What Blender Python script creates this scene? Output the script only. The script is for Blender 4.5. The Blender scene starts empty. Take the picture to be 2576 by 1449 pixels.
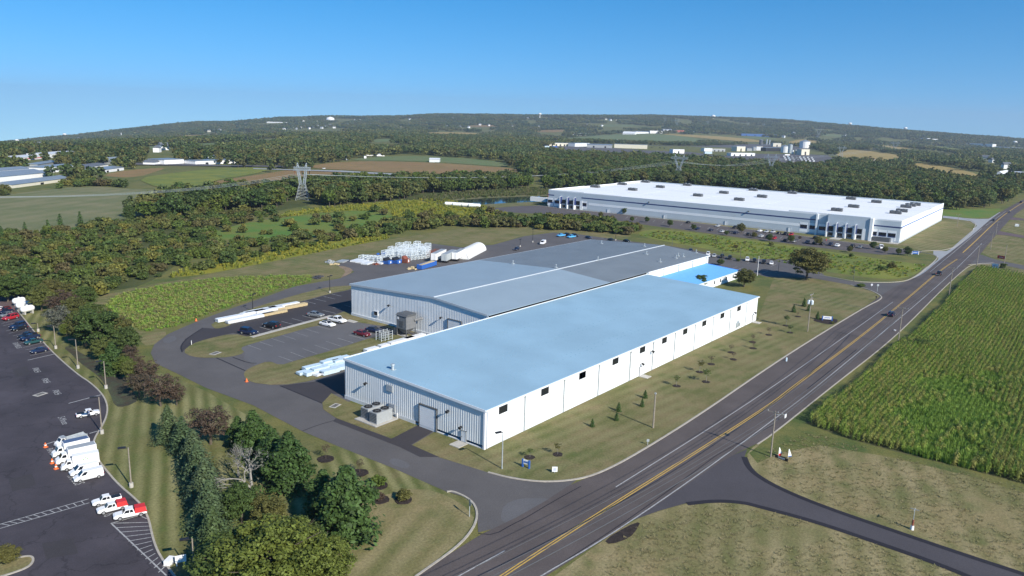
import bpy, math, random
import numpy as np
from mathutils import Vector, Matrix
rnd = random.Random(7)
nrng = np.random.default_rng(11)
SC = bpy.context.scene
COL = SC.collection
R = math.radians

# ------------------------------------------------------------------ camera
FX, FY, FOC = 1288.0, 724.5, 1928.73          # principal point and focal length, in 2576x1449 px
CAM = Vector((-102.292, -86.0907, 60.0284))
PAN, TILT, ROLL = R(38.2502), R(12.2327), R(1.6345)
Wd = Vector((math.cos(TILT)*math.cos(PAN), math.cos(TILT)*math.sin(PAN), -math.sin(TILT)))
_r = Vector((math.sin(PAN), -math.cos(PAN), 0)); _u = _r.cross(Wd)
Rt = _r*math.cos(ROLL)+_u*math.sin(ROLL); Up = _u*math.cos(ROLL)-_r*math.sin(ROLL)
cam = bpy.data.cameras.new('camera'); cam_o = bpy.data.objects.new('camera', cam); COL.objects.link(cam_o)
cam.sensor_width = 36; cam.lens = FOC/2576*36; cam.clip_start = 1; cam.clip_end = 40000
M = Matrix((Rt, Up, -Wd)).transposed().to_4x4(); M.translation = CAM
cam_o.matrix_world = M; SC.camera = cam_o

# ------------------------------------------------------------------ sky, sun, exposure
SUN_EL, SHADOW_AZ = 33.0, 78.0                 # shadows fall towards +Y, a little towards +X
sd = Vector((-math.cos(R(SHADOW_AZ))*math.cos(R(SUN_EL)), -math.sin(R(SHADOW_AZ))*math.cos(R(SUN_EL)), math.sin(R(SUN_EL))))
w = bpy.data.worlds.new('World'); SC.world = w; w.use_nodes = True
nt = w.node_tree; bg = nt.nodes['Background']
sky = nt.nodes.new('ShaderNodeTexSky'); sky.sky_type = 'NISHITA'; sky.sun_disc = False
sky.sun_elevation = R(SUN_EL); sky.sun_rotation = math.atan2(sd.x, sd.y)
sky.altitude = 0; sky.air_density = 1.0; sky.dust_density = 0.0; sky.ozone_density = 2.0
tc = nt.nodes.new('ShaderNodeTexCoord'); va = nt.nodes.new('ShaderNodeVectorMath'); va.operation = 'ADD'; va.inputs[1].default_value = (0, 0, 0.14)
nt.links.new(tc.outputs['Generated'], va.inputs[0]); nt.links.new(va.outputs[0], sky.inputs['Vector'])
hs = nt.nodes.new('ShaderNodeHueSaturation'); hs.inputs['Saturation'].default_value = 1.5; nt.links.new(sky.outputs['Color'], hs.inputs['Color']); nt.links.new(hs.outputs['Color'], bg.inputs['Color']); bg.inputs['Strength'].default_value = 0.1
sun = bpy.data.lights.new('sun', 'SUN'); sun.energy = 4.2; sun.angle = R(0.5); sun.color = (1.0, 0.94, 0.84)
sun_o = bpy.data.objects.new('sun', sun); COL.objects.link(sun_o); sun_o.rotation_euler = sd.to_track_quat('Z', 'Y').to_euler(); sun_o.location = (0, 0, 200)
vs = SC.view_settings; vs.view_transform = 'Standard'; vs.look = 'None'; vs.gamma = 1.0; vs.use_curve_mapping = False
vs.exposure = 0.7
SC.cycles.max_bounces = 6; SC.cycles.diffuse_bounces = 2; SC.cycles.glossy_bounces = 2; SC.cycles.transmission_bounces = 3
SC.cycles.volume_bounces = 0; SC.cycles.transparent_max_bounces = 4; SC.cycles.use_denoising = True

# ------------------------------------------------------------------ terrain and pixel -> ground
VX, VY = math.cos(PAN), math.sin(PAN)
HILL_V = [-9000, -4006, -3359, -2793, -2305, -2025, -1375, -809, 62, 1011, 2044, 2970, 3250, 4006, 9000]
HILL_Z = [-20, 0, 54, 90, 108, 87, 101, 85, 95, 130, 118, 60, 16, -90, -220]
VALLEY_V = [-9000, -4006, -2672, -2004, -1680, -1336, -1120, -1000, -850, -600, 9000]
VALLEY_Z = [-560, -275, -155, -95, -60, -42, -30, -24, -15, 0, 0]
def sstep(a, b, x):
    t = np.clip((x-a)/(b-a), 0, 1); return t*t*(3-2*t)
def uv(x, y):
    dx, dy = x-CAM.x, y-CAM.y
    return dx*VX+dy*VY, dx*VY-dy*VX
def ZT(x, y):
    u, v = uv(np.asarray(x, float), np.asarray(y, float))
    z = np.interp(v, HILL_V, HILL_Z)*sstep(3300, 6000, u)*(1-0.5*sstep(6500, 9500, u))+np.interp(v, VALLEY_V, VALLEY_Z)*sstep(900, 1500, u)
    return z+9*np.sin(u/410+v/900)*np.sin(v/530-u/1300)*sstep(1800, 3500, u)
def ray(px, py):
    return Rt*((px-FX)/FOC)-Up*((py-FY)/FOC)+Wd
def P(px, py, dz=0.0):
    """ground point seen at photo pixel (px,py) of the 2576x1449 frame"""
    d = ray(px, py)
    if d.z < -1e-6:
        t = (0-CAM.z)/d.z; q = CAM+d*t
        if uv(q.x, q.y)[0] < 880: return Vector((q.x, q.y, dz))
    ts = np.geomspace(500, 12000, 900)
    X = CAM.x+d.x*ts; Y = CAM.y+d.y*ts; Z = CAM.z+d.z*ts
    hit = np.nonzero(Z <= ZT(X, Y))[0]
    t = ts[hit[0]] if len(hit) else 6000.
    x, y = CAM.x+d.x*t, CAM.y+d.y*t
    return Vector((x, y, float(ZT(x, y))+dz))
def proj(p):
    d = Vector(p)-CAM; z = d.dot(Wd); return FX+FOC*d.dot(Rt)/z, FY-FOC*d.dot(Up)/z
def hpx(p, topy):
    """height of an upright thing standing at ground point p whose top is seen at row topy"""
    d = math.hypot(p[0]-CAM.x, p[1]-CAM.y); b = proj(p)[1]
    lo, hi = 0., 400.
    for _ in range(40):
        m = (lo+hi)/2
        if proj((p[0], p[1], p[2]+m))[1] > topy: lo = m
        else: hi = m
    return lo
# enlarged views of the photo: k(view)(x, y) -> 2576-frame pixel
def zoom(x0, y0, s): return lambda x, y: (x0/1.49068+x*s, y0/1.49068+y*s)
A1, A2, A3, A4 = [zoom(x, 400, .26042) for x in (0, 950, 1900, 2840)]
B1, B2, B3, B4 = [zoom(x, 900, .26042) for x in (0, 950, 1900, 2840)]
C1, C2, C3, C4 = [zoom(x, 1400, .35178) for x in (0, 950, 1900, 2840)]
D4 = zoom(800, 1100, .125); D5 = zoom(1200, 880, .125); D6 = zoom(1640, 860, .125)
E1 = zoom(2640, 820, .20833); E3 = zoom(2580, 920, .10416); E4 = zoom(3500, 700, .1666); E6 = zoom(2480, 500, .1823); E7 = zoom(0, 500, .18229)

# ------------------------------------------------------------------ materials
def _mat(name):
    m = bpy.data.materials.new(name); m.use_nodes = True
    return m, m.node_tree.nodes, m.node_tree.links, m.node_tree.nodes['Principled BSDF']
def plain(name, col, rough=.6, metal=0., var=.12, scale=1.5, spec=.4, bump=0., bscale=20.):
    m, N, L, b = _mat(name)
    b.inputs['Roughness'].default_value = rough; b.inputs['Metallic'].default_value = metal; b.inputs['Specular IOR Level'].default_value = spec
    if var > 0:
        g = N.new('ShaderNodeNewGeometry'); n = N.new('ShaderNodeTexNoise'); n.inputs['Scale'].default_value = scale; n.inputs['Detail'].default_value = 5
        L.new(g.outputs['Position'], n.inputs['Vector'])
        r = N.new('ShaderNodeMapRange'); r.inputs[1].default_value = .3; r.inputs[2].default_value = .7; r.inputs[3].default_value = 1-var; r.inputs[4].default_value = 1+var
        L.new(n.outputs['Fac'], r.inputs[0])
        x = N.new('ShaderNodeVectorMath'); x.operation = 'SCALE'; x.inputs[0].default_value = col[:3]; L.new(r.outputs[0], x.inputs['Scale'])
        L.new(x.outputs[0], b.inputs['Base Color'])
        if bump:
            n2 = N.new('ShaderNodeTexNoise'); n2.inputs['Scale'].default_value = bscale; L.new(g.outputs['Position'], n2.inputs['Vector'])
            bp = N.new('ShaderNodeBump'); bp.inputs['Strength'].default_value = bump; bp.inputs['Distance'].default_value = .05
            L.new(n2.outputs['Fac'], bp.inputs['Height']); L.new(bp.outputs[0], b.inputs['Normal'])
    else: b.inputs['Base Color'].default_value = (*col[:3], 1)
    return m
def ground(name, cols, scales=(.02, .15, 1.2), rough=.95, stripe=None, fine=.38, bump=.5, warp=0.):
    """several tones mixed by noise of different sizes; stripe=(angle, wavelength, colour, amount)"""
    m, N, L, b = _mat(name); b.inputs['Roughness'].default_value = rough; b.inputs['Specular IOR Level'].default_value = .15
    g = N.new('ShaderNodeNewGeometry'); prev = None
    for i, c in enumerate(cols):
        if prev is None:
            rgb = N.new('ShaderNodeRGB'); rgb.outputs[0].default_value = (*c, 1); prev = rgb.outputs[0]; continue
        n = N.new('ShaderNodeTexNoise'); n.inputs['Scale'].default_value = scales[(i-1) % len(scales)]; n.inputs['Detail'].default_value = 8; n.inputs['Roughness'].default_value = .65; n.inputs['Distortion'].default_value = warp
        mp = N.new('ShaderNodeMapping'); mp.inputs['Location'].default_value = (i*37.1, i*11.7, 0); L.new(g.outputs['Position'], mp.inputs['Vector']); L.new(mp.outputs[0], n.inputs['Vector'])
        r = N.new('ShaderNodeMapRange'); r.inputs[1].default_value = .42; r.inputs[2].default_value = .62; L.new(n.outputs['Fac'], r.inputs[0])
        mx = N.new('ShaderNodeMix'); mx.data_type = 'RGBA'; L.new(r.outputs[0], mx.inputs['Factor']); L.new(prev, mx.inputs[6]); mx.inputs[7].default_value = (*c, 1); prev = mx.outputs[2]
    if stripe:
        an, wl, sc_, am = stripe
        mp = N.new('ShaderNodeMapping'); mp.inputs['Rotation'].default_value = (0, 0, R(an)); L.new(g.outputs['Position'], mp.inputs['Vector'])
        wv = N.new('ShaderNodeTexWave'); wv.inputs['Scale'].default_value = .314/wl*1.0; wv.inputs['Distortion'].default_value = .7; wv.inputs['Detail'].default_value = 4; wv.inputs['Detail Scale'].default_value = 1.4
        L.new(mp.outputs[0], wv.inputs['Vector'])
        n = N.new('ShaderNodeTexNoise'); n.inputs['Scale'].default_value = .06; n.inputs['Detail'].default_value = 3; L.new(g.outputs['Position'], n.inputs['Vector'])
        r = N.new('ShaderNodeMapRange'); r.inputs[1].default_value = .4; r.inputs[2].default_value = .62; r.inputs[3].default_value = am*.25; r.inputs[4].default_value = am; L.new(n.outputs['Fac'], r.inputs[0])
        mu = N.new('ShaderNodeMath'); mu.operation = 'MULTIPLY'; L.new(wv.outputs['Fac'], mu.inputs[0]); L.new(r.outputs[0], mu.inputs[1])
        mx = N.new('ShaderNodeMix'); mx.data_type = 'RGBA'; L.new(mu.outputs[0], mx.inputs['Factor']); L.new(prev, mx.inputs[6]); mx.inputs[7].default_value = (*sc_, 1); prev = mx.outputs[2]
    n = N.new('ShaderNodeTexNoise'); n.inputs['Scale'].default_value = 2.4; n.inputs['Detail'].default_value = 9; n.inputs['Roughness'].default_value = .75; L.new(g.outputs['Position'], n.inputs['Vector'])
    r = N.new('ShaderNodeMapRange'); r.inputs[1].default_value = .3; r.inputs[2].default_value = .7; r.inputs[3].default_value = 1-fine; r.inputs[4].default_value = 1+fine; L.new(n.outputs['Fac'], r.inputs[0])
    x = N.new('ShaderNodeVectorMath'); x.operation = 'SCALE'; L.new(prev, x.inputs[0]); L.new(r.outputs[0], x.inputs['Scale']); L.new(x.outputs[0], b.inputs['Base Color'])
    if bump:
        bp = N.new('ShaderNodeBump'); bp.inputs['Strength'].default_value = bump; bp.inputs['Distance'].default_value = .25; L.new(n.outputs['Fac'], bp.inputs['Height']); L.new(bp.outputs[0], b.inputs['Normal'])
    return m
def asphalt(name, col, patch=(1, 1, 1), amt=.25, crack=0.):
    m, N, L, b = _mat(name); b.inputs['Roughness'].default_value = .85; b.inputs['Specular IOR Level'].default_value = .3
    g = N.new('ShaderNodeNewGeometry')
    n = N.new('ShaderNodeTexNoise'); n.inputs['Scale'].default_value = .09; n.inputs['Detail'].default_value = 8; n.inputs['Roughness'].default_value = .6; L.new(g.outputs['Position'], n.inputs['Vector'])
    n2 = N.new('ShaderNodeTexNoise'); n2.inputs['Scale'].default_value = 6; n2.inputs['Detail'].default_value = 6; L.new(g.outputs['Position'], n2.inputs['Vector'])
    r = N.new('ShaderNodeMapRange'); r.inputs[1].default_value = .3; r.inputs[2].default_value = .75; r.inputs[3].default_value = 1-amt; r.inputs[4].default_value = 1+amt; L.new(n.outputs['Fac'], r.inputs[0])
    r2 = N.new('ShaderNodeMapRange'); r2.inputs[1].default_value = .3; r2.inputs[2].default_value = .7; r2.inputs[3].default_value = .85; r2.inputs[4].default_value = 1.15; L.new(n2.outputs['Fac'], r2.inputs[0])
    mu = N.new('ShaderNodeMath'); mu.operation = 'MULTIPLY'; L.new(r.outputs[0], mu.inputs[0]); L.new(r2.outputs[0], mu.inputs[1]); fac = mu.outputs[0]
    if crack:
        vo = N.new('ShaderNodeTexVoronoi'); vo.feature = 'DISTANCE_TO_EDGE'; vo.inputs['Scale'].default_value = .11
        nd = N.new('ShaderNodeTexNoise'); nd.inputs['Scale'].default_value = .5; nd.inputs['Detail'].default_value = 4; L.new(g.outputs['Position'], nd.inputs['Vector'])
        ad = N.new('ShaderNodeVectorMath'); ad.operation = 'MULTIPLY_ADD'; ad.inputs[1].default_value = (4, 4, 0); L.new(nd.outputs['Color'], ad.inputs[0]); L.new(g.outputs['Position'], ad.inputs[2]); L.new(ad.outputs[0], vo.inputs['Vector'])
        rc = N.new('ShaderNodeMapRange'); rc.inputs[1].default_value = 0; rc.inputs[2].default_value = .02; rc.inputs[3].default_value = 1-crack; rc.inputs[4].default_value = 1; L.new(vo.outputs['Distance'], rc.inputs[0])
        m3 = N.new('ShaderNodeMath'); m3.operation = 'MULTIPLY'; L.new(fac, m3.inputs[0]); L.new(rc.outputs[0], m3.inputs[1]); fac = m3.outputs[0]
    x = N.new('ShaderNodeVectorMath'); x.operation = 'SCALE'; x.inputs[0].default_value = col; L.new(fac, x.inputs['Scale']); L.new(x.outputs[0], b.inputs['Base Color'])
    bp = N.new('ShaderNodeBump'); bp.inputs['Strength'].default_value = .2; bp.inputs['Distance'].default_value = .02; L.new(n2.outputs['Fac'], bp.inputs['Height']); L.new(bp.outputs[0], b.inputs['Normal'])
    return m
def leafmat(name, cols, trans=.3, rough=.6):
    """foliage: one tone per tree (object random) and per leaf (island random)"""
    m, N, L, b = _mat(name); b.inputs['Roughness'].default_value = rough; b.inputs['Specular IOR Level'].default_value = .2
    oi = N.new('ShaderNodeObjectInfo'); g = N.new('ShaderNodeNewGeometry')
    cr = N.new('ShaderNodeValToRGB'); e = cr.color_ramp.elements
    while len(e) < len(cols): e.new(.5)
    for i, c in enumerate(cols): e[i].position = i/max(1, len(cols)-1); e[i].color = (*c, 1)
    L.new(oi.outputs['Random'], cr.inputs[0])
    r = N.new('ShaderNodeMapRange'); r.inputs[3].default_value = .55; r.inputs[4].default_value = 1.45; L.new(g.outputs['Random Per Island'], r.inputs[0])
    x = N.new('ShaderNodeVectorMath'); x.operation = 'SCALE'; L.new(cr.outputs[0], x.inputs[0]); L.new(r.outputs[0], x.inputs['Scale']); L.new(x.outputs[0], b.inputs['Base Color'])
    t = N.new('ShaderNodeBsdfTranslucent'); L.new(x.outputs[0], t.inputs['Color']); mx = N.new('ShaderNodeMixShader'); mx.inputs[0].default_value = trans
    L.new(b.outputs[0], mx.inputs[1]); L.new(t.outputs[0], mx.inputs[2]); L.new(mx.outputs[0], N['Material Output'].inputs['Surface'])
    return m
MT = {}
def mt(k): return MT[k]

# ------------------------------------------------------------------ mesh building
class MB:
    def __init__(s): s.v = []; s.f = []; s.m = []
    def add(s, vs, fs, m=0):
        b = len(s.v); s.v += [tuple(q) for q in vs]; s.f += [tuple(b+i for i in f) for f in fs]; s.m += [m]*len(fs); return s
    def box(s, x0, x1, y0, y1, z0, z1, m=0):
        return s.add([(x0, y0, z0), (x1, y0, z0), (x1, y1, z0), (x0, y1, z0), (x0, y0, z1), (x1, y0, z1), (x1, y1, z1), (x0, y1, z1)],
                     [(0, 3, 2, 1), (4, 5, 6, 7), (0, 1, 5, 4), (1, 2, 6, 5), (2, 3, 7, 6), (3, 0, 4, 7)], m)
    def hexa(s, lo, hi, m=0):
        return s.add(list(lo)+list(hi), [(0, 3, 2, 1), (4, 5, 6, 7), (0, 1, 5, 4), (1, 2, 6, 5), (2, 3, 7, 6), (3, 0, 4, 7)], m)
    def poly(s, pts, m=0): return s.add(pts, [tuple(range(len(pts)))], m)
    def prism(s, pts, z0, z1, m=0):
        n = len(pts); lo = [(p[0], p[1], z0) for p in pts]; hi = [(p[0], p[1], z1) for p in pts]
        return s.add(lo+hi, [tuple(range(n-1, -1, -1)), tuple(range(n, 2*n))]+[(i, (i+1) % n, n+(i+1) % n, n+i) for i in range(n)], m)
    def tube(s, a, b, r0, r1=None, n=6, m=0):
        a, b = Vector(a), Vector(b); r1 = r0 if r1 is None else r1; d = (b-a).normalized()
        x = d.orthogonal().normalized(); y = d.cross(x); vs = []
        for c, r in ((a, r0), (b, r1)):
            for i in range(n):
                t = 2*math.pi*i/n; vs.append(c+x*(r*math.cos(t))+y*(r*math.sin(t)))
        return s.add(vs, [(i, (i+1) % n, n+(i+1) % n, n+i) for i in range(n)]+[tuple(range(n-1, -1, -1)), tuple(range(n, 2*n))], m)
    def bar(s, a, b, w, m=0): return s.tube(a, b, w*.7071, None, 4, m)
    def lathe(s, prof, n=16, m=0, c=(0, 0, 0)):
        vs = []
        for r, z in prof:
            for i in range(n):
                t = 2*math.pi*i/n; vs.append((c[0]+r*math.cos(t), c[1]+r*math.sin(t), c[2]+z))
        fs = []
        for k in range(len(prof)-1):
            for i in range(n): fs.append((k*n+i, k*n+(i+1) % n, (k+1)*n+(i+1) % n, (k+1)*n+i))
        fs.append(tuple(range(n-1, -1, -1))); fs.append(tuple(range((len(prof)-1)*n, len(prof)*n)))
        return s.add(vs, fs, m)
    def mesh(s, name, mats, smooth=False):
        me = bpy.data.meshes.new(name); me.from_pydata(s.v, [], s.f)
        for m in (mats if isinstance(mats, (list, tuple)) else [mats]): me.materials.append(m)
        if any(s.m): me.polygons.foreach_set('material_index', s.m)
        if smooth: me.polygons.foreach_set('use_smooth', [True]*len(s.f))
        me.update(); return me
def tag(o, label=None, cat=None, group=None, kind=None):
    if label: o['label'] = label
    if cat: o['category'] = cat
    if group: o['group'] = group
    if kind: o['kind'] = kind
    return o
def link(o, parent=None, loc=None, rz=None):
    COL.objects.link(o)
    if parent is not None: o.parent = parent
    if loc is not None: o.location = loc
    if rz is not None: o.rotation_euler = (0, 0, rz)
    return o
def obj(name, mb, mats, parent=None, loc=None, rz=None, smooth=False):
    me = mb if isinstance(mb, bpy.types.Mesh) else mb.mesh(name, mats, smooth)
    return link(bpy.data.objects.new(name, me), parent, loc, rz)
def thing(name, label, cat, loc=(0, 0, 0), rz=0, group=None):
    o = bpy.data.objects.new(name, None); o.empty_display_size = .3; link(o, None, loc, rz); return tag(o, label, cat, group)
def copy_tree(o, parent=None):
    c = o.copy(); COL.objects.link(c)
    if parent is not None: c.parent = parent
    for ch in KIDS.get(o.name, []) or list(o.children): copy_tree(ch, c)
    return c
KIDS = {}
def struct(name, mb, mat, **k): return tag(obj(name, mb, mat, **k), kind='structure')
def chaikin(pts, n=2, closed=True):
    pts = [Vector(p) for p in pts]
    for _ in range(n):
        q = [] if closed else [pts[0]]
        for i in range(len(pts) if closed else len(pts)-1):
            a, b = pts[i], pts[(i+1) % len(pts)]; q += [a*.75+b*.25, a*.25+b*.75]
        if not closed: q.append(pts[-1])
        pts = q
    return pts
def W(pts, dz=0): return [P(*p, dz) for p in pts]
def inpoly(X, Y, poly):
    X = np.asarray(X); Y = np.asarray(Y); c = np.zeros(X.shape, bool); n = len(poly)
    for i in range(n):
        x0, y0 = poly[i][0], poly[i][1]; x1, y1 = poly[(i+1) % n][0], poly[(i+1) % n][1]
        if y0 == y1: continue
        c ^= ((y0 > Y) != (y1 > Y)) & (X < (x1-x0)*(Y-y0)/(y1-y0)+x0)
    return c
def patch(name, px, mat, dz, smooth=2, kind='structure', h=0., world=False):
    """a sheet of ground; px are photo pixels of its outline"""
    pts = [Vector(p) for p in px] if world else W(px)
    if smooth: pts = chaikin(pts, smooth)
    far = max(uv(p.x, p.y)[0] for p in pts) > 880
    mb = MB()
    if far: mb.poly([(p.x, p.y, p.z+dz+.3) for p in pts])
    elif h: mb.prism([(p.x, p.y) for p in pts], -.02, dz+h)
    else: mb.poly([(p.x, p.y, dz) for p in pts])
    return tag(obj(name, mb, mat), kind=kind)
def ribbon(pts, width, dz, h=0., mb=None, m=0):
    """strip of given width along a ground polyline"""
    mb = mb or MB(); pts = [Vector(p) for p in pts]; L_, R_ = [], []
    for i, p in enumerate(pts):
        d = (pts[min(i+1, len(pts)-1)]-pts[max(i-1, 0)]); d.z = 0; d.normalize(); n = Vector((-d.y, d.x, 0))
        L_.append(p+n*(width/2)); R_.append(p-n*(width/2))
    for i in range(len(pts)-1):
        a, b, c, d = L_[i], R_[i], R_[i+1], L_[i+1]; Z = lambda q: q.z+dz
        if h: mb.hexa([(q.x, q.y, -.02) for q in (a, b, c, d)], [(q.x, q.y, h) for q in (a, b, c, d)], m)
        else: mb.add([(q.x, q.y, Z(q)) for q in (a, b, c, d)], [(0, 1, 2, 3)], m)
    return mb
def resample(pts, step):
    pts = [Vector(p) for p in pts]; out = [pts[0]]; acc = 0.
    for a, b in zip(pts, pts[1:]):
        L_ = (b-a).length
        if L_ < 1e-6: continue
        while acc+L_ >= step:
            t = (step-acc)/L_; a = a.lerp(b, t); L_ = (b-a).length; out.append(a.copy()); acc = 0.
            if L_ < 1e-6: break
        acc += L_
    return out
# ================================================================== materials
MT['lawn'] = ground('mown_lawn', [(.112, .118, .04), (.155, .135, .06), (.095, .115, .035), (.20, .162, .082)], (.045, .02, .11), stripe=(96, 3.2, (.20, .19, .088), .7))
MT['lawn_left'] = ground('striped_lawn', [(.112, .115, .038), (.145, .128, .055), (.098, .12, .036)], (.05, .12), stripe=(28, 2.6, (.235, .222, .10), 1.0))
MT['rough'] = ground('rough_grass', [(.10, .12, .038), (.145, .135, .055), (.075, .105, .03), (.16, .15, .05)], (.03, .012, .1))
MT['dry'] = ground('dry_grass', [(.19, .165, .074), (.15, .142, .056), (.25, .20, .10), (.13, .135, .05)], (.06, .025, .15), stripe=(70, 4.5, (.30, .25, .135), .8))
MT['basin'] = ground('lush_weeds', [(.10, .19, .03), (.15, .16, .05), (.085, .15, .03), (.17, .14, .07)], (.07, .03, .2))
MT['meadow'] = ground('green_meadow', [(.085, .17, .035), (.12, .18, .04), (.15, .17, .04)], (.02, .05))
MT['gold'] = ground('goldenrod_meadow', [(.19, .20, .03), (.13, .16, .04), (.24, .22, .03)], (.03, .08))
MT['field_olive'] = ground('olive_crop_field', [(.165, .17, .085), (.135, .15, .07), (.205, .19, .105)], (.009, .03), stripe=(60, 14, (.09, .125, .045), .5))
MT['field_brown'] = ground('brown_crop_field', [(.235, .15, .07), (.26, .175, .08), (.20, .145, .06)], (.01, .04), fine=.25)
MT['field_yellowgreen'] = ground('yellow_green_field', [(.16, .19, .04), (.21, .21, .045), (.12, .155, .04)], (.012, .04))
MT['field_gold'] = ground('golden_crop_field', [(.32, .235, .08), (.27, .205, .075), (.34, .26, .1)], (.01, .03), fine=.25)
MT['field_green'] = ground('green_field', [(.11, .16, .06), (.13, .17, .07), (.15, .165, .075)], (.01, .03), fine=.25)
MT['soil'] = ground('weedy_soil', [(.085, .095, .04), (.11, .10, .05)], (.5, .2), fine=.4)
MT['dirt'] = ground('orange_gravel_edge', [(.27, .2, .14), (.2, .15, .1)], (.3, .1), fine=.4)
MT['reed'] = ground('reed_bank', [(.14, .135, .06), (.10, .13, .04), (.17, .15, .08)], (.05, .12))
MT['woodfloor'] = ground('wood_floor', [(.07, .085, .03), (.09, .095, .035), (.055, .07, .025)], (.02, .08))
MT['asphalt_road'] = asphalt('road_asphalt', (.096, .08, .075), amt=.2)
MT['asphalt_drive'] = asphalt('drive_asphalt', (.105, .098, .096), amt=.15, crack=.0)
MT['asphalt_lot'] = asphalt('old_lot_asphalt', (.058, .051, .059), amt=.35, crack=.35)
MT['asphalt_new'] = asphalt('fresh_asphalt', (.048, .043, .046), amt=.12)
MT['asphalt_light'] = asphalt('worn_lot_asphalt', (.115, .112, .115), amt=.12)
MT['asphalt_black'] = asphalt('sealed_asphalt_edge', (.022, .02, .026), amt=.15)
MT['asphalt_red'] = asphalt('reddish_asphalt', (.12, .085, .085), amt=.15)
MT['concrete'] = plain('concrete', (.42, .40, .36), .85, var=.12, scale=1.2, bump=.2)
MT['concrete_grey'] = plain('grey_concrete_apron', (.30, .31, .32), .85, var=.1, scale=.4)
MT['kerb'] = plain('kerb_concrete', (.38, .345, .29), .85, var=.15, scale=2)
MT['white_paint'] = plain('white_road_paint', (.34, .34, .335), .7, var=.35, scale=5)
MT['yellow_paint'] = plain('yellow_road_paint', (.50, .32, .065), .7, var=.2, scale=4)
MT['water'] = plain('pond_water', (.012, .02, .03), .06, var=0, spec=.6)
MT['mulch'] = ground('dark_mulch', [(.03, .024, .022), (.05, .038, .034)], (1.5,), fine=.4)
MT['white'] = plain('white_metal', (.80, .80, .79), .45, var=.03, scale=.5)
MT['grey'] = plain('grey_metal', (.32, .34, .35), .45, var=.06)
MT['dkgrey'] = plain('dark_grey_metal', (.10, .105, .11), .5, var=.08)
MT['black'] = plain('black_metal', (.018, .018, .02), .5, var=0)
MT['galv'] = plain('galvanised_steel', (.45, .49, .50), .4, .35, var=.12, scale=3)
MT['glass'] = plain('dark_glass', (.012, .015, .02), .08, var=0, spec=.7)
MT['wood_pole'] = plain('weathered_pole', (.26, .225, .18), .85, var=.18, scale=3)
MT['blue'] = plain('blue_paint', (.03, .12, .42), .5, var=.06)
MT['red'] = plain('red_paint', (.55, .03, .03), .45, var=.05)
MT['orange'] = plain('orange_plastic', (.75, .16, .04), .5, var=.05)
MT['timber'] = plain('sawn_timber', (.50, .40, .23), .8, var=.2, scale=3)
MT['rust'] = plain('rusty_steel', (.22, .07, .045), .75, var=.3, scale=3)
MT['tyre'] = plain('tyre_rubber', (.018, .018, .018), .85, var=0)
MT['chrome'] = plain('wheel_alloy', (.5, .5, .5), .35, .6, var=0)
MT['lamp_red'] = plain('red_lens', (.4, .01, .01), .3, var=0)
MT['lamp_clear'] = plain('clear_lens', (.75, .75, .72), .2, var=0)
MT['bark'] = plain('bark', (.10, .08, .06), .9, var=.3, scale=4)
MT['bark_grey'] = plain('grey_bark', (.26, .245, .22), .9, var=.2, scale=4)

# ================================================================== the ground sheet
us = np.concatenate([np.arange(-260, 900, 40), np.geomspace(900, 9800, 90)])
vs_ = np.linspace(-7200, 7200, 260)
U_, V_ = np.meshgrid(us, vs_, indexing='ij')
X_ = CAM.x+U_*VX+V_*VY; Y_ = CAM.y+U_*VY-V_*VX; Z_ = ZT(X_, Y_)
def grid_mesh(name, X, Y, Z, mat):
    n, m = X.shape; me = bpy.data.meshes.new(name)
    co = np.stack([X, Y, Z], -1).reshape(-1, 3); i = np.arange(n*m).reshape(n, m)
    q = np.stack([i[:-1, :-1], i[:-1, 1:], i[1:, 1:], i[1:, :-1]], -1).reshape(-1, 4)
    return fast_mesh(me, co, q, mat)
def fast_mesh(me, co, q, *mats, midx=None):
    me.vertices.add(len(co)); me.vertices.foreach_set('co', np.asarray(co, np.float32).ravel())
    k = q.shape[1]; me.loops.add(q.size); me.loops.foreach_set('vertex_index', q.astype(np.int32).ravel())
    me.polygons.add(len(q)); me.polygons.foreach_set('loop_start', np.arange(0, q.size, k, dtype=np.int32))
    for m_ in mats: me.materials.append(m_)
    if midx is not None: me.polygons.foreach_set('material_index', np.asarray(midx, np.int32))
    me.update(calc_edges=True); return me
gm = grid_mesh('ground', X_, Y_, Z_, MT['rough']); gm.flip_normals()
tag(link(bpy.data.objects.new('ground', gm)), kind='structure')

EXTRA = []
# ---- fields and meadows, farthest below
patch('wood_floor', [(0, 590), (330, 545), (520, 520), (760, 480), (1330, 470), (1330, 495), (1000, 505), (700, 520), (520, 600), (420, 690), (250, 760), (40, 760), (0, 740)], MT['woodfloor'], .004, 1)
patch('brown_field', [(783, 416), (872, 406), (1028, 407), (1158, 414), (1308, 425), (1308, 435), (1210, 439), (1028, 437), (846, 427), (783, 424)], MT['field_brown'], .01, 1)
patch('brown_field', [(508, 461), (600, 447), (671, 436), (728, 427), (858, 430), (858, 437), (760, 446), (637, 471), (560, 470)], MT['field_brown'], .012, 1)
patch('yellow_green_field', [(341, 449), (443, 435), (542, 424), (671, 421), (671, 433), (508, 459), (560, 471), (469, 477), (398, 474)], MT['field_yellowgreen'], .008, 1)
patch('brown_field', [(255, 440), (325, 427), (422, 421), (391, 432), (349, 445), (290, 446)], MT['field_brown'], .014, 1)
patch('olive_field', [(-60, 500), (0, 492), (110, 478), (225, 467), (310, 474), (460, 480), (470, 492), (385, 505), (370, 530), (330, 548), (150, 582), (0, 604), (-60, 620)], MT['field_olive'], .01, 1)
patch('grass_airstrip', [(872, 404), (913, 397), (1028, 392), (1158, 397), (1270, 409), (1283, 422), (1158, 412), (1028, 405)], MT['field_green'], .016, 1)
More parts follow.
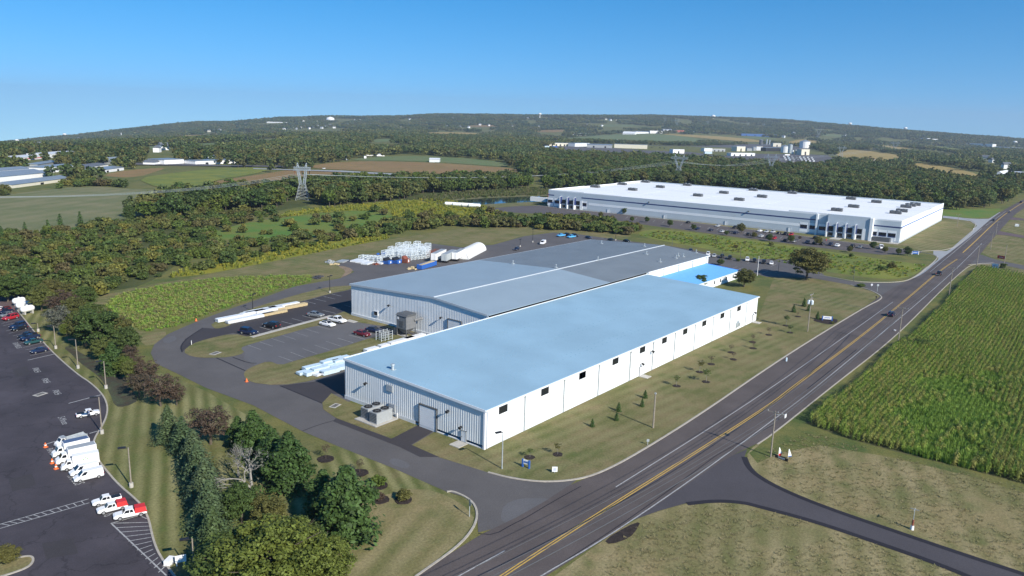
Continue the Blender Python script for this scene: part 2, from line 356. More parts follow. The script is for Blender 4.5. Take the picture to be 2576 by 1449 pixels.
patch('green_field', [(1363, 358), (1431, 347), (1535, 338), (1652, 336), (1769, 349), (1761, 360), (1613, 361), (1483, 356)], MT['field_green'], .01, 1)
patch('golden_field', [(1640, 336), (1780, 341), (1913, 352), (1912, 360), (1769, 348)], MT['field_gold'], .02, 1)
patch('green_field', [(1690, 334), (1850, 340), (1950, 347), (1960, 353), (1780, 341)], MT['field_green'], .012, 1)
patch('plant_yard', [(1350, 370), (1500, 362), (1640, 366), (1760, 368), (1905, 361), (2035, 371), (2112, 404), (2080, 416), (1960, 413), (1850, 402), (1700, 394), (1560, 384), (1400, 381)], MT['asphalt_drive'], .01, 1)
patch('golden_field', [(2088, 395), (2132, 375), (2200, 381), (2278, 393), (2251, 409), (2210, 402)], MT['field_gold'], .012, 1)
patch('golden_field', [(2189, 362), (2300, 374), (2414, 391), (2400, 394), (2296, 381), (2217, 374)], MT['field_gold'], .014, 1)
patch('golden_field', [(2272, 418), (2301, 409), (2390, 421), (2468, 440), (2465, 451), (2400, 443), (2340, 430)], MT['field_gold'], .016, 1)
patch('golden_field', [(1970, 360), (2020, 349), (2074, 359), (2035, 365)], MT['field_gold'], .018, 1)
patch('green_field', [(300, 377), (400, 366), (628, 356), (605, 362), (443, 367), (391, 376)], MT['field_green'], .02, 1)
patch('bright_meadow', [(515, 592), (590, 566), (700, 548), (860, 532), (985, 527), (1000, 548), (950, 572), (860, 590), (700, 600), (560, 606)], MT['meadow'], .01, 2)
patch('goldenrod_meadow', [(700, 548), (720, 532), (850, 520), (1000, 505), (1110, 500), (1230, 520), (1290, 540), (1110, 556), (985, 545), (985, 530), (860, 530)], MT['gold'], .014, 2)
patch('goldenrod_meadow', [(420, 700), (520, 660), (640, 640), (760, 615), (860, 605), (960, 590), (985, 600), (860, 622), (700, 655), (520, 690)], MT['gold'], .016, 2)
patch('reed_bank', [(1040, 500), (1100, 488), (1200, 480), (1330, 474), (1385, 476), (1385, 500), (1330, 518), (1200, 524), (1100, 516)], MT['reed'], .018, 2)
patch('pond', [(1108, 511), (1150, 503), (1230, 498), (1330, 494), (1400, 492), (1400, 506), (1330, 508), (1250, 512), (1180, 517)], MT['water'], .03, 2)
patch('rough_strip', [(1590, 590), (1640, 575), (1760, 586), (1900, 606), (2035, 625), (2200, 650), (2330, 666), (2300, 694), (2240, 705), (2120, 690), (2000, 670), (1850, 640), (1700, 612)], MT['field_yellowgreen'], .016, 2)
patch('grassy_basin', [(262, 770), (300, 738), (420, 715), (560, 697), (700, 692), (792, 694), (785, 712), (690, 733), (560, 780), (430, 828), (370, 836), (300, 818)], MT['basin'], .012, 2)
patch('dry_grass_border', [(226, 745), (300, 728), (480, 700), (700, 655), (900, 615), (1060, 590), (1200, 570), (1330, 566), (1500, 575), (1600, 592), (1560, 604), (1450, 588), (1380, 583), (1320, 592), (1240, 615), (1158, 620), (1080, 611), (886, 652), (845, 666), (890, 684), (855, 698), (790, 712), (792, 694), (700, 691), (560, 696), (420, 714), (300, 736), (262, 770), (300, 820), (370, 838), (430, 830), (380, 880), (330, 840), (240, 780)], MT['lawn'], .008, 1)
patch('striped_lawn', [(40, 790), (100, 775), (180, 800), (260, 900), (340, 935), (420, 940), (520, 985), (640, 1055), (700, 1120), (850, 1122), (990, 1178), (1125, 1238), (1180, 1255), (1200, 1290), (1192, 1330), (1150, 1378), (1045, 1452), (900, 1500), (440, 1470), (392, 1376), (376, 1310), (342, 1256), (272, 1189), (235, 1122), (254, 1080), (271, 1020), (225, 960), (140, 893)], MT['lawn_left'], .012, 0)
patch('dry_verge', [(800, 1310), (1000, 1230), (1100, 1232), (1195, 1290), (1180, 1340), (1045, 1452), (860, 1500), (820, 1420)], MT['dry'], .016, 1)
patch('front_lawn', [(1228, 1189), (1105, 1150), (1035, 1121), (1100, 1082), (1218, 1120), (1905, 806), (1950, 690), (2050, 700), (2140, 717), (2182, 727), (2212, 742), (2220, 752), (2180, 771), (2000, 881), (1760, 1044), (1600, 1144), (1510, 1191), (1450, 1208), (1370, 1214)], MT['lawn'], .02, 0)
patch('dry_field', [(1584, 1312), (1660, 1285), (1728, 1266), (1802, 1257), (1872, 1262), (1905, 1271), (2046, 1308), (2222, 1368), (2362, 1417), (2500, 1475), (2900, 1640), (2800, 1900), (1000, 1900), (930, 1760), (1300, 1520), (1420, 1430)], MT['dry'], .02, 1)
patch('dry_field', [(1873, 1150), (1900, 1118), (1960, 1085), (2022, 1062), (2116, 1099), (2257, 1138), (2433, 1180), (2640, 1236), (3050, 1350), (3060, 1610), (2640, 1466), (2433, 1396), (2257, 1336), (2081, 1277), (1968, 1231), (1905, 1196)], MT['dry'], .02, 1)
patch('road_verge', [(1885, 1140), (1945, 1092), (2030, 1024), (2233, 864), (2363, 736), (2426, 676), (2452, 682), (2413, 718), (2361, 781), (2296, 846), (2231, 888), (2151, 967), (2028, 1062), (2116, 1097), (2257, 1136), (2433, 1178), (2640, 1234), (2640, 1260), (2433, 1196), (2240, 1150), (2060, 1120), (1960, 1140), (1905, 1165)], MT['rough'], .024, 0)
patch('corn_soil', [(2465, 677), (2790, 731), (2790, 1280), (2640, 1236), (2433, 1180), (2257, 1138), (2116, 1099), (2026, 1064), (2074, 1027), (2151, 967), (2231, 888), (2296, 846), (2361, 781), (2413, 718), (2452, 682)], MT['soil'], .03, 0)
patch('roadside_lawn', [(2250, 612), (2262, 618), (2330, 632), (2394, 630), (2430, 600), (2456, 568), (2446, 556), (2420, 549), (2372, 552)], MT['lawn'], .012, 1)
patch('roadside_lawn', [E4(-100, 245), E4(0, 250), E4(350, 330), E4(860, 335), E4(1040, 330), E4(980, 385), E4(880, 460), E4(700, 485), E4(300, 450), E4(0, 430)], MT['meadow'], .012, 1)
patch('roadside_lawn', [E4(700, 980), E4(760, 900), E4(930, 735), E4(1060, 735), E4(1400, 790), E4(1400, 1190), E4(1250, 1170), E4(900, 1080)], MT['lawn'], .02, 1)
patch('roadside_lawn', [E4(1010, 650), E4(1130, 510), E4(1400, 500), E4(1400, 740), E4(1200, 700)], MT['lawn'], .02, 1)
patch('roadside_lawn', [E4(1200, 450), E4(1380, 270), E4(1480, 260), E4(1480, 500), E4(1300, 490)], MT['lawn'], .02, 1)
patch('roadside_lawn', [E4(300, 1400), E4(520, 1180), E4(650, 1170), E4(880, 1170), E4(1100, 1200), E4(1480, 1270), E4(1480, 1420), E4(1100, 1340), E4(660, 1260)], MT['lawn'], .026, 1)

for i_, q_ in enumerate(([(1041, 338), (1100, 332), (1210, 335), (1205, 341), (1100, 341)], [(925, 354), (960, 349), (1005, 350), (990, 356), (940, 358)], [(590, 356), (660, 351), (720, 353), (660, 358)], [(1150, 318), (1230, 314), (1280, 317), (1220, 321)], [(760, 336), (830, 331), (900, 334), (830, 339)], [(2030, 336), (2100, 338), (2160, 345), (2080, 344)], [(2300, 364), (2380, 370), (2450, 380), (2370, 377)], [(1330, 330), (1400, 326), (1450, 330), (1380, 334)], [(420, 345), (480, 339), (540, 341), (480, 347)], [(1480, 316), (1560, 313), (1620, 317), (1550, 320)], [(140, 376), (200, 368), (250, 370), (190, 378)])):
    EXTRA.append(q_); patch(['tan_field', 'green_field'][i_ % 2], q_, MT[['field_gold', 'field_green', 'field_yellowgreen', 'field_brown'][i_ % 4]], .02+.002*i_, 1)
# ---- paved surfaces
patch('parking_lot', [(-160, 760), (0, 736), (40, 748), (66, 752), (48, 790), (92, 843), (138, 893), (198, 945), (226, 962), (258, 992), (271, 1020), (269, 1048), (253, 1080), (239, 1101), (234, 1122), (246, 1157), (271, 1189), (299, 1221), (341, 1256), (362, 1280), (375, 1309), (382, 1344), (391, 1375), (405, 1404), (440, 1452), (500, 1580), (540, 1760), (-300, 1760), (-420, 1200)], MT['asphalt_lot'], .05, 0)
patch('reddish_paving', [(-160, 760), (0, 736), (40, 732), (70, 742), (66, 762), (36, 782), (0, 790), (-160, 830)], MT['asphalt_red'], .054, 1)
LOOP_OUT = [(1200, 1292), (1180, 1254), (1125, 1238), (989, 1178), (848, 1122), (760, 1085), (637, 1020), (518, 976), (456, 945), (391, 914), (379, 888), (388, 867), (422, 841), (469, 820), (521, 799), (599, 770), (671, 746), (741, 721), (856, 700), (892, 684), (845, 667), (887, 653), (1000, 628), (1080, 612), (1158, 622), (1240, 616), (1321, 594), (1390, 585), (1460, 590), (1560, 604), (1700, 621), (1800, 640), (1860, 651), (1960, 652), (2040, 660), (2075, 694), (2126, 705), (2166, 711), (2238, 712), (2275, 709), (2296, 701), (2330, 692), (2222, 752), (2212, 742), (2181, 727), (2140, 717), (2050, 701), (1990, 698), (1930, 697), (1910, 692), (1855, 683), (1790, 690), (1500, 700), (1300, 790), (1240, 860), (1000, 960), (900, 1000), (877, 1012), (834, 990), (811, 1014), (813, 1030), (845, 1052), (985, 1104), (1058, 1066), (1101, 1082), (1035, 1121), (1105, 1151), (1228, 1189), (1370, 1214), (1450, 1208), (1330, 1310), (1203, 1340)]
patch('driveway', LOOP_OUT, MT['asphalt_drive'], .044, 0)
patch('parking_lot', [(834, 739), (890, 728), (894, 792), (866, 783), (834, 794), (632, 849), (586, 838), (521, 853), (482, 866), (459, 885), (453, 877), (466, 853), (510, 825), (536, 827), (574, 820), (562, 810), (640, 790), (742, 764)], MT['asphalt_new'], .052, 0)
patch('parking_lot', [(599, 875), (624, 868), (712, 843), (799, 818), (892, 809), (911, 808), (958, 820), (948, 845), (846, 878), (739, 908), (705, 919), (676, 907), (637, 921), (612, 905), (617, 888)], MT['asphalt_light'], .052, 0)
patch('paved_patch', [(555, 903), (600, 898), (640, 915), (640, 935), (620, 940)], MT['asphalt_drive'], .056, 0)
patch('paved_apron', [C2(185, 90), C2(430, 62), C2(650, 0), C2(665, 150), C2(560, 148), C2(495, 215)], MT['asphalt_new'], .05, 0)
patch('paved_apron', [C2(1195, 364), C2(1312, 402), C2(1130, 512), C2(1330, 600), C2(1190, 600), C2(1050, 530), C2(985, 470)], MT['asphalt_new'], .05, 0)
patch('paved_edge', [C2(590, 322), C2(985, 470), C2(1050, 530), C2(960, 495), C2(570, 345)], MT['asphalt_new'], .054, 0)
patch('gravel_edge', [B2(0, 655), B2(400, 536), B2(700, 460), B2(945, 440), B2(945, 452), B2(700, 474), B2(400, 552), B2(0, 672)], MT['dirt'], .052, 0)
patch('gravel_edge', [B2(840, 372), B2(975, 302), B2(920, 262), B2(800, 245), B2(900, 300), B2(860, 345)], MT['dirt'], .052, 1)
# grass islands on the paving
patch('grass_island', [(459, 885), (482, 898), (521, 901), (581, 899), (617, 888), (604, 876), (624, 868), (712, 843), (799, 818), (892, 809), (834, 795), (632, 850), (586, 839), (521, 853), (482, 866)], MT['lawn'], .08, 1)
patch('grass_island', [(613, 945), (625, 962), (700, 971), (795, 957), (860, 930), (1000, 880), (1060, 840), (948, 845), (846, 879), (739, 909), (705, 920), (676, 908), (637, 922), (616, 934)], MT['lawn'], .08, 1)
patch('grass_island', [(536, 824), (545, 828), (575, 821), (586, 812), (570, 806), (640, 788), (742, 763), (834, 738), (886, 728), (884, 718), (820, 723), (741, 743), (637, 775), (573, 798), (530, 815)], MT['lawn'], .08, 1)
patch('grass_island', [(894, 792), (866, 784), (834, 796), (892, 810), (958, 820), (1010, 835), (1060, 838), (1080, 836)], MT['lawn'], .08, 0)
patch('grass_strip', [(877, 1012), (834, 990), (811, 1014), (813, 1030), (845, 1052), (985, 1104), (1057, 1067)], MT['lawn'], .08, 0)
patch('parking_lot', [(1235, 524), (1308, 518), (1353, 517), (1420, 525), (1561, 539), (1717, 557), (1874, 576), (1996, 591), (2087, 604), (2178, 615), (2319, 633), (2314, 638), (2218, 641), (2113, 629), (2035, 620), (1905, 602), (1874, 599), (1717, 578), (1639, 568), (1535, 552), (1400, 540), (1235, 532)], asphalt('far_lot_asphalt', (.10, .088, .086), amt=.12), .03, 0)
patch('facade_lawn', [(1353, 516), (1420, 524), (1561, 538), (1717, 556), (1874, 575), (1996, 590), (2087, 603), (2178, 614), (2266, 626), (2270, 612), (1874, 560), (1561, 527), (1378, 510)], MT['lawn'], .02, 0)
patch('concrete_apron', [B4(1500, 375), B4(1582, 382), B4(1780, 225), A4(1960, 1400), A4(2300, 1080), E4(880, 520), E4(1040, 390), E4(1000, 385), E4(840, 485), E4(700, 488), E4(530, 480), E4(300, 455), E4(150, 440), E4(140, 470), E4(330, 490), E4(560, 520), E4(660, 590), E4(600, 650), E4(250, 950), E4(200, 972), E4(0, 970), E4(0, 1030), E4(80, 1075), E4(60, 1110), B4(1620, 270)], MT['concrete_grey'], .045, 0)

# main road: two edges, right one with shoulder
RL = [(560, 1768), (880, 1560), (1048, 1451), (1203, 1345), (1330, 1290), (1450, 1208), (1510, 1190), (1600, 1143), (1760, 1043), (1900, 946), (2000, 880), (2100, 818), (2180, 770), (2240, 727), (2296, 701), (2322, 690), (2362, 655), (2394, 632), (2440, 597), (2490, 553), (2525, 528), (2576, 501), (2640, 468)]
RR = [(880, 1763), (1200, 1560), (1375, 1449), (1530, 1352), (1600, 1304), (1700, 1240), (1830, 1150), (1905, 1118), (1945, 1092), (2085, 979), (2233, 864), (2309, 791), (2363, 734), (2426, 676), (2458, 650), (2490, 610), (2520, 575), (2546, 546), (2566, 530), (2600, 510), (2660, 474)]
def edge(pts): return resample(chaikin(W(pts), 2, False), 3.0)
RLw, RRw = chaikin(W(RL), 2, False), chaikin(W(RR), 2, False)
mb = MB(); n = 160
def lerp_line(pts, n):
    s = [0.]
    for a, b in zip(pts, pts[1:]): s.append(s[-1]+(b-a).length)
    return [Vector((float(np.interp(t, s, [p.x for p in pts])), float(np.interp(t, s, [p.y for p in pts])), 0)) for t in np.linspace(0, s[-1], n)]
ll, rr = lerp_line(RLw, n), lerp_line(RRw, n)
for i in range(n-1): mb.add([(q.x, q.y, .06) for q in (ll[i], rr[i], rr[i+1], ll[i+1])], [(0, 1, 2, 3)])
struct('main_road', mb, MT['asphalt_road'])
patch('side_drive', [(1584, 1312), (1660, 1285), (1728, 1266), (1802, 1257), (1872, 1262), (1905, 1271), (2046, 1308), (2222, 1368), (2362, 1417), (2500, 1475), (2900, 1640), (3060, 1625), (2660, 1472), (2576, 1442), (2433, 1396), (2257, 1336), (2081, 1277), (1968, 1231), (1905, 1196), (1880, 1172), (1873, 1150), (1880, 1130), (1800, 1165), (1690, 1245)], asphalt('drive_dark', (.07, .064, .07), amt=.12), .05, 0)
for e in ([(1872, 1150), (1882, 1175), (1905, 1198), (1968, 1233), (2081, 1279), (2257, 1339), (2433, 1399), (2640, 1466), (3040, 1620)], [(1728, 1268), (1802, 1260), (1872, 1265), (1905, 1274), (2046, 1311), (2222, 1371), (2362, 1420), (2500, 1478), (2880, 1636)]):
    struct('sealed_edge', ribbon(chaikin(W(e), 2, False), 1.1, .062), MT['asphalt_black'])
patch('gravel_patch', [C3(695, 1195), C3(870, 1090), C3(960, 1060), C3(930, 1120), C3(880, 1180), C3(740, 1230)], MT['mulch'], .07, 1)
patch('side_road', [E4(680, 1010), E4(900, 1090), E4(1080, 1135), E4(1480, 1210), E4(1480, 1280), E4(1090, 1190), E4(880, 1165), E4(640, 1168), E4(540, 1175), E4(600, 1080)], MT['asphalt_drive'], .05, 1)
patch('side_road', [E4(930, 725), E4(980, 665), E4(1100, 690), E4(1400, 745), E4(1400, 785), E4(1100, 735)], MT['asphalt_red'], .05, 0)
patch('side_road', [E4(1140, 500), E4(1200, 460), E4(1400, 490), E4(1400, 510)], MT['asphalt_red'], .05, 0)
patch('far_road', [(2484, 466), (2508, 432), (2515, 432), (2496, 466)], MT['asphalt_drive'], .05, 0)
patch('farm_road', [(637, 424), (730, 427), (858, 430), (960, 436), (1040, 440), (1100, 444), (1100, 446), (1030, 443), (950, 439), (850, 433), (730, 429), (637, 426)], MT['concrete_grey'], .5, 0)
patch('farm_road', [(340, 411), (460, 412), (560, 417), (720, 419), (720, 422), (560, 420), (450, 418), (340, 416)], MT['asphalt_light'], .5, 0)

for q_ in ([C1(60, 760), C1(230, 720), C1(260, 800), C1(90, 850)], [C1(300, 1220), C1(520, 1180), C1(560, 1290), C1(330, 1330)], [B1(120, 1250), B1(260, 1220), B1(300, 1300), B1(150, 1330)]): patch('asphalt_repair', q_, MT['asphalt_new'], .0555, 0)
for q_ in ([C2(1000, 600), C2(1130, 650), C2(1090, 690), C2(960, 640)], [B1(1560, 960), B1(1680, 920), B1(1720, 960), B1(1600, 1010)]): patch('asphalt_repair', q_, MT['asphalt_light'], .0475, 1)
patch('road_stain', [C3(0, 900), C3(320, 890), C3(330, 960), C3(60, 1080), C3(-60, 1060)], MT['asphalt_light'], .0465, 2)
# ---- kerbs
def kerb(pts, wd=.35, h=.16, sm=2, name='kerb'): return struct(name, ribbon(chaikin(W(pts), sm, False), wd, 0, h), MT['kerb'])
kerb([(1045, 1452), (1150, 1378), (1192, 1330), (1203, 1290), (1186, 1258), (1140, 1236), (1124, 1238)])
kerb([(1228, 1189), (1290, 1205), (1370, 1214), (1450, 1208), (1510, 1191), (1600, 1144), (1760, 1044), (1900, 947), (2000, 881), (2100, 819), (2180, 771), (2220, 752), (2214, 742), (2182, 727), (2140, 717)], .4)
kerb([(2061, 692), (2126, 704), (2166, 710), (2238, 711), (2275, 708), (2296, 700), (2322, 682), (2362, 648), (2350, 640), (2300, 632)], .4)
kerb([(2319, 632), (2394, 629), (2430, 600), (2457, 568), (2448, 556), (2420, 548)], .4)
kerb([(40, 776), (92, 843), (138, 893), (198, 945), (226, 962), (258, 992), (271, 1020), (269, 1048), (253, 1080), (239, 1101), (234, 1122), (246, 1157), (271, 1189), (299, 1221), (341, 1256), (362, 1280), (375, 1309), (382, 1344), (391, 1375), (405, 1404), (440, 1452)], .3)
kerb([(1353, 517), (1420, 525), (1561, 539), (1717, 557), (1874, 576), (1996, 591), (2087, 604), (2178, 615), (2319, 633)], .6, .16, 0)
kerb([(1905, 1118), (1945, 1092), (2085, 979), (2233, 864), (2309, 791), (2363, 735), (2426, 677), (2450, 664), (2500, 661)], .3, .09)
kerb([E4(520, 1178), E4(650, 1168), E4(880, 1168)], .3, .1)
isl = patch('kerbed_island', [C1(-60, 1360), C1(60, 1345), C1(170, 1318), C1(225, 1318), C1(235, 1345), C1(200, 1385), C1(80, 1430), C1(-60, 1470)], MT['dry'], .11, 1)
kerb([C1(-60, 1350), C1(80, 1335), C1(170, 1312), C1(230, 1312), C1(242, 1345), C1(205, 1390), C1(80, 1437), C1(-60, 1475)], .3)
struct('concrete_kerb_strip', ribbon(W([D4(765, 888), D4(1500, 690), D4(2375, 455)]), 1.5, 0, .13), MT['concrete'])
struct('concrete_walk', ribbon(W([B2(905, 775), B2(990, 797)]), 2.0, 0, .1), MT['concrete'])

# ---- painted markings
def line(pts, wd, mat, name='lane_line', dz=.072, sm=2):
    return struct(name, ribbon(chaikin(W(pts), sm, False) if sm else W(pts), wd, dz), mat)
CL = [(780, 1767), (1100, 1560), (1275, 1442), (1486, 1305), (1720, 1158), (1945, 1014), (1988, 979), (2165, 848), (2283, 751), (2363, 682), (2408, 652)]
for off in (-.22, .22):
    c = chaikin(W(CL), 2, False); q = []
    for i, p_ in enumerate(c):
        d = c[min(i+1, len(c)-1)]-c[max(i-1, 0)]; d.normalize(); q.append(p_+Vector((-d.y, d.x, 0))*off)
    struct('centre_line', ribbon(q, .2, .072), MT['yellow_paint'])
line([(2422, 636), (2457, 604), (2500, 562), (2536, 533), (2576, 508)], .5, MT['yellow_paint'], 'centre_line')
line([(1549, 1226), (1778, 1083), (1945, 973), (2137, 839), (2246, 760)], .2, MT['white_paint'])
line([(1140, 1458), (1270, 1386)], .2, MT['white_paint'])
line([(860, 1765), (1180, 1560), (1362, 1449), (1521, 1356), (1693, 1240), (1823, 1147), (1945, 1057), (2047, 980), (2126, 914), (2270, 796), (2369, 710), (2426, 657), (2470, 612)], .22, MT['white_paint'])
for a, b in [((2340, 684), (2400, 634)), ((2400, 634), (2470, 575)), ((2480, 568), (2530, 532))]: line([a, b], .22, MT['white_paint'], sm=0)
# cracks along the wheel track near the shoulder
struct('tar_seam', ribbon(chaikin(W([C3(330, 1400), C3(900, 1030), C3(1430, 640), C3(1510, 580), C3(1907, 370)]), 2, False), .18, .068), MT['asphalt_black'])
struct('tar_seam', ribbon(chaikin(W([B4(480, 1443), B4(760, 1220), B4(960, 1060)]), 2, False), .25, .068), MT['asphalt_black'])
struct('tar_seam', ribbon(chaikin(W([C2(350, 415), C2(450, 375), C2(590, 335)]), 1, False), .2, .058), MT['asphalt_black'])
struct('tar_seam', ribbon(chaikin(W([C2(1610, 1148), C2(1720, 1158), C2(1857, 1080), C3(130, 1040), C3(330, 920), C3(530, 810)]), 1, False), .2, .066), MT['asphalt_black'])
struct('tar_seam', ribbon(chaikin(W([B1(1960, 850), B1(1800, 955), B1(1742, 1030), B1(1760, 1085)]), 2, False), .35, .064), MT['asphalt_black'])
struct('tar_seam', ribbon(W([B1(2090, 1140), B1(2370, 1265)]), .35, .064), MT['asphalt_black'])
struct('tar_seam', ribbon(chaikin(W([B1(2250, 1135), B1(2400, 1190), B1(2480, 1192)]), 1, False), .35, .064), MT['asphalt_black'])
struct('tar_seam', ribbon(W([C2(190, 90), C2(495, 217)]), .3, .064), MT['asphalt_black'])
def bays(lines, wd=.16, name='parking_line', dz=.066): 
    for a, b in lines: struct(name, ribbon(W([a, b]), wd, dz), MT['white_paint'])
bays([(D4(*a), D4(*b)) for a, b in [((935, 680), (1190, 757)), ((1370, 565), (1640, 640)), ((1580, 510), (1850, 580)), ((1795, 455), (2060, 520)), ((2200, 343), (2470, 410)), ((2400, 285), (2576, 325)), ((1830, 155), (2065, 215)), ((2015, 108), (2270, 168)), ((2210, 62), (2450, 118)), ((2380, 15), (2576, 60)), ((870, 785), (970, 825)), ((1360, 680), (1415, 695)), ((1790, 245), (1875, 268)), ((600, 575), (630, 585))]])
bays([(D4(*a), D4(*b)) for a, b in [((1310, 1265), (1610, 1375)), ((1555, 1187), (1850, 1300)), ((1800, 1118), (2090, 1220)), ((2040, 1045), (2340, 1145)), ((2270, 970), (2576, 1070)), ((700, 1045), (960, 1140)), ((930, 980), (1200, 1070)), ((1170, 912), (1440, 1000)), ((1395, 848), (1665, 935)), ((1620, 780), (1905, 870)), ((1860, 720), (2130, 805)), ((2080, 655), (2350, 735))]], .1)
bays([(B2(2 * 0+815, 950), B2(965, 995)), (B2(920, 918), B2(1080, 962)), (B2(880, 630), B2(965, 655))], .14)
bays([(B1(*a), B1(*b)) for a, b in [((15, 810), (190, 765)), ((30, 830), (215, 787)), ((60, 880), (235, 838)), ((85, 905), (260, 860)), ((125, 930), (300, 885)), ((160, 965), (320, 918)), ((190, 1000), (350, 955)), ((225, 1040), (440, 990)), ((245, 1065), (450, 1020)), ((290, 1120), (500, 1075))]], .13, dz=.068)
bays([(B1(268, 1163), B1(530, 1103)), (C1(490, 217), C1(722, 155)), (C1(310, 515), C1(395, 488)), (C1(640, 432), C1(698, 415))], .3, dz=.068)
hat = []
for i in range(13):
    t = i/12; a = (792+t*(1165-792), 1075+t*(1425-1075)) if i else (1000, 1022)
    b = [(1050, 1042), (1066, 1068), (1070, 1095), (1075, 1122), (1078, 1148), (1080, 1175), (1085, 1203), (1088, 1230), (1095, 1260), (1110, 1290), (1130, 1320), (1150, 1352), (1175, 1388)][i]
    if i: a = (792+(i-1)*31, 1075+(i-1)*32); b = (b[0], b[1])
    hat.append((C1(a[0], a[1]), C1(*b)))
bays(hat, .15, dz=.068)
bays([(C1(795, 1075), C1(1000, 1018)), (C1(795, 1075), C1(1190, 1449))], .2, dz=.070)
bays([(C1(0, 1082), C1(635, 900)), (C1(0, 1112), C1(640, 928))], .17, dz=.068)
for i in range(11):
    t = i/10.5; bays([(C1(10+t*600, 1079-t*172), C1(70+t*560, 1090-t*160))], .13, dz=.070)
for i in range(22):      # bays of the far lot
    t = i/21; bays([((1580+t*480, 545+t*62), (1574+t*480, 549.5+t*62))], .2, dz=.05)
bays([(E3(1070, 555), E3(1190, 518)), (E3(1770, 690), E3(1940, 620)), (E3(2000, 515), E3(2140, 455)), (E3(1230, 580), E3(1330, 545)), (E3(1430, 440), E3(1475, 420))], .18)

# ---- lettering on the lot
def letters(txt, px0, px1, size, name='asphalt_lettering', wide=1.0, parent=None):
    a, b = P(*px0), P(*px1); cu = bpy.data.curves.new('txt', 'FONT'); cu.body = txt; cu.size = size; cu.extrude = 0
    o = bpy.data.objects.new('txt', cu); COL.objects.link(o); dg = bpy.context.evaluated_depsgraph_get(); me = bpy.data.meshes.new_from_object(o.evaluated_get(dg)); bpy.data.objects.remove(o)
    me.materials.clear(); me.materials.append(MT['white_paint'])
    L_ = max(v.co.x for v in me.vertices); s = (b-a).length/max(L_, .01)
    for v in me.vertices: v.co.x *= s
    o = bpy.data.objects.new(name, me); link(o, None, (a.x, a.y, .069), math.atan2(b.y-a.y, b.x-a.x)); return tag(o, kind='structure')
letters('RAMBUS', C1(330, 545), C1(378, 612), 1.5)
letters('RAMBUS', C1(478, 738), C1(538, 805), 2.2)
letters('RAMBUS', C1(682, 958), C1(748, 1030), 2.2)
letters('5-Minute', C1(412, 318), C1(448, 370), 1.8)
letters('RAMBUS', B1(118, 998), B1(162, 1050), 1.8)
for q in [B1(332, 1262), B1(422, 1364)]: 
    letters('NO', (q[0]-6, q[1]-5), (q[0]+2, q[1]+6), 1.1)
    letters('PKG', (q[0], q[1]-6), (q[0]+8, q[1]+5), 1.1)
for q in [C1(390, 140)]: letters('NO', (q[0]-6, q[1]-5), (q[0]+2, q[1]+6), 1.1); letters('PKG', (q[0], q[1]-6), (q[0]+8, q[1]+5), 1.1)
def grate(q, label, s=.8):
    p_ = P(*q); t = thing('storm_drain', label, 'drain', (p_.x, p_.y, .05), .3)
    obj('concrete_collar', MB().box(-s*1.5, s*1.5, -s, s, .0, .06), MT['concrete'], t)
    m_ = MB()
    for i in range(7): m_.box(-s*1.1+i*s*.33, -s*1.1+i*s*.33+s*.16, -s*.6, s*.6, .06, .09)
    obj('grate_bars', m_, MT['black'], t)
grate(C1(288, 152), 'storm drain grate in the dark parking lot beside painted squares')
grate(C2(585, 234), 'storm drain grate in the grass beside the twin fan units')
grate(B1(2080, 1097), 'storm drain grate in the teardrop grass island', .9)
# ================================================================== buildings
def SE_(mb, mat, par): return tag(obj('roof_seams', mb, mat, par), kind='stuff')
LB, WBD, HS, HW = 133.3, 40.0, 7.82, 9.1        # blue-roofed hall: along X, along Y, eaves at y=0 and y=40
BX0, BX1, BY1, RY, RZ, ENV, ESV = 48.1, 184.0, 95.5, 60.0, 11.5, 9.8, 9.95
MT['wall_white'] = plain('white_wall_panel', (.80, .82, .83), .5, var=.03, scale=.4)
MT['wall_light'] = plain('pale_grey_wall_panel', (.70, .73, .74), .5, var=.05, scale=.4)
MT['rib'] = plain('wall_rib', (.45, .49, .52), .5, var=.05)
MT['roof_blue'] = plain('pale_blue_roof', (.275, .42, .515), .5, .0, var=.08, scale=.09)
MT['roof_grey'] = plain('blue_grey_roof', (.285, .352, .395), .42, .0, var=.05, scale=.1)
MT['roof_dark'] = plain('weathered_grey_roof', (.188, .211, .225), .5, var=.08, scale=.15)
MT['roof_deep'] = plain('blue_shingle_roof', (.11, .32, .62), .6, var=.12, scale=2.5)
MT['seam'] = plain('roof_seam', (.36, .55, .73), .4, var=.05)
MT['guard'] = plain('snow_guard_paint', (.17, .31, .41), .9, var=0, spec=.05)
MT['seam_grey'] = plain('grey_roof_seam', (.40, .44, .47), .4, var=.05)
MT['trim'] = plain('white_trim', (.78, .80, .82), .45, var=.03)
MT['found'] = plain('pale_foundation', (.62, .65, .67), .8, var=.08)
def ribwall(a, b, za, zb, z0, sp, depth, out, mid=None):
    """profiled metal wall from a to b (2-D), top going za -> (mid) -> zb; ribs stand out by depth"""
    a, b = Vector(a), Vector(b); L_ = (b-a).length; d = (b-a)/L_; o_ = Vector(out); mb = MB(); n = int(L_/sp)
    def top(s):
        if mid:
            sm, zm = mid
            return za+(zm-za)*s/sm if s < sm else zm+(zb-zm)*(s-sm)/(L_-sm)
        return za+(zb-za)*s/L_
    prof = []
    for i in range(n):
        s = i*L_/n; w_ = L_/n; prof += [(s, 0), (s+w_*.55, 0), (s+w_*.65, depth), (s+w_*.9, depth)]
    prof.append((L_, 0)); vs_ = []
    for s, e in prof:
        q = a+d*s+o_*e; vs_ += [(q.x, q.y, z0), (q.x, q.y, top(s))]
    mb.add(vs_, [(2*i, 2*i+2, 2*i+3, 2*i+1) for i in range(len(prof)-1)]); return mb
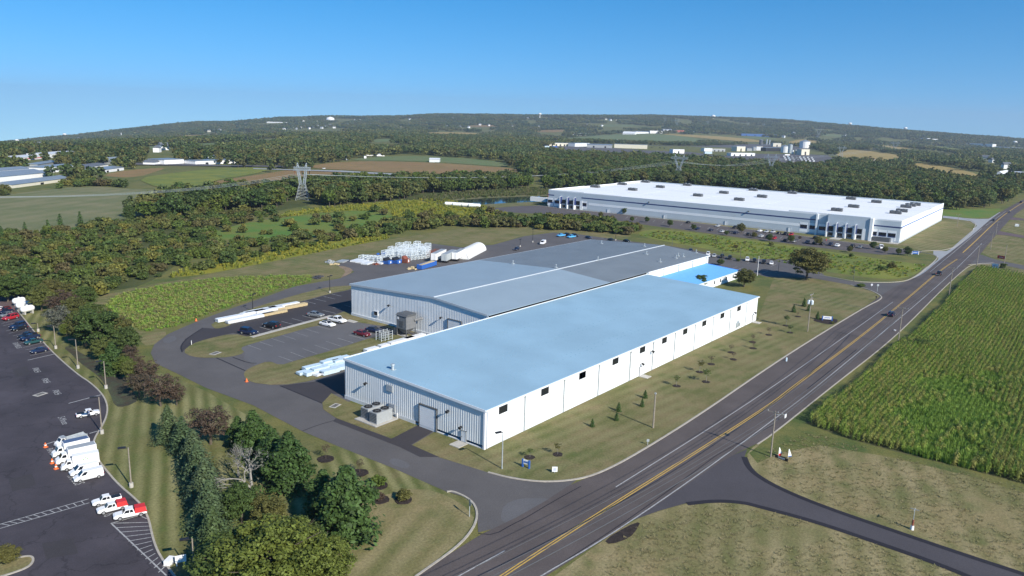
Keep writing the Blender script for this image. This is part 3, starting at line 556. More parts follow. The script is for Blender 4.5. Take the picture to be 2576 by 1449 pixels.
def seams(mb, x0, x1, sp, f0, f1, m=0, hw=.035, h=.07):
    """standing seams running in y at steps of x; f(x) -> end points"""
    n = int((x1-x0)/sp)
    for i in range(1, n):
        x = x0+(x1-x0)*i/n; a, b = f0(x), f1(x)
        mb.hexa([(x-hw, a[0], a[1]), (x+hw, a[0], a[1]), (x+hw, b[0], b[1]), (x-hw, b[0], b[1])], [(x-hw, a[0], a[1]+h), (x+hw, a[0], a[1]+h), (x+hw, b[0], b[1]+h), (x-hw, b[0], b[1]+h)], m)
    return mb
def wall_lamp(parent, loc, out):
    o_ = Vector(out); m_ = MB(); c = Vector(loc)
    m_.tube(c, c+o_*.5+Vector((0, 0, .12)), .07, None, 6); m_.tube(c+o_*.35+Vector((0, 0, .25)), c+o_*.95+Vector((0, 0, .02)), .2, .34, 8)
    return obj('wall_lamp', m_, MT['black'], parent)
def onface(px, axis, val):
    d = ray(*px); t = (val-CAM[axis])/d[axis]; return CAM+d*t

A = thing('metal_warehouse', 'long white metal warehouse with pale blue sloping roof in the foreground', 'warehouse')
FND = .8
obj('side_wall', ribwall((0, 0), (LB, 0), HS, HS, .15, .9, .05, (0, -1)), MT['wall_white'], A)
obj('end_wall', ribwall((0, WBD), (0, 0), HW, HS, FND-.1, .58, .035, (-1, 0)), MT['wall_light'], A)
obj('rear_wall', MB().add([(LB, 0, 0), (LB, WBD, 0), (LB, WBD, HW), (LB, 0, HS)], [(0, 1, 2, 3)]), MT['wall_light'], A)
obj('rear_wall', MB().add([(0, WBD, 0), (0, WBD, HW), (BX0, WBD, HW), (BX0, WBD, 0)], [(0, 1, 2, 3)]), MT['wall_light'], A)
obj('foundation', MB().box(-.12, LB+.1, -.06, WBD-.02, -.05, .18).box(-.22, -.12, 18.2, WBD-.02, -.05, FND), MT['found'], A)
EV = .35
sl = (HW-HS)/WBD
rf = MB().hexa([(-EV, -EV, HS-sl*EV), (LB+EV, -EV, HS-sl*EV), (LB+EV, WBD, HW), (-EV, WBD, HW)], [(-EV, -EV, HS-sl*EV+.14), (LB+EV, -EV, HS-sl*EV+.14), (LB+EV, WBD, HW+.14), (-EV, WBD, HW+.14)])
roofA = obj('roof', rf, MT['roof_blue'], A)
SE_(seams(MB(), 0, LB, .62, lambda x: (-EV, HS-sl*EV+.14), lambda x: (WBD, HW+.14), h=.008, hw=.03), MT['roof_blue'], roofA)
obj('ridge_flashing', MB().hexa([(-EV, WBD-.35, HW+.15), (BX1*.0+LB+EV, WBD-.35, HW+.15), (LB+EV, WBD-.02, HW+.16), (-EV, WBD-.02, HW+.16)], [(-EV, WBD-.35, HW+.25), (LB+EV, WBD-.35, HW+.25), (LB+EV, WBD-.02, HW+.27), (-EV, WBD-.02, HW+.27)]), MT['trim'], A)
obj('gutter', MB().box(-EV, LB+EV, -EV-.22, -EV, HS-.2, HS+.08), MT['trim'], A)
obj('rake_trim', MB().hexa([(-EV-.08, -EV, HS-.32), (-EV, -EV, HS-.32), (-EV, WBD, HW-.3), (-EV-.08, WBD, HW-.3)], [(-EV-.08, -EV, HS+.18), (-EV, -EV, HS+.18), (-EV, WBD, HW+.2), (-EV-.08, WBD, HW+.2)]), MT['trim'], A)
obj('corner_trim', MB().box(-.2, .25, -.12, .3, 0, HS-.2), MT['trim'], A)
obj('corner_trim', MB().box(LB-.3, LB+.08, -.12, .2, 0, HS-.2), MT['trim'], A)
for i, yy in enumerate((6.6, 8.2, 16.5, 18.1, 28, 29.6)):   # snow guards, in pairs of rows
    m_ = MB(); z = HS+sl*yy+.14
    for k in range(210):
        if (k*7+i*3) % 11 < 3: x = .3+k*.62; m_.box(x, x+.3, yy, yy+.06, z, z+.07)
    tag(obj('snow_guards', m_, MT['guard'], roofA), kind='stuff')
# windows, downspouts, doors of the lit side: columns read from the photo
for zx, zy0, zy1 in [((1757, 1815), 205, 260)]: pass
win_px = [C2(1786, 232), C3(273, 112), C3(540, 10), B3(730, 1292), B3(1050, 1157), B3(1311, 1047), B3(1522, 958), B3(1723, 873), B3(1907, 792), B3(2083, 717), B3(2244, 647)]
for px in win_px:
    q = onface(px, 1, 0.0); x = min(max(q.x, 2), LB-2); z = HS-1.25
    wn = obj('window', MB().box(x-1.25, x+1.25, -.13, -.02, z-.72, z+.72), MT['black'], A)
    obj('pane', MB().box(x-1.1, x-.06, -.15, -.135, z-.58, z+.58), MT['glass'], wn); obj('pane', MB().box(x+.06, x+1.1, -.15, -.135, z-.58, z+.58), MT['glass'], wn)
ds_px = [C3(128, 280), C3(408, 160), C3(655, 80), C3(877, 30), B3(1188, 1220), B3(1410, 1120), B3(1620, 1030), B3(1813, 945), B3(1990, 860), B3(2155, 790), B3(2310, 720)]
for px in ds_px:
    q = onface(px, 1, -.1); x = min(max(q.x, 1), LB-1)
    obj('downspout', MB().box(x-.07, x+.09, -.24, -.1, .1, HS-.3).box(x-.16, x+.18, -.32, -.08, HS-.75, HS-.2), MT['galv'], A)
obj('downspout', MB().box(.42, .6, -.26, -.1, .1, HS-.2), MT['trim'], A)
def mandoor(parent, x, y, ax, sgn, label=None):
    m_ = MB(); f_ = MB()
    if ax == 'y': m_.box(x-.5, x+.5, y-.2, y-.05, .15, 2.3); f_.box(x-.6, x-.5, y-.24, y-.05, .15, 2.42).box(x+.5, x+.6, y-.24, y-.05, .15, 2.42).box(x-.6, x+.6, y-.24, y-.05, 2.3, 2.42)
    else: m_.box(x-.2, x-.05, y-.5, y+.5, .15, 2.3); f_.box(x-.24, x-.05, y-.6, y-.5, .15, 2.42).box(x-.24, x-.05, y+.5, y+.6, .15, 2.42).box(x-.24, x-.05, y-.6, y+.6, 2.3, 2.42)
    d_ = obj('door', m_, MT['white'] if ax == 'y' else MT['wall_light'], parent); obj('door_frame', f_, MT['grey'], d_)
    h_ = MB(); h_.box(x+.3, x+.42, y-.3, y-.2, 1.05, 1.15) if ax == 'y' else h_.box(x-.3, x-.2, y+.3, y+.42, 1.05, 1.15); obj('handle', h_, MT['dkgrey'], d_)
dx1 = onface(B3(1288, 1290), 1, 0).x; dx2 = onface(B3(2375, 770), 1, 0).x
mandoor(A, dx1, 0, 'y', -1); mandoor(A, min(dx2, LB-2.5), 0, 'y', -1)
for x in (dx1, min(dx2, LB-2.5)):
    obj('door_step', MB().box(x-1.1, x+1.1, -2.6, -.26, 0, .16), MT['concrete'], A); wall_lamp(A, (x-.1, -.05, 3.0), (0, -1, 0))
lx = onface(B3(1390, 1077), 1, 0); wall_lamp(A, (lx.x, -.05, lx.z), (0, -1, 0))
mb_ = MB(); ex = onface(B3(2225, 830), 1, 0).x
mb_.box(ex-1.2, ex-.4, -.5, -.05, .9, 2.2).box(ex-.3, ex+.3, -.45, -.05, .8, 2.6).box(ex+.45, ex+1.4, -.5, -.05, 1.0, 2.0)
for xx in (-1.0, -.1, .7): mb_.tube((ex+xx, -.2, 2.0), (ex+xx, -.2, 3.4), .05)
obj('meter_boxes', mb_, MT['galv'], A)
# end wall: roll-up door, man door, louvres, lamps
gy0, gy1 = onface(C2(1312, 400), 0, 0).y, onface(C2(1197, 362), 0, 0).y
gz = onface(C2(1190, 212), 0, 0).z
gd = obj('roll_up_door', MB().box(-.32, -.06, gy0, gy1, .05, gz-.15), MT['wall_light'], A)
fr = MB().box(-.42, -.06, gy0-.2, gy0, .05, gz).box(-.42, -.06, gy1, gy1+.2, .05, gz).box(-.42, -.06, gy0-.2, gy1+.2, gz-.15, gz+.1); obj('door_frame', fr, MT['dkgrey'], gd)
for i in range(9):
    z = .5+i*(gz-.7)/9; obj('door_slat', MB().box(-.345, -.322, gy0+.02, gy1-.02, z, z+(gz-.7)/9-.06), MT['wall_white'], gd)
my = onface(C2(1508, 440), 0, 0).y; mandoor(A, 0, my, 'x', -1); obj('door_step', MB().box(-2.9, -.3, my-1.2, my+1.2, 0, .16), MT['concrete'], A)
for px in (C2(818, 72), C2(1405, 270), C2(1498, 385)):
    q = onface(px, 0, -.1); wall_lamp(A, (-.15, q.y, q.z), (-1, 0, 0))
for px in (C2(976, 106), C2(993, 240)):
    q = onface(px, 0, -.1); lv = obj('louvre', MB().box(-.26, -.1, q.y-.95, q.y+.95, q.z-.7, q.z+.7), MT['grey'], A)
    m_ = MB()
    for i in range(9): m_.box(-.3, -.262, q.y-.85, q.y+.85, q.z-.6+i*.14, q.z-.52+i*.14)
    obj('blades', m_, MT['rib'], lv)
q = onface(C2(1035, 310), 0, -.3); obj('bollard_pipe', MB().tube((-.5, q.y, 0), (-.5, q.y, 1.3), .09), MT['white'], A)
q = CAM+ray(988, 930)*((HS+1.0-CAM.z)/ray(988, 930).z)
vz = HS+sl*q.y
obj('roof_vent', MB().tube((q.x, q.y, vz), (q.x, q.y, vz+1.1), .3, None, 10).tube((q.x, q.y, vz+1.1), (q.x, q.y, vz+1.4), .48, .42, 10).box(q.x-.5, q.x+.5, q.y-.5, q.y+.5, vz, vz+.25), MT['galv'], roofA)

# ---- grey hall behind
B = thing('metal_warehouse', 'large grey-roofed metal warehouse with ribbed walls behind the blue-roofed one', 'warehouse')
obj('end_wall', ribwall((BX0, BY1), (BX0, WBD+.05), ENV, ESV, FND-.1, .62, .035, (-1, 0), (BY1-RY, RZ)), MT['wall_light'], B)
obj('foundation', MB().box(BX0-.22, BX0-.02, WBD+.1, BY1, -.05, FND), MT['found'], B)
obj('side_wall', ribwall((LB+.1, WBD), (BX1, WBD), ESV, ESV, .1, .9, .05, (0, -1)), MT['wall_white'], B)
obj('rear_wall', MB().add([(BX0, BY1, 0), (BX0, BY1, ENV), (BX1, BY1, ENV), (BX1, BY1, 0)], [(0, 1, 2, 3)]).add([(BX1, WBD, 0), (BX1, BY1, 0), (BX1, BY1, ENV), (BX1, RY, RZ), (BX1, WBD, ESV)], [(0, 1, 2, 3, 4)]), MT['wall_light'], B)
XT = 108.5
def slab(x0, x1, y0, z0, y1, z1, t=.14):
    return MB().hexa([(x0, y0, z0), (x1, y0, z0), (x1, y1, z1), (x0, y1, z1)], [(x0, y0, z0+t), (x1, y0, z0+t), (x1, y1, z1+t), (x0, y1, z1+t)])
sS = (RZ-ESV)/(RY-WBD); sN = (RZ-ENV)/(BY1-RY)
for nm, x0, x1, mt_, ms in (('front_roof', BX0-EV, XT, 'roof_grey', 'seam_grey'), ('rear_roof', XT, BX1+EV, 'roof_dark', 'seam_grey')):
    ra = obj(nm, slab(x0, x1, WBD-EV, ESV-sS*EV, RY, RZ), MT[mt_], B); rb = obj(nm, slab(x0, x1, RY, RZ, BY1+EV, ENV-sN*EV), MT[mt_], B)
    SE_(seams(MB(), x0, x1, .62, lambda x: (WBD-EV, ESV-sS*EV+.14), lambda x: (RY, RZ+.14), h=.008), MT[mt_], ra)
    SE_(seams(MB(), x0, x1, .62, lambda x: (RY, RZ+.14), lambda x: (BY1+EV, ENV-sN*EV+.14), h=.008), MT[mt_], rb)
obj('ridge_cap', MB().hexa([(BX0-EV, RY-.28, RZ+.12), (BX1+EV, RY-.28, RZ+.12), (BX1+EV, RY+.28, RZ+.12), (BX0-EV, RY+.28, RZ+.12)], [(BX0-EV, RY-.18, RZ+.3), (BX1+EV, RY-.18, RZ+.3), (BX1+EV, RY+.18, RZ+.3), (BX0-EV, RY+.18, RZ+.3)]), MT['rib'], B)
def rake(x, pts, dz0, dz1):
    m_ = MB()
    for (y0, z0), (y1, z1) in zip(pts, pts[1:]): m_.hexa([(x-.1, y0, z0+dz0), (x, y0, z0+dz0), (x, y1, z1+dz0), (x-.1, y1, z1+dz0)], [(x-.1, y0, z0+dz1), (x, y0, z0+dz1), (x, y1, z1+dz1), (x-.1, y1, z1+dz1)])
    return m_
obj('rake_trim', rake(BX0-EV, [(WBD, ESV), (RY, RZ), (BY1+EV, ENV)], -.35, .2), MT['rib'], B)
obj('eave_trim', MB().box(BX0-EV, BX1+EV, BY1+EV, BY1+EV+.2, ENV-.3, ENV+.12), MT['trim'], B)
obj('gutter', MB().box(LB+.5, BX1+EV, WBD-EV-.22, WBD-EV, ESV-.3, ESV+.06), MT['trim'], B)
for px in (B3(1515, 300), B3(1660, 260), B3(1795, 220), B3(1925, 180)):
    x = min(onface(px, 1, WBD).x, BX1-.4); obj('downspout', MB().box(x-.08, x+.1, WBD-.26, WBD-.1, .1, ESV-.3), MT['galv'], B)
for px in (B2(1325, 632), B2(1828, 750)):
    q = onface(px, 0, BX0); wall_lamp(B, (BX0-.15, q.y, q.z), (-1, 0, 0))
q = onface(B2(1190, 707), 0, BX0); wn = obj('window', MB().box(BX0-.3, BX0-.1, q.y-.9, q.y+.9, q.z-.75, q.z+.75), MT['trim'], B); obj('pane', MB().box(BX0-.33, BX0-.302, q.y-.7, q.y+.7, q.z-.55, q.z+.55), MT['glass'], wn)
q = onface(B2(1950, 800), 0, BX0); gd = obj('roll_up_door', MB().box(BX0-.3, BX0-.06, q.y-2.4, q.y+2.4, .05, q.z+.7), MT['wall_light'], B); obj('door_frame', MB().box(BX0-.42, BX0-.06, q.y-2.6, q.y-2.4, .05, q.z+.9).box(BX0-.42, BX0-.06, q.y+2.4, q.y+2.6, .05, q.z+.9).box(BX0-.42, BX0-.06, q.y-2.4, q.y+2.4, q.z+.7, q.z+.9), MT['dkgrey'], gd)
def roofpt(px):
    best = None
    for z in (10.2, 10.8, 11.3):
        d = ray(*px); q = CAM+d*((z-CAM.z)/d.z); zz = RZ-(RY-q.y)*sS if q.y < RY else RZ-(q.y-RY)*sN
        if best is None or abs(zz-z) < best[0]: best = (abs(zz-z), q.x, q.y, zz)
    return best[1:]
for px in [B3(915, 42), B3(1330, 65), B3(1350, 137), B3(1655, 165), B3(1635, 183), B3(1705, 168), B3(1830, 130), B3(1480, 220), B3(60, 228), B3(880, 202), B3(475, 275)]:
    x, y, z = roofpt(px); obj('roof_vent', MB().box(x-.6, x+.6, y-.5, y+.5, z, z+.35).tube((x, y, z+.3), (x, y, z+1.2), .16, None, 8).tube((x, y, z+1.2), (x, y, z+1.4), .32, None, 8), MT['galv'], B)

# ---- office with hipped blue roof
O = thing('office_wing', 'low white office wing with bright blue hipped roof beside the warehouses', 'office')
ox0, ox1, oy0, oe, oz = 138., 197., 31.4, 3.3, 7.0
wl = MB().box(ox0+.5, ox1-.6, oy0+.6, oy0+.75, 0, oe).box(ox1-.75, ox1-.6, oy0+.76, 44, 0, oe).box(BX1, ox1-.76, 43.85, 44, 0, oe).box(ox0+.5, ox0+.65, oy0+.76, WBD-.1, 0, oe)
obj('wall', wl, MT['wall_white'], O)
p0, p1, p2, p3, p4, p5 = (ox0, oy0, oe), (ox1, oy0, oe), (ox1, 44.6, oe), (BX1-2, WBD-.06, oz), (ox0, WBD-.06, oz), (BX1+.1, 44.6, oe)
rO = obj('roof', MB().add([p0, p1, p2, p3, p4, p5], [(0, 1, 3, 4), (1, 2, 3), (2, 5, 3)]).add([(p[0], p[1], p[2]-.25) for p in (p0, p1, p2, p5)], [(3, 2, 1, 0)]), MT['roof_deep'], O)
obj('hip_cap', MB().bar((ox1, oy0, oe+.05), (BX1-2, WBD-.1, oz+.05), .2), MT['blue'], rO)
obj('fascia', MB().box(ox0, ox1+.02, oy0-.1, oy0, oe-.28, oe+.03).box(ox1, ox1+.1, oy0, 44.6, oe-.28, oe+.03), MT['trim'], O)
for px in (E3(775, 870), E3(920, 830), E3(1080, 770), B3(2005, 430)):
    x = onface(px, 1, oy0+.6).x; wn = obj('window', MB().box(x-.6, x+.6, oy0+.5, oy0+.59, .9, 2.5), MT['trim'], O); obj('pane', MB().box(x-.45, x+.45, oy0+.47, oy0+.498, 1.05, 2.35), MT['glass'], wn)

# ---- white distribution warehouse, its own axes: s along the end wall, t along the long front
YD = .0337; Dx, Dy, DL, DW, DH = 362.3, 7.4, 235.2, 150.4, 12.1
D = thing('distribution_warehouse', 'huge white flat-roofed warehouse with blue stripe across the middle distance', 'warehouse', (Dx, Dy, 0), YD)
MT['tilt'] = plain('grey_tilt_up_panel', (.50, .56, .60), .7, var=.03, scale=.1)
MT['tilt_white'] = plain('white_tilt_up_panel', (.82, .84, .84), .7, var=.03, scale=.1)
MT['roof_white'] = plain('white_membrane_roof', (.80, .81, .81), .6, var=.03, scale=.05)
MT['navy'] = plain('navy_stripe', (.02, .035, .14), .6, var=0)
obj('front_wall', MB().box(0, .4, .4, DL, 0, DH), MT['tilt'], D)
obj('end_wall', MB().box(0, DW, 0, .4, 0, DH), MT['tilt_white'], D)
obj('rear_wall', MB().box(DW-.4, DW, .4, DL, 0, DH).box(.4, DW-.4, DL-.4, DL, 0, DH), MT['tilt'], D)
obj('base_band', MB().box(-.06, -.01, .5, DL, 0, 1.0).box(0, DW, -.06, -.01, 0, 1.0), MT['rib'], D)
rD = obj('roof', MB().add([(.4, .4, DH-.8), (DW-.4, .4, DH-.8), (DW-.4, DL-.4, DH-.8), (.4, DL-.4, DH-.8)], [(0, 1, 2, 3)]), MT['roof_white'], D)
for t0, t1, h in ((0, 30, .5), (30, 62, .9), (175, 205, .25), (205, DL, .55)): obj('parapet', MB().box(-.02, .42, t0+.03, t1-.03, DH-.3, DH+h), MT['tilt_white'], D)
for s0, s1, h in ((0, 22, .35), (22, 80, .15), (100, DW, .3)): obj('parapet', MB().box(s0+.45, s1, -.02, .42, DH-.3, DH+h), MT['tilt_white'], D)
for s0, s1, h in ((.5, 50, .5), (50, 100, .25), (100, DW, .6)): obj('parapet', MB().box(s0, s1, DL-.42, DL+.02, DH-.3, DH+h), MT['tilt_white'], D)

for t in (45, 90, 135, 180): obj('roof_joint', MB().box(.5, DW-.5, t-.2, t+.2, DH-.79, DH-.74), MT['wall_light'], rD)
for s in (40, 85, 125): obj('roof_joint', MB().box(s-.2, s+.2, .5, DL-.5, DH-.79, DH-.735), MT['wall_light'], rD)
def dloc(px):          # a roof pixel of the far warehouse in its own axes
    d = ray(*px); q = CAM+d*((DH-.5-CAM.z)/d.z); dx, dy = q.x-Dx, q.y-Dy; return dx*math.cos(YD)+dy*math.sin(YD), -dx*math.sin(YD)+dy*math.cos(YD)
def dface(px):         # a front-wall pixel: along the wall and height
    n_ = Vector((math.cos(YD), math.sin(YD), 0)); d = ray(*px); t = (Vector((Dx, Dy, 0))-CAM).dot(n_)/d.dot(n_); q = CAM+d*t
    return -(q.x-Dx)*math.sin(YD)+(q.y-Dy)*math.cos(YD), q.z
rtu = None
for px in [A3(712, 765), A3(995, 742), A3(1390, 712), A3(1217, 806), A3(1484, 780), A3(1850, 748), A3(1848, 862), A3(2098, 836), A3(2425, 802), A3(2246, 903), A3(2468, 874), A4(345, 836), A4(768, 1004), A4(930, 970), A4(1150, 925), A4(45, 872), A4(905, 893), A4(1335, 1030), A4(1395, 1012), A4(1435, 972), A4(1480, 958), A4(1525, 950)]:
    s, t = dloc(px); s = min(max(s, 6), DW-6); t = min(max(t, 5), DL-5)
    m_ = MB().box(-1.7, 1.7, -3.2, 3.2, .3, 1.9).box(-1.9, -1.7, -2.6, -.4, .6, 1.8).box(-1.9, -1.7, .4, 2.6, .6, 1.8).box(-1.8, 1.8, -3.3, 3.3, 0, .3)
    if rtu is None:
        rtu = (m_.mesh('rooftop_unit', MT['dkgrey']), MB().lathe([(.9, 0), (.9, .25)], 10, 0, (0, 0, 1.9)).mesh('fan_hood', MT['grey']))
    r_ = obj('rooftop_unit', rtu[0], None, D, (s, t, DH-.8)); obj('fan_hood', rtu[1], None, r_, (0, -1.4, 0)); obj('fan_hood', rtu[1], None, r_, (0, 1.4, 0))
def dwin(t, z0, z1, w_, st='window'):
    wn = obj(st, MB().box(-.1, -.02, t-w_/2, t+w_/2, z0, z1), MT['navy'], D); obj('pane', MB().box(-.13, -.102, t-w_/2+.15, t+w_/2-.15, z0+.5, z1-.1), MT['glass'], wn); return wn
def dcol(t, w_, z0=1.0, z1=6.6):
    obj('white_panel', MB().box(-.05, -.015, t-w_/2, t+w_/2, z0, z1), MT['tilt_white'], D)
for px in (A4(447, 1160), A4(537, 1168), A4(627, 1182), A4(1117, 1225), A4(1207, 1238), A4(1297, 1250), A3(422, 898), A3(486, 904), A3(750, 928)):
    t, z = dface(px); dcol(t, 4.6); dwin(t, 2.9, 5.2, 4.0)
def stripe(px0, px1):
    (t0, z0), (t1, z1) = dface(px0), dface(px1); obj('blue_stripe', MB().box(-.07, -.018, t1, t0, 8.35, 9.0), MT['navy'], D)
stripe(A3(725, 852), A4(590, 1087)); stripe(A3(398, 828), A3(460, 830)); stripe(A4(1092, 1135), A4(1400, 1170))
obj('blue_stripe', MB().box(.5, DW-.5, -.07, -.018, 8.5, 9.1), MT['blue'], D)
t0, _ = dface(A3(792, 905)); t1, _ = dface(A4(415, 1125)); obj('white_band', MB().box(-.05, -.016, t1, t0, 4.0, 5.6), MT['tilt_white'], D)
# entrances: projecting bay with fins
for pa, pb, fins, proud in ((A4(690, 1100), A4(1095, 1140), [A4(687, 1180), A4(778, 1190), A4(868, 1200), A4(960, 1210)], 2.2), (None, None, [A3(530, 900), A3(600, 905), A3(665, 910)], 0)):
    if pa:
        ta, tb = dface(pa)[0], dface(pb)[0]; obj('entrance_bay', MB().box(-proud, -.1, tb, ta, 0, DH+.9), MT['tilt'], D); obj('entrance_pier', MB().box(-proud-.6, 1.2, tb-1.6, tb-.05, 0, DH+.6), MT['tilt_white'], D)
        obj('entrance_pier', MB().box(-.9, 0, ta+6.0, ta+7.0, 0, DH+.2), MT['tilt_white'], D)
    ff = [dface(f)[0] for f in fins]; gap = abs(ff[1]-ff[0])
    for t in ff:
        obj('entrance_fin', MB().box(-proud-2.4, -proud-.1, t-.35, t+.35, 0, 8.4), MT['tilt_white'], D); obj('fin_edge', MB().box(-proud-2.3, -proud-.12, t-.41, t-.36, 3.0, 8.3), MT['navy'], D)
        g = obj('entrance_glazing', MB().box(-proud-.2, -proud-.12, t-gap*.62, t-.5, .3, 6.2), MT['rib'], D)
        obj('pane', MB().box(-proud-.24, -proud-.21, t-gap*.6, t-.62, .6, 2.6), MT['glass'], g); obj('pane', MB().box(-proud-.24, -proud-.21, t-gap*.6, t-.62, 3.3, 6.2), MT['glass'], g)
        obj('white_panel', MB().box(-proud-.2, -proud-.02, t-gap*.97, t-gap*.66, 0, 6.4), MT['tilt_white'], D)
for px in (A3(985, 985), A3(1530, 1045), A3(2122, 1110), A4(312, 1190), A4(1305, 1295)):
    t, z = dface(px); dr = obj('door', MB().box(-.25, -.08, t-.7, t+.7, 0, 2.6), MT['tilt_white'], D); obj('door_frame', MB().box(-.3, -.08, t-.9, t-.7, 0, 2.8).box(-.3, -.08, t+.7, t+.9, 0, 2.8).box(-.3, -.08, t-.7, t+.7, 2.6, 2.8), MT['rib'], dr)
for px in (A3(1378, 890), A3(2340, 990)):
    t, z = dface(px); obj('wall_lamp', MB().box(-1.1, -.05, t-.35, t+.35, 9.8, 10.4), MT['dkgrey'], D)
t, z = dface(A4(1200, 1275)); obj('loading_dock', MB().box(-2.2, -.1, t-4.5, t+4.5, 0, 2.6), MT['dkgrey'], D)
t, z = dface(A4(1200, 1305)); obj('dock_pad', MB().box(-5.5, -.1, t-9, t+6, 0, .14), MT['concrete'], D)
t, z = dface(A4(795, 1275)); obj('entrance_walk', MB().box(-13, -4.8, t-2.6, t+2.6, 0, .16), MT['concrete'], D)
# ================================================================== vehicles
PAINT = {}
def paint(c):
    if c not in PAINT:
        rgb = dict(white=(.80, .80, .80), silver=(.42, .44, .46), grey=(.16, .17, .18), black=(.012, .012, .014), navy=(.012, .018, .05), red=(.36, .02, .03), maroon=(.13, .012, .018), green=(.02, .07, .07), blue=(.03, .12, .42), sky=(.10, .42, .80))[c]
        PAINT[c] = plain('paint_'+c, rgb, .25, .0, var=.02, spec=.6)
    return PAINT[c]
MESH = {}
def loft(mb, secs, m=0):
    """secs: list of rings (same count), open ends closed"""
    n = len(secs[0]); vs_ = [p for s in secs for p in s]; fs = []
    for k in range(len(secs)-1):
        for i in range(n): fs.append((k*n+i, k*n+(i+1) % n, (k+1)*n+(i+1) % n, (k+1)*n+i))
    fs += [tuple(range(n-1, -1, -1)), tuple(range((len(secs)-1)*n, len(secs)*n))]
    return mb.add(vs_, fs, m)
def hull(mb, st, m=0):
    secs = []
    for x, zb, zt, hw in st: secs.append([(x, -hw*.92, zb), (x, -hw, zb+.25*(zt-zb)), (x, -hw, zb+.75*(zt-zb)), (x, -hw*.88, zt), (x, hw*.88, zt), (x, hw, zb+.75*(zt-zb)), (x, hw, zb+.25*(zt-zb)), (x, hw*.92, zb)])
    return loft(mb, secs, m)
# kind: length, hull stations (x, bottom, top, half width), cabin (rear bottom, rear top, front top, front bottom, belt z, roof z, half widths), wheel x, wheel r
K = {
 'sedan': (4.7, [(-2.35, .45, .75, .78), (-2.2, .28, .95, .88), (-1.2, .22, 1.0, .92), (1.0, .22, .96, .92), (2.05, .26, .82, .88), (2.35, .4, .62, .74)], (-1.85, -1.15, .2, 1.1, .95, 1.46, .84, .64), 1.42, .33),
 'suv': (4.7, [(-2.35, .5, .95, .84), (-2.25, .32, 1.1, .92), (-1.2, .28, 1.12, .95), (1.1, .28, 1.08, .95), (2.1, .32, .98, .9), (2.35, .45, .78, .8)], (-2.25, -1.95, .15, .95, 1.08, 1.74, .88, .7), 1.42, .38),
 'pickup': (5.6, [(-2.8, .55, 1.0, .92), (-2.7, .45, 1.12, .95), (-.6, .4, 1.14, .97), (1.3, .4, 1.16, .97), (2.5, .42, 1.05, .95), (2.8, .55, .85, .86)], (-.75, -.55, .75, 1.35, 1.12, 1.82, .9, .74), 1.75, .42),
 'van': (5.6, [(-2.8, .5, 1.2, .96), (-2.7, .35, 1.3, .98), (1.4, .33, 1.3, .98), (2.3, .35, 1.1, .94), (2.8, .45, .8, .84)], (-2.78, -2.7, 1.0, 1.95, 1.25, 2.15, .96, .82), 1.75, .38),
}
def car_parts(kind, col):
    key = (kind, col)
    if key in MESH: return MESH[key]
    L_, st, (rb, rt, ft, fb, bz, rz_, hb, ht), wx, wr = K[kind]
    out = []
    b_ = MB(); hull(b_, st)
    b_.hexa([(rb, -hb, bz-.06), (fb, -hb, bz-.06), (fb, hb, bz-.06), (rb, hb, bz-.06)], [(rt, -ht, rz_), (ft, -ht, rz_), (ft, ht, rz_), (rt, ht, rz_)])
    out.append(('body', b_.mesh('body', paint(col))))
    def lerp(a, b, t): return tuple(a[i]+(b[i]-a[i])*t for i in range(3))
    def pane(c0, c1, c2, c3, u0, u1, v0, v1, off):      # inset quad on a cabin face
        q = []
        for u, v in ((u0, v0), (u1, v0), (u1, v1), (u0, v1)): q.append(Vector(lerp(lerp(c0, c1, u), lerp(c3, c2, u), v))+Vector(off))
        return q
    RBL, RBR, FBL, FBR = (rb, hb, bz-.06), (rb, -hb, bz-.06), (fb, hb, bz-.06), (fb, -hb, bz-.06)
    RTL, RTR, FTL, FTR = (rt, ht, rz_), (rt, -ht, rz_), (ft, ht, rz_), (ft, -ht, rz_)
    out.append(('windscreen', MB().poly(pane(FBR, FBL, FTL, FTR, .06, .94, .14, .93, (.02, 0, .012))).mesh('windscreen', MT['glass'])))
    if kind != 'van': out.append(('rear_window', MB().poly(pane(RBL, RBR, RTR, RTL, .1, .9, .3 if kind != 'sedan' else .15, .92, (-.02, 0, .01))).mesh('rear_window', MT['glass'])))
    spans = [(.08, .46), (.5, .92)] if kind not in ('van', 'pickup') else ([(.74, .94)] if kind == 'van' else [(.1, .4), (.46, .92)])
    for sgn, c in ((1, (RBL, FBL, FTL, RTL)), (-1, (RBR, FBR, FTR, RTR))):
        for u0, u1 in spans:
            q = pane(*c, u0, u1, .2, .88, (0, .02*sgn, .008)); out.append(('side_window', MB().poly(q if sgn < 0 else q[::-1]).mesh('side_window', MT['glass'])))
    hw = max(s[3] for s in st)
    wm = MB()
    wm.add(*ring_wheel(wr, .2)); tyre = wm.mesh('tyre', MT['tyre']); rim = MB().add(*ring_wheel(wr*.6, .215)).mesh('rim', MT['chrome'])
    for sx in (-1, 1):
        for sy in (-1, 1): out.append(('wheel', tyre, (sx*wx, sy*(hw-.08), wr), rim))
    zf = st[-2][2]*.8; zr = st[1][2]*.82
    for sy in (-1, 1):
        out.append(('headlight', MB().box(st[-1][0]-.2, st[-1][0]-.02, sy*st[-1][3]*.82-.17, sy*st[-1][3]*.82+.17, zf-.1, zf+.06).mesh('headlight', MT['lamp_clear'])))
        out.append(('tail_light', MB().box(st[0][0]-.03, st[0][0]+.12, sy*st[0][3]*.9-.14, sy*st[0][3]*.9+.14, zr-.1, zr+.12).mesh('tail_light', MT['lamp_red'])))
    if kind == 'pickup': out.append(('truck_bed', MB().box(-2.6, -.85, -.78, .78, 1.135, 1.16).mesh('truck_bed', MT['black'])))
    MESH[key] = out; return out
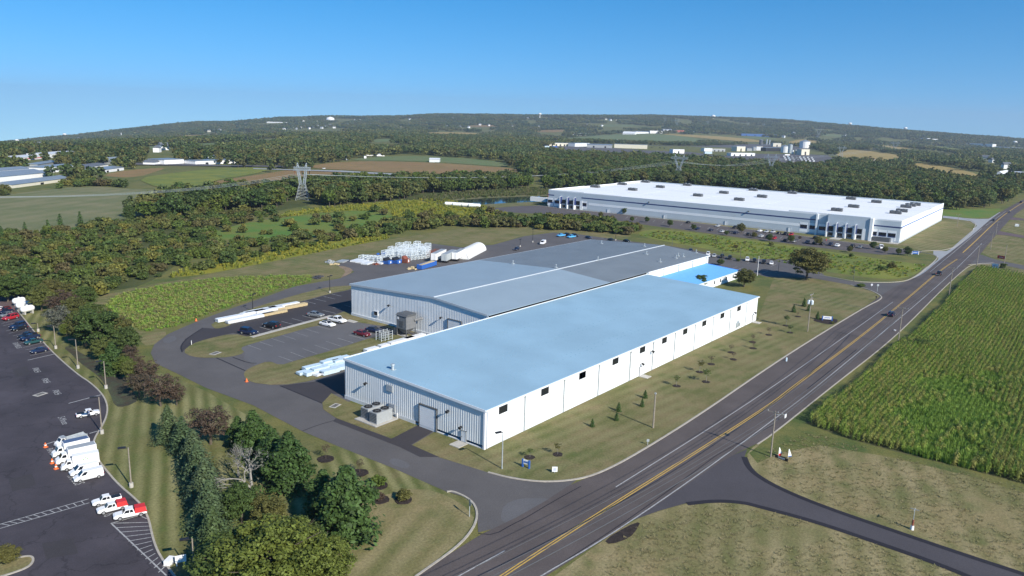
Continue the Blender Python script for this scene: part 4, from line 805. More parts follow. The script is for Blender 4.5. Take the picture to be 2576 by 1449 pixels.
def ring_wheel(r, w_):
    n = 12; vs_ = []
    for y in (-w_/2, w_/2):
        for i in range(n): t = 2*math.pi*i/n; vs_.append((r*math.cos(t), y, r*math.sin(t)))
    return vs_, [(i, n+i, n+(i+1) % n, (i+1) % n) for i in range(n)]+[tuple(range(n)), tuple(range(2*n-1, n-1, -1))]
def place(parts, root):
    for p_ in parts:
        if len(p_) == 4: w_ = obj(p_[0], p_[1], None, root, p_[2]); obj('rim', p_[3], None, w_)
        else: obj(p_[0], p_[1], None, root)
CATS = dict(sedan='car', suv='car', pickup='pickup truck', van='van')
NAMES = dict(sedan='parked_sedan', suv='parked_suv', pickup='pickup_truck', van='cargo_van')
def vehicle(kind, col, c, head, label, group=None, scale=1., small=False, name=None):
    p_ = P(*c) if not isinstance(c, Vector) else c
    root = thing(name or NAMES[kind], label, CATS[kind], (p_.x, p_.y, .062+max(0, p_.z)), head, group); root.scale = (scale,)*3
    parts = car_parts(kind, col)
    if small: parts = [q for q in parts if q[0] not in ('headlight', 'tail_light')]
    place(parts, root); return root
def by_ends(kind, col, rear, front, label, group=None, **k):
    a, b = P(*rear), P(*front); L_ = (b-a).length; s = min(1.1, max(.74, L_/K[kind][0])); return vehicle(kind, col, (a+b)/2, math.atan2(b.y-a.y, b.x-a.x), label, group, s, **k)

# left lot
g1 = 'cars parked along the edge of the dark lot on the left'
LV = [(B1(-60, 700), B1(60, 672), 'pickup', 'white', 'white pickup truck cut off by the left edge below the white tanks'), (B1(0, 700), B1(95, 678), 'suv', 'maroon', 'dark red vehicle next to the white pickup at the left edge'),
      (B1(0, 722), B1(118, 693), 'pickup', 'navy', 'navy pickup between the dark red vehicle and a dark sedan'), (B1(5, 752), B1(125, 722), 'sedan', 'grey', 'dark sedan directly behind the bright red car'),
      (B1(35, 785), B1(170, 752), 'suv', 'red', 'bright red car parked nearest the white tanks'), (B1(105, 868), B1(245, 832), 'suv', 'navy', 'dark blue hatchback parked close beside a black sedan'), (B1(120, 888), B1(258, 856), 'sedan', 'black', 'black sedan parked close beside a dark blue hatchback'),
      (B1(190, 965), B1(345, 922), 'pickup', 'black', 'black pickup farthest back of the three pickups in the left lot'), (B1(205, 985), B1(378, 943), 'pickup', 'navy', 'navy pickup in the middle of three in the left lot'), (B1(240, 1020), B1(412, 985), 'pickup', 'green', 'dark teal pickup with covered bed in the left lot'),
      (B1(300, 1103), B1(460, 1070), 'sedan', 'navy', 'lone navy sedan at the end of the left row')]
for r_, f_, k_, c_, l_ in LV: by_ends(k_, c_, f_, r_, l_, g1)
by_ends('pickup', 'white', C1(545, 322), C1(718, 292), 'white pickup with black bed parked alone near the lamp post', None)
by_ends('van', 'white', C1(705, 690), C1(500, 742), 'white cargo van parked behind the frontmost white van', 'white vans in the left lot')
by_ends('van', 'white', C1(740, 732), C1(528, 782), 'frontmost white cargo van beside the painted lettering', 'white vans in the left lot')
g2 = 'white company pickups beside the hatched bay'
a_ = by_ends('pickup', 'white', C1(870, 905), C1(660, 955), 'white pickup with open black bed behind the red-backed pickups', g2)
for q0, q1, l_ in ((C1(912, 958), C1(695, 1012), 'white pickup with red rear body in the middle of three'), (C1(1050, 1002), C1(812, 1052), 'white pickup with bright red rear box beside the hatched bay')):
    t = by_ends('pickup', 'white', q0, q1, l_, g2); obj('red_topper', MB().hexa([(-2.78, -.98, .9), (-.72, -.98, .9), (-.72, .98, .9), (-2.78, .98, .9)], [(-2.6, -.82, 1.86), (-.8, -.82, 1.86), (-.8, .82, 1.86), (-2.6, .82, 1.86)]), MT['red'], t)
def box_truck(rear, front, label, boxmat, roofmat, flat=False):
    a, b = P(*rear), P(*front); L_ = (b-a).length; s = L_/8.2; t = thing('box_truck' if not flat else 'flatbed_truck', label, 'truck', ((a.x+b.x)/2, (a.y+b.y)/2, .06), math.atan2(b.y-a.y, b.x-a.x), 'trucks in the left lot'); t.scale = (s, min(s, .95), min(s*1.02, .95))
    cab = MB(); hull(cab, [(1.7, .5, 1.6, 1.0), (1.9, .45, 1.7, 1.05), (3.3, .45, 1.6, 1.05), (4.0, .5, 1.25, 1.0), (4.1, .55, 1.0, .95)]); cab.hexa([(1.75, -1.02, 1.6), (3.3, -1.02, 1.6), (3.3, 1.02, 1.6), (1.75, 1.02, 1.6)], [(1.8, -.9, 2.45), (2.75, -.9, 2.45), (2.75, .9, 2.45), (1.8, .9, 2.45)])
    obj('cab', cab, MT['white'], t); obj('windscreen', MB().poly([(3.28, -.9, 1.7), (3.28, .9, 1.7), (2.8, .8, 2.38), (2.8, -.8, 2.38)]), MT['glass'], t)
    for sy in (-1, 1): obj('side_window', MB().poly([(2.0, sy*1.04, 1.68), (3.0, sy*1.04, 1.68), (2.7, sy*.95, 2.3), (2.0, sy*.95, 2.3)][::sy]), MT['glass'], t)
    if flat:
        obj('bed', MB().box(-4.1, 1.6, -1.15, 1.15, .9, 1.1).box(-4.1, 1.6, -1.2, -1.1, 1.1, 1.9).box(-4.1, 1.6, 1.1, 1.2, 1.1, 1.9).box(1.5, 1.62, -1.1, 1.1, 1.1, 2.3), MT['galv'], t); obj('load', MB().box(-4.0, 1.4, -1.05, 1.05, 1.12, 1.75), boxmat, t)
        obj('cab_guard', MB().box(1.4, 2.6, -1.1, 1.1, 2.5, 2.6), MT['grey'], t)
    else:
        bx = obj('cargo_box', MB().box(-4.1, 1.65, -1.2, 1.2, .95, 3.35), boxmat, t); obj('roof_panel', MB().box(-3.95, 1.5, -1.05, 1.05, 3.352, 3.4), roofmat, bx)
    tyre = MB().add(*ring_wheel(.45, .3)).mesh('wheel', MT['tyre']); rim = MB().add(*ring_wheel(.25, .315)).mesh('rim', MT['chrome'])
    for x in (-2.6, 3.0):
        for y in (-.95, .95): w_ = obj('wheel', tyre, None, t, (x, y, .45)); obj('rim', rim, None, w_)
    obj('bumper', MB().box(4.1, 4.25, -1.0, 1.0, .45, .75), MT['galv'], t); return t
MT['panel_blue'] = plain('dark_solar_panel', (.09, .12, .2), .3, var=.05); MT['pale_box'] = plain('pale_grey_load', (.5, .52, .5), .6, var=.2)
box_truck(C1(615, 470), C1(400, 535), 'white flatbed truck with grey load, farthest of the parked trucks', MT['pale_box'], None, True)
box_truck(C1(640, 545), C1(375, 608), 'white box truck with dark blue roof panel', MT['white'], MT['panel_blue'])
box_truck(C1(690, 595), C1(400, 660), 'white box truck with grey roof and round roof vent', MT['white'], MT['grey'])
t = box_truck(C1(712, 648), C1(440, 700), 'plain white box truck with green leaf emblem nearest the vans', MT['white'], MT['white'])
for dx, dz, sx in ((-1.6, 2.4, .35), (-1.1, 2.7, .3), (-.7, 2.35, .35)): obj('leaf_emblem', MB().poly([(dx-sx, 1.21, dz), (dx, 1.21, dz+.14), (dx+sx, 1.21, dz+.06), (dx, 1.21, dz-.14)]), plain('leaf_green', (.2, .6, .15), .5, var=0), t)
for q, l_ in ((C1(327, 530), 'orange traffic cone at the end of the painted bay line'), (C1(375, 645), 'orange traffic cone in front of the grey-roofed box truck'), (C1(402, 685), 'orange traffic cone in front of the plain white box truck')):
    p_ = P(*q); t = thing('traffic_cone', l_, 'cone', (p_.x, p_.y, .055), 0, 'orange cones in the left lot'); t.scale = (.7, .7, .75); obj('cone', MB().lathe([(.42, .06), (.34, .3), (.16, 1.1), (.12, 1.15)], 10), MT['orange'], t); obj('base', MB().box(-.5, .5, -.5, .5, 0, .06), MT['orange'], t); obj('band', MB().lathe([(.305, .5), (.265, .7)], 10), MT['white'], t)

# lots between the halls and the drive
g3 = 'cars in the staff lots beside the drive'
by_ends('suv', 'navy', D4(560, 800), D4(870, 850), 'navy minivan at the left end of the white concrete strip', g3)
by_ends('suv', 'black', D4(1320, 720), D4(1020, 665), 'black suv with red tail lights between two bay lines', g3)
by_ends('sedan', 'grey', D4(1900, 450), D4(2220, 490), 'grey sedan near the warehouse end of the dark lot', g3)
by_ends('pickup', 'white', B2(725, 780), B2(895, 815), 'white crew-cab pickup parked beside a white sedan', g3)
t = by_ends('sedan', 'white', B2(645, 815), B2(790, 848), 'white sedan with black roof parked beside the white pickup', g3); obj('black_roof', MB().box(-1.15, .2, -.62, .62, 1.462, 1.475), MT['black'], t)
by_ends('sedan', 'maroon', B2(970, 905), B2(1140, 945), 'dark red sedan parked beside a navy sedan', g3)
by_ends('sedan', 'navy', B2(1085, 875), B2(1250, 905), 'navy sedan parked behind the dark red one', g3)
# right-hand office lot
g4 = 'cars along the grass edge of the office lot'
for q, k_, c_, l_ in ((E3(480, 245), 'suv', 'white', 'white suv partly hidden by the corner of the grey warehouse'), (E3(630, 280), 'sedan', 'silver', 'silver sedan with dark windscreen second in the office lot'), (E3(820, 300), 'pickup', 'black', 'black pickup third in the office lot'), (E3(1010, 332), 'pickup', 'black', 'black pickup beside the round yellow-green shrub'),
                    (E3(1430, 375), 'suv', 'white', 'white suv right of the yellow-green shrub'), (E3(1600, 405), 'suv', 'black', 'black suv behind the white flagpole'), (E3(1830, 435), 'pickup', 'black', 'black pickup between the flagpole and a white sedan'), (E3(2010, 460), 'sedan', 'white', 'white sedan with dark roof nearest the big oak'), (E3(60, 150), 'sedan', 'navy', 'navy car roof showing over the warehouse corner')):
    vehicle(k_, c_, q, R(200)+rnd.uniform(-.05, .05), l_, g4, .95)
for q, k_, c_, l_, hd in ((A3(525, 1255), 'pickup', 'sky', 'bright blue truck farthest back behind the grey warehouse', 170), (A3(625, 1268), 'pickup', 'sky', 'pale blue truck nearer the grey roof than the bright blue one', 170), (A3(350, 1330), 'van', 'white', 'white van standing behind the grey warehouse roof', 200), (A3(95, 1385), 'sedan', 'navy', 'navy car behind the roof edge near a black lamp post', 200), (A3(790, 1275), 'sedan', 'navy', 'navy sedan behind the far corner of the grey roof', 250), (A3(1010, 1298), 'sedan', 'black', 'black car roof left of the rear lamp post', 250), (A3(1160, 1308), 'sedan', 'black', 'black car roof right of the rear lamp post', 250), (A3(590, 1250), 'suv', 'black', 'black vehicle between the two blue trucks', 250), (A3(660, 1256), 'suv', 'black', 'black suv behind the pale blue truck', 250)):
    vehicle(k_, c_, q, R(hd), l_, 'vehicles behind the grey warehouse', .95)
# far lot
g5 = 'cars in front of the white distribution warehouse'
ords = ['first', 'second', 'third', 'fourth', 'fifth', 'sixth', 'seventh', 'eighth', 'ninth', 'tenth', 'eleventh', 'twelfth', 'thirteenth', 'fourteenth', 'fifteenth', 'sixteenth', 'seventeenth', 'eighteenth', 'nineteenth', 'twentieth', 'twenty-first', 'twenty-second']
near = [((-80, 133), 'sedan', 'navy'), ((85, 150), 'sedan', 'navy'), ((220, 165), 'sedan', 'silver'), ((290, 175), 'sedan', 'black'), ((385, 185), 'suv', 'navy'), ((540, 203), 'suv', 'black'), ((605, 213), 'sedan', 'black'), ((690, 225), 'suv', 'silver'), ((775, 238), 'suv', 'navy'), ((845, 250), 'suv', 'red'), ((985, 272), 'sedan', 'black'), ((1085, 287), 'sedan', 'grey'), ((1245, 300), 'suv', 'navy'), ((1335, 307), 'sedan', 'black'), ((1425, 318), 'suv', 'black'), ((1525, 325), 'suv', 'navy'), ((1610, 338), 'suv', 'white'), ((1795, 345), 'suv', 'black'), ((1885, 355), 'sedan', 'grey')]
for i, (q, k_, c_) in enumerate(near): vehicle(k_, c_, E1(*q), R(0 if i % 3 else 180)+YD, f'{c_} {"suv" if k_ == "suv" else "car"}, {ords[i]} from the left in the grass-side row of the far lot', g5, .98, True)
back = [((-190, 55), 'sedan', 'black'), ((165, 98), 'sedan', 'silver'), ((370, 118), 'suv', 'black'), ((675, 158), 'sedan', 'white'), ((755, 167), 'sedan', 'silver'), ((830, 172), 'suv', 'silver'), ((905, 185), 'sedan', 'black'), ((985, 196), 'pickup', 'black'), ((1050, 206), 'suv', 'red'), ((1345, 243), 'suv', 'black')]
for i, (q, k_, c_) in enumerate(back): vehicle(k_, c_, E1(*q), R(180 if i % 3 else 0)+YD, f'{c_} {"pickup" if k_ == "pickup" else "car"}, {ords[i]} from the left in the row against the far facade', g5, .98, True)
vehicle('van', 'white', E1(2140, 365), R(200), 'white van driving alone at the right end of the far lot', g5, 1.0, True)
# on the roads
def travelling(q, col, k_, d, label): 
    p_ = P(*q); vehicle(k_, col, p_, d, label, 'vehicles driving on the roads', .95, name='moving_car')
ra = math.atan2(P(2363, 682).y-P(2165, 848).y, P(2363, 682).x-P(2165, 848).x)
travelling((2242, 795), 'navy', 'suv', ra, 'blue car driving on the main road beside the sign')
travelling((2362, 692), 'black', 'pickup', ra, 'dark pickup with a grey trailer driving on the main road')
travelling(E4(905, 518), 'black', 'sedan', ra+math.pi, 'black car driving by the concrete turning lane')
travelling(E4(1145, 395), 'grey', 'sedan', ra, 'grey car farther along the road past the concrete lane')
travelling(E4(1320, 245), 'navy', 'suv', ra, 'navy car farthest away on the main road')
travelling(A2(682, 603), 'white', 'sedan', R(200), 'white car on the farm road between the brown fields')
def trailer(q, length, label, m1, rz, m2=None, h=2.9, wd=2.5, wheels=True, name='box_trailer', cat='trailer', grp='trailers and containers'):
    p_ = P(*q) if not isinstance(q, Vector) else q; t = thing(name, label, cat, (p_.x, p_.y, p_.z+.06), rz, grp); z0 = 1.0 if wheels else .05
    b_ = obj('box', MB().box(-length/2, length/2, -wd/2, wd/2, z0, z0+h), m1, t); obj('roof_sheet', MB().box(-length/2+.08, length/2-.08, -wd/2+.08, wd/2-.08, z0+h+.002, z0+h+.04), m2 or m1, b_)
    for sx in (-1, 1):
        d_ = obj('end_door', MB().box(sx*(length/2+.02)-.03, sx*(length/2+.02)+.03, -wd/2+.12, -.04, z0+.12, z0+h-.12), m1, b_); obj('end_door', MB().box(sx*(length/2+.02)-.03, sx*(length/2+.02)+.03, .04, wd/2-.12, z0+.12, z0+h-.12), m1, b_)
        obj('lock_rod', MB().box(sx*(length/2+.07)-.02, sx*(length/2+.07)+.02, -.5, -.42, z0+.1, z0+h-.1), MT['galv'], d_)
    if wheels:
        tyre = MB().add(*ring_wheel(.5, .4)).mesh('wheel', MT['tyre'])
        for x in (-length/2+1.2, -length/2+2.5):
            for y in (-wd/2+.25, wd/2-.25): obj('wheel', tyre, None, t, (x, y, .5))
        obj('landing_leg', MB().box(length/2-2.6, length/2-2.4, -.9, -.75, 0, 1), MT['dkgrey'], t); obj('landing_leg', MB().box(length/2-2.6, length/2-2.4, .75, .9, 0, 1), MT['dkgrey'], t)
    return t
p_ = P(2366, 688); 
tr = thing('utility_trailer', 'small grey utility trailer towed behind the dark pickup', 'trailer', (p_.x-6.4*math.cos(ra), p_.y-6.4*math.sin(ra), .062), ra)
obj('deck', MB().box(-1.5, 1.5, -.9, .9, .5, .62), MT['grey'], tr); obj('side_rail', MB().box(-1.5, 1.5, .85, .9, .62, 1.1), MT['rust'], tr); obj('side_rail', MB().box(-1.5, 1.5, -.9, -.85, .62, 1.1), MT['rust'], tr)
for y in (-1, 1): obj('wheel', MB().add(*ring_wheel(.35, .2)), MT['tyre'], tr, (0, y, .35))
obj('drawbar', MB().box(1.5, 3.0, -.08, .08, .45, .58), MT['dkgrey'], tr)

# person beside the white pickup: one continuous skinned body
def person(q, head):
    p_ = P(*q); t = thing('person', 'person in grey shirt, dark trousers and red cap bag beside the white pickup', 'person', (p_.x, p_.y, .06), head)
    t['label'] = 'person in pale shirt and dark trousers standing by the white pickup door'
    pts = [(0, 0, .95), (0, 0, 1.2), (0, 0, 1.42), (.02, 0, 1.55), (.03, 0, 1.68), (0, .1, .92), (.02, .11, .5), (0, .12, .06), (.12, .12, .03), (0, -.1, .92), (.06, -.11, .5), (.02, -.12, .06), (.14, -.12, .03), (0, .19, 1.4), (.03, .25, 1.12), (.16, .22, .92), (.22, .21, .86), (0, -.19, 1.4), (.06, -.25, 1.13), (.2, -.2, .98), (.26, -.19, .93)]
    ed = [(0, 1), (1, 2), (2, 3), (3, 4), (0, 5), (5, 6), (6, 7), (7, 8), (0, 9), (9, 10), (10, 11), (11, 12), (2, 13), (13, 14), (14, 15), (15, 16), (2, 17), (17, 18), (18, 19), (19, 20)]
    rad = [.15, .14, .15, .06, .105, .1, .07, .05, .045, .1, .07, .05, .045, .075, .05, .04, .04, .075, .05, .04, .04]
    me = bpy.data.meshes.new('body'); me.from_pydata(pts, ed, []); me.materials.append(plain('trousers', (.03, .03, .045), .8, var=0)); o = obj('body', me, None, t)
    sk = o.modifiers.new('skin', 'SKIN'); ly = me.skin_vertices[0] if me.skin_vertices else None
    for i, v in enumerate(ly.data): v.radius = (rad[i], rad[i]); v.use_root = (i == 0)
    sb = o.modifiers.new('sub', 'SUBSURF'); sb.levels = 1; sb.render_levels = 1
    obj('shirt', MB().lathe([(.17, .95), (.19, 1.15), (.21, 1.35), (.12, 1.5)], 10), plain('pale_shirt', (.45, .48, .6), .8, var=0), t)
    obj('head_skin', MB().lathe([(.05, 1.5), (.09, 1.6), (.1, 1.7), (.06, 1.8)], 8, 0, (.03, 0, 0)), plain('skin', (.45, .28, .2), .6, var=0), t); obj('hair', MB().lathe([(.105, 1.71), (.1, 1.78), (.03, 1.84)], 8, 0, (.02, 0, 0)), MT['grey'], t)
person(C1(637, 322), 1.2)
# ================================================================== things on the site
def hd(a, b): return math.atan2(b.y-a.y, b.x-a.x)
# condensers on their pad
a, b = P(*C2(840, 335)), P(*C2(905, 305)); q = P(*C2(880, 330))
t = thing('condenser_pad', 'pale concrete pad under the grey fan units beside the blue-roofed warehouse', 'concrete pad', (q.x, q.y, .08), 0, None)
obj('slab', MB().box(-3.0, 3.0, -3.2, 3.2, 0, .16), MT['concrete'], t); obj('slab_edge', MB().box(-3.05, 3.05, -3.25, 3.25, -.05, .1), MT['concrete_grey'], t)
for i, dy in enumerate((-1.5, 1.55)):
    t = thing('condenser_unit', ['grey twin-fan condenser nearer the roll-up door', 'grey twin-fan condenser farther from the roll-up door'][i], 'condenser', (q.x+(-.1 if i == 0 else .3), q.y+dy, .245), 0, 'twin-fan condensers on the pad')
    obj('casing', MB().box(-2.1, 2.1, -1.1, 1.1, 0, 2.3), MT['grey'], t)
    for x in (-1.05, 1.05):
        f_ = obj('fan', MB().lathe([(.85, 2.3), (.85, 2.5), (.72, 2.5), (.72, 2.36)], 14, 0, (x, 0, 0)), MT['black'], t); obj('blades', MB().box(x-.65, x+.65, -.08, .08, 2.42, 2.46), MT['dkgrey'], f_)
        obj('blades', MB().box(x-.08, x+.08, -.65, .65, 2.43, 2.47), MT['dkgrey'], f_)
    for k in range(6): obj('side_grille', MB().box(-2.13, -2.102, -1.0, 1.0, .3+k*.32, .48+k*.32), MT['dkgrey'], t)
# dust collector against the grey hall
q = P(*B2(1690, 870)); dcz = 7.6
MT['collector'] = plain('dull_grey_steel', (.17, .175, .18), .5, var=.1)
t = thing('dust_collector', 'tall grey metal dust collector against the ribbed end of the grey warehouse', 'dust collector', (BX0-4.2, q.y+.6, .05), 0); t.scale = (.82, .82, .86)
obj('housing', MB().box(-2.2, 2.4, -2.4, 2.4, 2.6, 6.9), MT['collector'], t)
obj('sloped_top', MB().hexa([(-2.4, -2.6, 6.9), (2.6, -2.6, 6.9), (2.6, 2.6, 6.9), (-2.4, 2.6, 6.9)], [(-1.6, -2.6, 7.5), (2.6, -2.6, 7.5), (2.6, 2.6, 7.5), (-1.6, 2.6, 7.5)]), MT['dkgrey'], t)
obj('hopper', MB().hexa([(-.8, -.8, .9), (.8, -.8, .9), (.8, .8, .9), (-.8, .8, .9)], [(-2.1, -2.3, 2.6), (2.2, -2.3, 2.6), (2.2, 2.3, 2.6), (-2.1, 2.3, 2.6)]), MT['collector'], t)
for sx in (-2.1, 2.2):
    for sy in (-2.3, 2.3): obj('leg', MB().box(sx-.12, sx+.12, sy-.12, sy+.12, 0, 2.6), MT['dkgrey'], t)
obj('duct', MB().tube((1.6, -2.4, 5.2), (4.4, -3.4, 5.6), .45, None, 10), MT['collector'], t); obj('access_door', MB().box(-2.28, -2.21, -.9, .9, 3.2, 5.2), MT['dkgrey'], t); obj('fan_box', MB().box(-2.1, .4, 2.42, 3.9, .3, 2.2), MT['dkgrey'], t); obj('vent_cover', MB().box(-2.27, -2.21, 1.2, 2.0, 5.6, 6.4), MT['white'], t)
struct('concrete_walk', ribbon(W([B2(1390, 905), B2(1480, 935)]), 1.6, 0, .12), MT['concrete']); struct('concrete_walk', ribbon(W([B2(1385, 900), B2(1520, 855)]), 1.5, 0, .13), MT['concrete'])
# stacks of boards on the grass and the lot
def bundle(q, L_, wd, n, rz, label, m1, cat='board stack', grp='wrapped board stacks by the blue-roofed warehouse', name='board_stack', lift=.1, h=.16):
    p_ = P(*q) if not isinstance(q, Vector) else q; t = thing(name, label, cat, (p_.x, p_.y, lift), rz, grp)
    for k in range(n):
        j = rnd.uniform(-.06, .06); obj('board', MB().box(-L_/2+j, L_/2+j, -wd/2, wd/2, .1+k*h, .1+k*h+h*.85), m1, t)
    for x in (-L_*.3, L_*.3): obj('bearer', MB().box(x-.06, x+.06, -wd/2, wd/2, 0, .1), MT['timber'], t)
    return t
MT['panel_pale'] = plain('pale_blue_panel', (.55, .68, .76), .4, var=.1, scale=2); MT['wrap'] = plain('white_wrap', (.72, .74, .75), .35, var=.15, scale=2)
ps = [(510, 1275), (575, 1285), (565, 1240), (645, 1260), (620, 1215), (690, 1222), (740, 1275), (735, 1190), (795, 1208), (800, 1250), (790, 1165), (845, 1180), (840, 1225), (850, 1150)]
for i, px in enumerate(ps): bundle(B2(px[0], px[1]+16), 4.4, 1.7, 4+(i*5) % 4, R(-4), f'{ords[i]} stack of pale blue panels counted from the drive end of the stacks', MT['panel_pale'])
for px, l_ in (((625, 1312), 'low white wrapped bundle nearest the drive of the panel stacks'), ((680, 1302), 'low white wrapped bundle beside the panel stacks')): bundle(B2(*px), 2.0, 1.5, 3, R(10), l_, MT['wrap'])
az = hd(P(*D4(230, 560)), P(*D4(1600, 290)))
for px, L_, n, m, l_ in (((440, 515), 12, 7, 'wrap', 'long white wrapped bundle at the left end of the lot stack'), ((640, 545), 12, 6, 'wrap', 'long white bundle in front of the leftmost bundle'), ((950, 395), 11, 8, 'wrap', 'tall white bundle behind the middle of the lot stack'), ((1130, 385), 10, 8, 'wrap', 'tall white bundle in the middle of the lot stack'), ((1210, 425), 9, 5, 'timber', 'yellow timber bundle in front of the middle of the lot stack'), ((1420, 300), 11, 8, 'wrap', 'tall white bundle at the right of the lot stack'), ((1580, 300), 11, 6, 'timber', 'yellow timber bundle at the right end of the lot stack'), ((800, 440), 8, 8, 'wrap', 'white bundle with green wrap left of the middle of the lot stack'), ((1000, 455), 7, 5, 'wrap', 'short white bundle left of the yellow timber')):
    bundle(D4(*px), L_, 1.7, n, az, l_, MT[m], 'bundle', 'bundles stacked on the dark lot', 'material_bundle', .07, .14)
# galvanised frame racks in the yard: each rack a lattice cage
rack_mesh = {}
def rack(q, L_, h, rz, label, m='galv', wd=2.4, z0=.07, s=0):
    p_ = P(*q); t = thing('steel_rack', label, 'rack', (p_.x, p_.y, z0), rz, 'steel racks heaped in the rear yard')
    for x in (-L_/2, L_/2):
        for y in (-wd/2, wd/2): obj('post', MB().bar((x, y, 0), (x, y, h), .14), MT[m], t)
    for z in (0.12, h*.5, h):
        for y in (-wd/2, wd/2): obj('rail', MB().bar((-L_/2, y, z), (L_/2, y, z), .12), MT[m], t)
        for x in (-L_/2, 0, L_/2): obj('crossbar', MB().bar((x, -wd/2, z), (x, wd/2, z), .12), MT[m], t)
    for y in (-wd/2, wd/2): obj('brace', MB().bar((-L_/2, y, 0), (L_/2, y, h), .1), MT[m], t); obj('brace', MB().bar((L_/2, y, 0), (-L_/2, y, h), .1), MT[m], t)
    return t
MT['galv_bright'] = plain('bright_galvanised_tube', (.72, .78, .80), .35, .1, var=.12, scale=3)
rk = [(870, 490, 0), (960, 495, 0), (1050, 500, 0), (1140, 505, 0), (1220, 510, 0), (1320, 480, 0), (1400, 470, 0), (1480, 460, 0), (1560, 450, 0), (1450, 400, 0), (1540, 390, 0), (1640, 470, 0), (1640, 400, 0), (1720, 480, 0), (1800, 490, 0), (1880, 480, 0), (1960, 470, 0), (2040, 460, 0), (2120, 450, 0), (1700, 430, 0), (1780, 430, 0), (1860, 420, 0), (1940, 415, 0), (2020, 410, 0), (2100, 400, 0), (1500, 330, 0), (1600, 320, 0), (1700, 360, 0), (1800, 350, 0), (1900, 350, 0), (2000, 345, 0), (2100, 340, 0), (2160, 330, 0), (1750, 300, 0), (1850, 290, 0), (1950, 290, 0)]
for i, (x, y, _) in enumerate(rk):
    lev = 1 if x < 1300 or i % 3 == 1 else 2
    for k in range(lev):
        hh = 1.9; rack(D5(x+k*6, y+16), 3.2, hh, R(18)+rnd.uniform(-.25, .25), 'galvanised tube rack in the bright heap of racks in the rear yard' if x > 1300 else 'galvanised tube rack in the low row left of the big heap', 'galv_bright', z0=.07+k*(hh+.06))
for x, y, l_ in ((2230, 400, 'rusty red steel rack at the right end of the rack heap'), (2330, 370, 'rusty red steel rack beside the row of trailers')): rack(D5(x, y+20), 4.6, 1.9, R(20), l_, 'rust')
def bin_(q, m, label, name='skip_bin', w=(1.9, 1.3, 1.5), lid='black'):
    p_ = P(*q); t = thing(name, label, 'skip', (p_.x, p_.y, .07), R(15), 'waste bins in the rear yard'); a_, b_, h = w
    obj('body', MB().hexa([(-a_*.8, -b_, .1), (a_*.8, -b_, .1), (a_*.8, b_, .1), (-a_*.8, b_, .1)], [(-a_, -b_, h), (a_, -b_, h), (a_, b_, h), (-a_, b_, h)]), MT[m], t)
    obj('lid', MB().hexa([(-a_, -b_*.2, h), (a_, -b_*.2, h), (a_, b_, h), (-a_, b_, h)], [(-a_, .5*b_, h+1.0), (a_, .5*b_, h+1.0), (a_, b_, h+1.1), (-a_, b_, h+1.1)]), MT[lid], t); obj('front_panel', MB().box(-.4, .4, -b_-.04, -b_-.005, .4, h-.3), MT['white'], t)
bin_(D5(1370, 590), 'blue', 'light blue waste skip with open black lid in front of the racks'); bin_(D5(1550, 580), 'blue', 'deep blue waste skip right of the light blue one'); bin_(D5(1730, 568), 'rust', 'rusty brown tipping skip right of the blue skips', w=(1.4, 1.3, 1.8), lid='rust')
p_ = P(*D5(2150, 660)); t = thing('roll_off_container', 'long blue open container full of pale timber behind the grey roof', 'container', (p_.x, p_.y, .07), R(14)); obj('floor', MB().box(-6, 6, -1.2, 1.2, .1, .3), MT['blue'], t)
for y in (-1.2, 1.2): obj('side', MB().box(-6, 6, y-.06, y+.06, .3, 1.9), MT['blue'], t)
for x in (-6, 6): obj('end', MB().box(x-.06, x+.06, -1.14, 1.14, .3, 1.9), MT['blue'], t)
obj('load', MB().hexa([(-5.5, -1.1, .3), (5.5, -1.1, .3), (5.5, 1.1, .3), (-5.5, 1.1, .3)], [(-5, -.8, 1.9), (5, -.8, 2.0), (5, .8, 2.1), (-5, .8, 1.8)]), MT['timber'], t)
def heap(q, m, r, h, label, cat, seed=0):
    g = random.Random(seed); mb = MB(); p_ = P(*q); t = thing('material_pile', label, cat, (p_.x, p_.y, .06), 0)
    for i in range(14):
        a_ = g.uniform(0, 6.28); d_ = r*math.sqrt(g.random())*.8; z_ = h*(1-d_/r)*g.uniform(.3, 1); s_ = g.uniform(.25, .6)*r*.5; c = Vector((d_*math.cos(a_), d_*math.sin(a_), 0)); e = Vector((math.cos(a_*3), math.sin(a_*3), 0))*s_; f_ = Vector((-e.y, e.x, 0))*.5
        obj('piece', MB().hexa([c-e-f_, c+e-f_, c+e+f_, c-e+f_], [c-e*.9-f_*.9+Vector((0, 0, z_+.2)), c+e*.9-f_*.9+Vector((0, 0, z_+.2)), c+e*.9+f_*.9+Vector((0, 0, z_+.1)), c-e*.9+f_*.9+Vector((0, 0, z_+.1))]), m, t)
heap(D5(1855, 690), MT['timber'], 3.2, 1.0, 'pile of yellow timber offcuts left of the long blue container', 'timber pile', 1)
heap(D5(290, 600), MT['timber'], 2.4, .6, 'small heap of yellow timber at the corner of the rear yard', 'timber pile', 2)
heap(D5(210, 560), MT['grey'], 2.6, 1.3, 'grey and red scrap pile at the grass corner of the rear yard', 'scrap pile', 3)
heap(D5(2450, 365), MT['timber'], 2.2, .9, 'yellow timber pile behind the rusty racks', 'timber pile', 4)
heap(D5(590, 535), plain('dark_tarp', (.03, .04, .07), .5, var=.1), 2.6, .6, 'dark blue tarpaulin heap beside the flat pallets', 'tarpaulin', 5)
heap(D5(1290, 400), MT['blue'], 3.6, 1.8, 'bright blue tarpaulin over material behind the low racks', 'tarpaulin', 6)
heap(D5(1130, 605), MT['rust'], 1.6, 1.1, 'small rusty scrap box in front of the white pallets', 'scrap pile', 8)
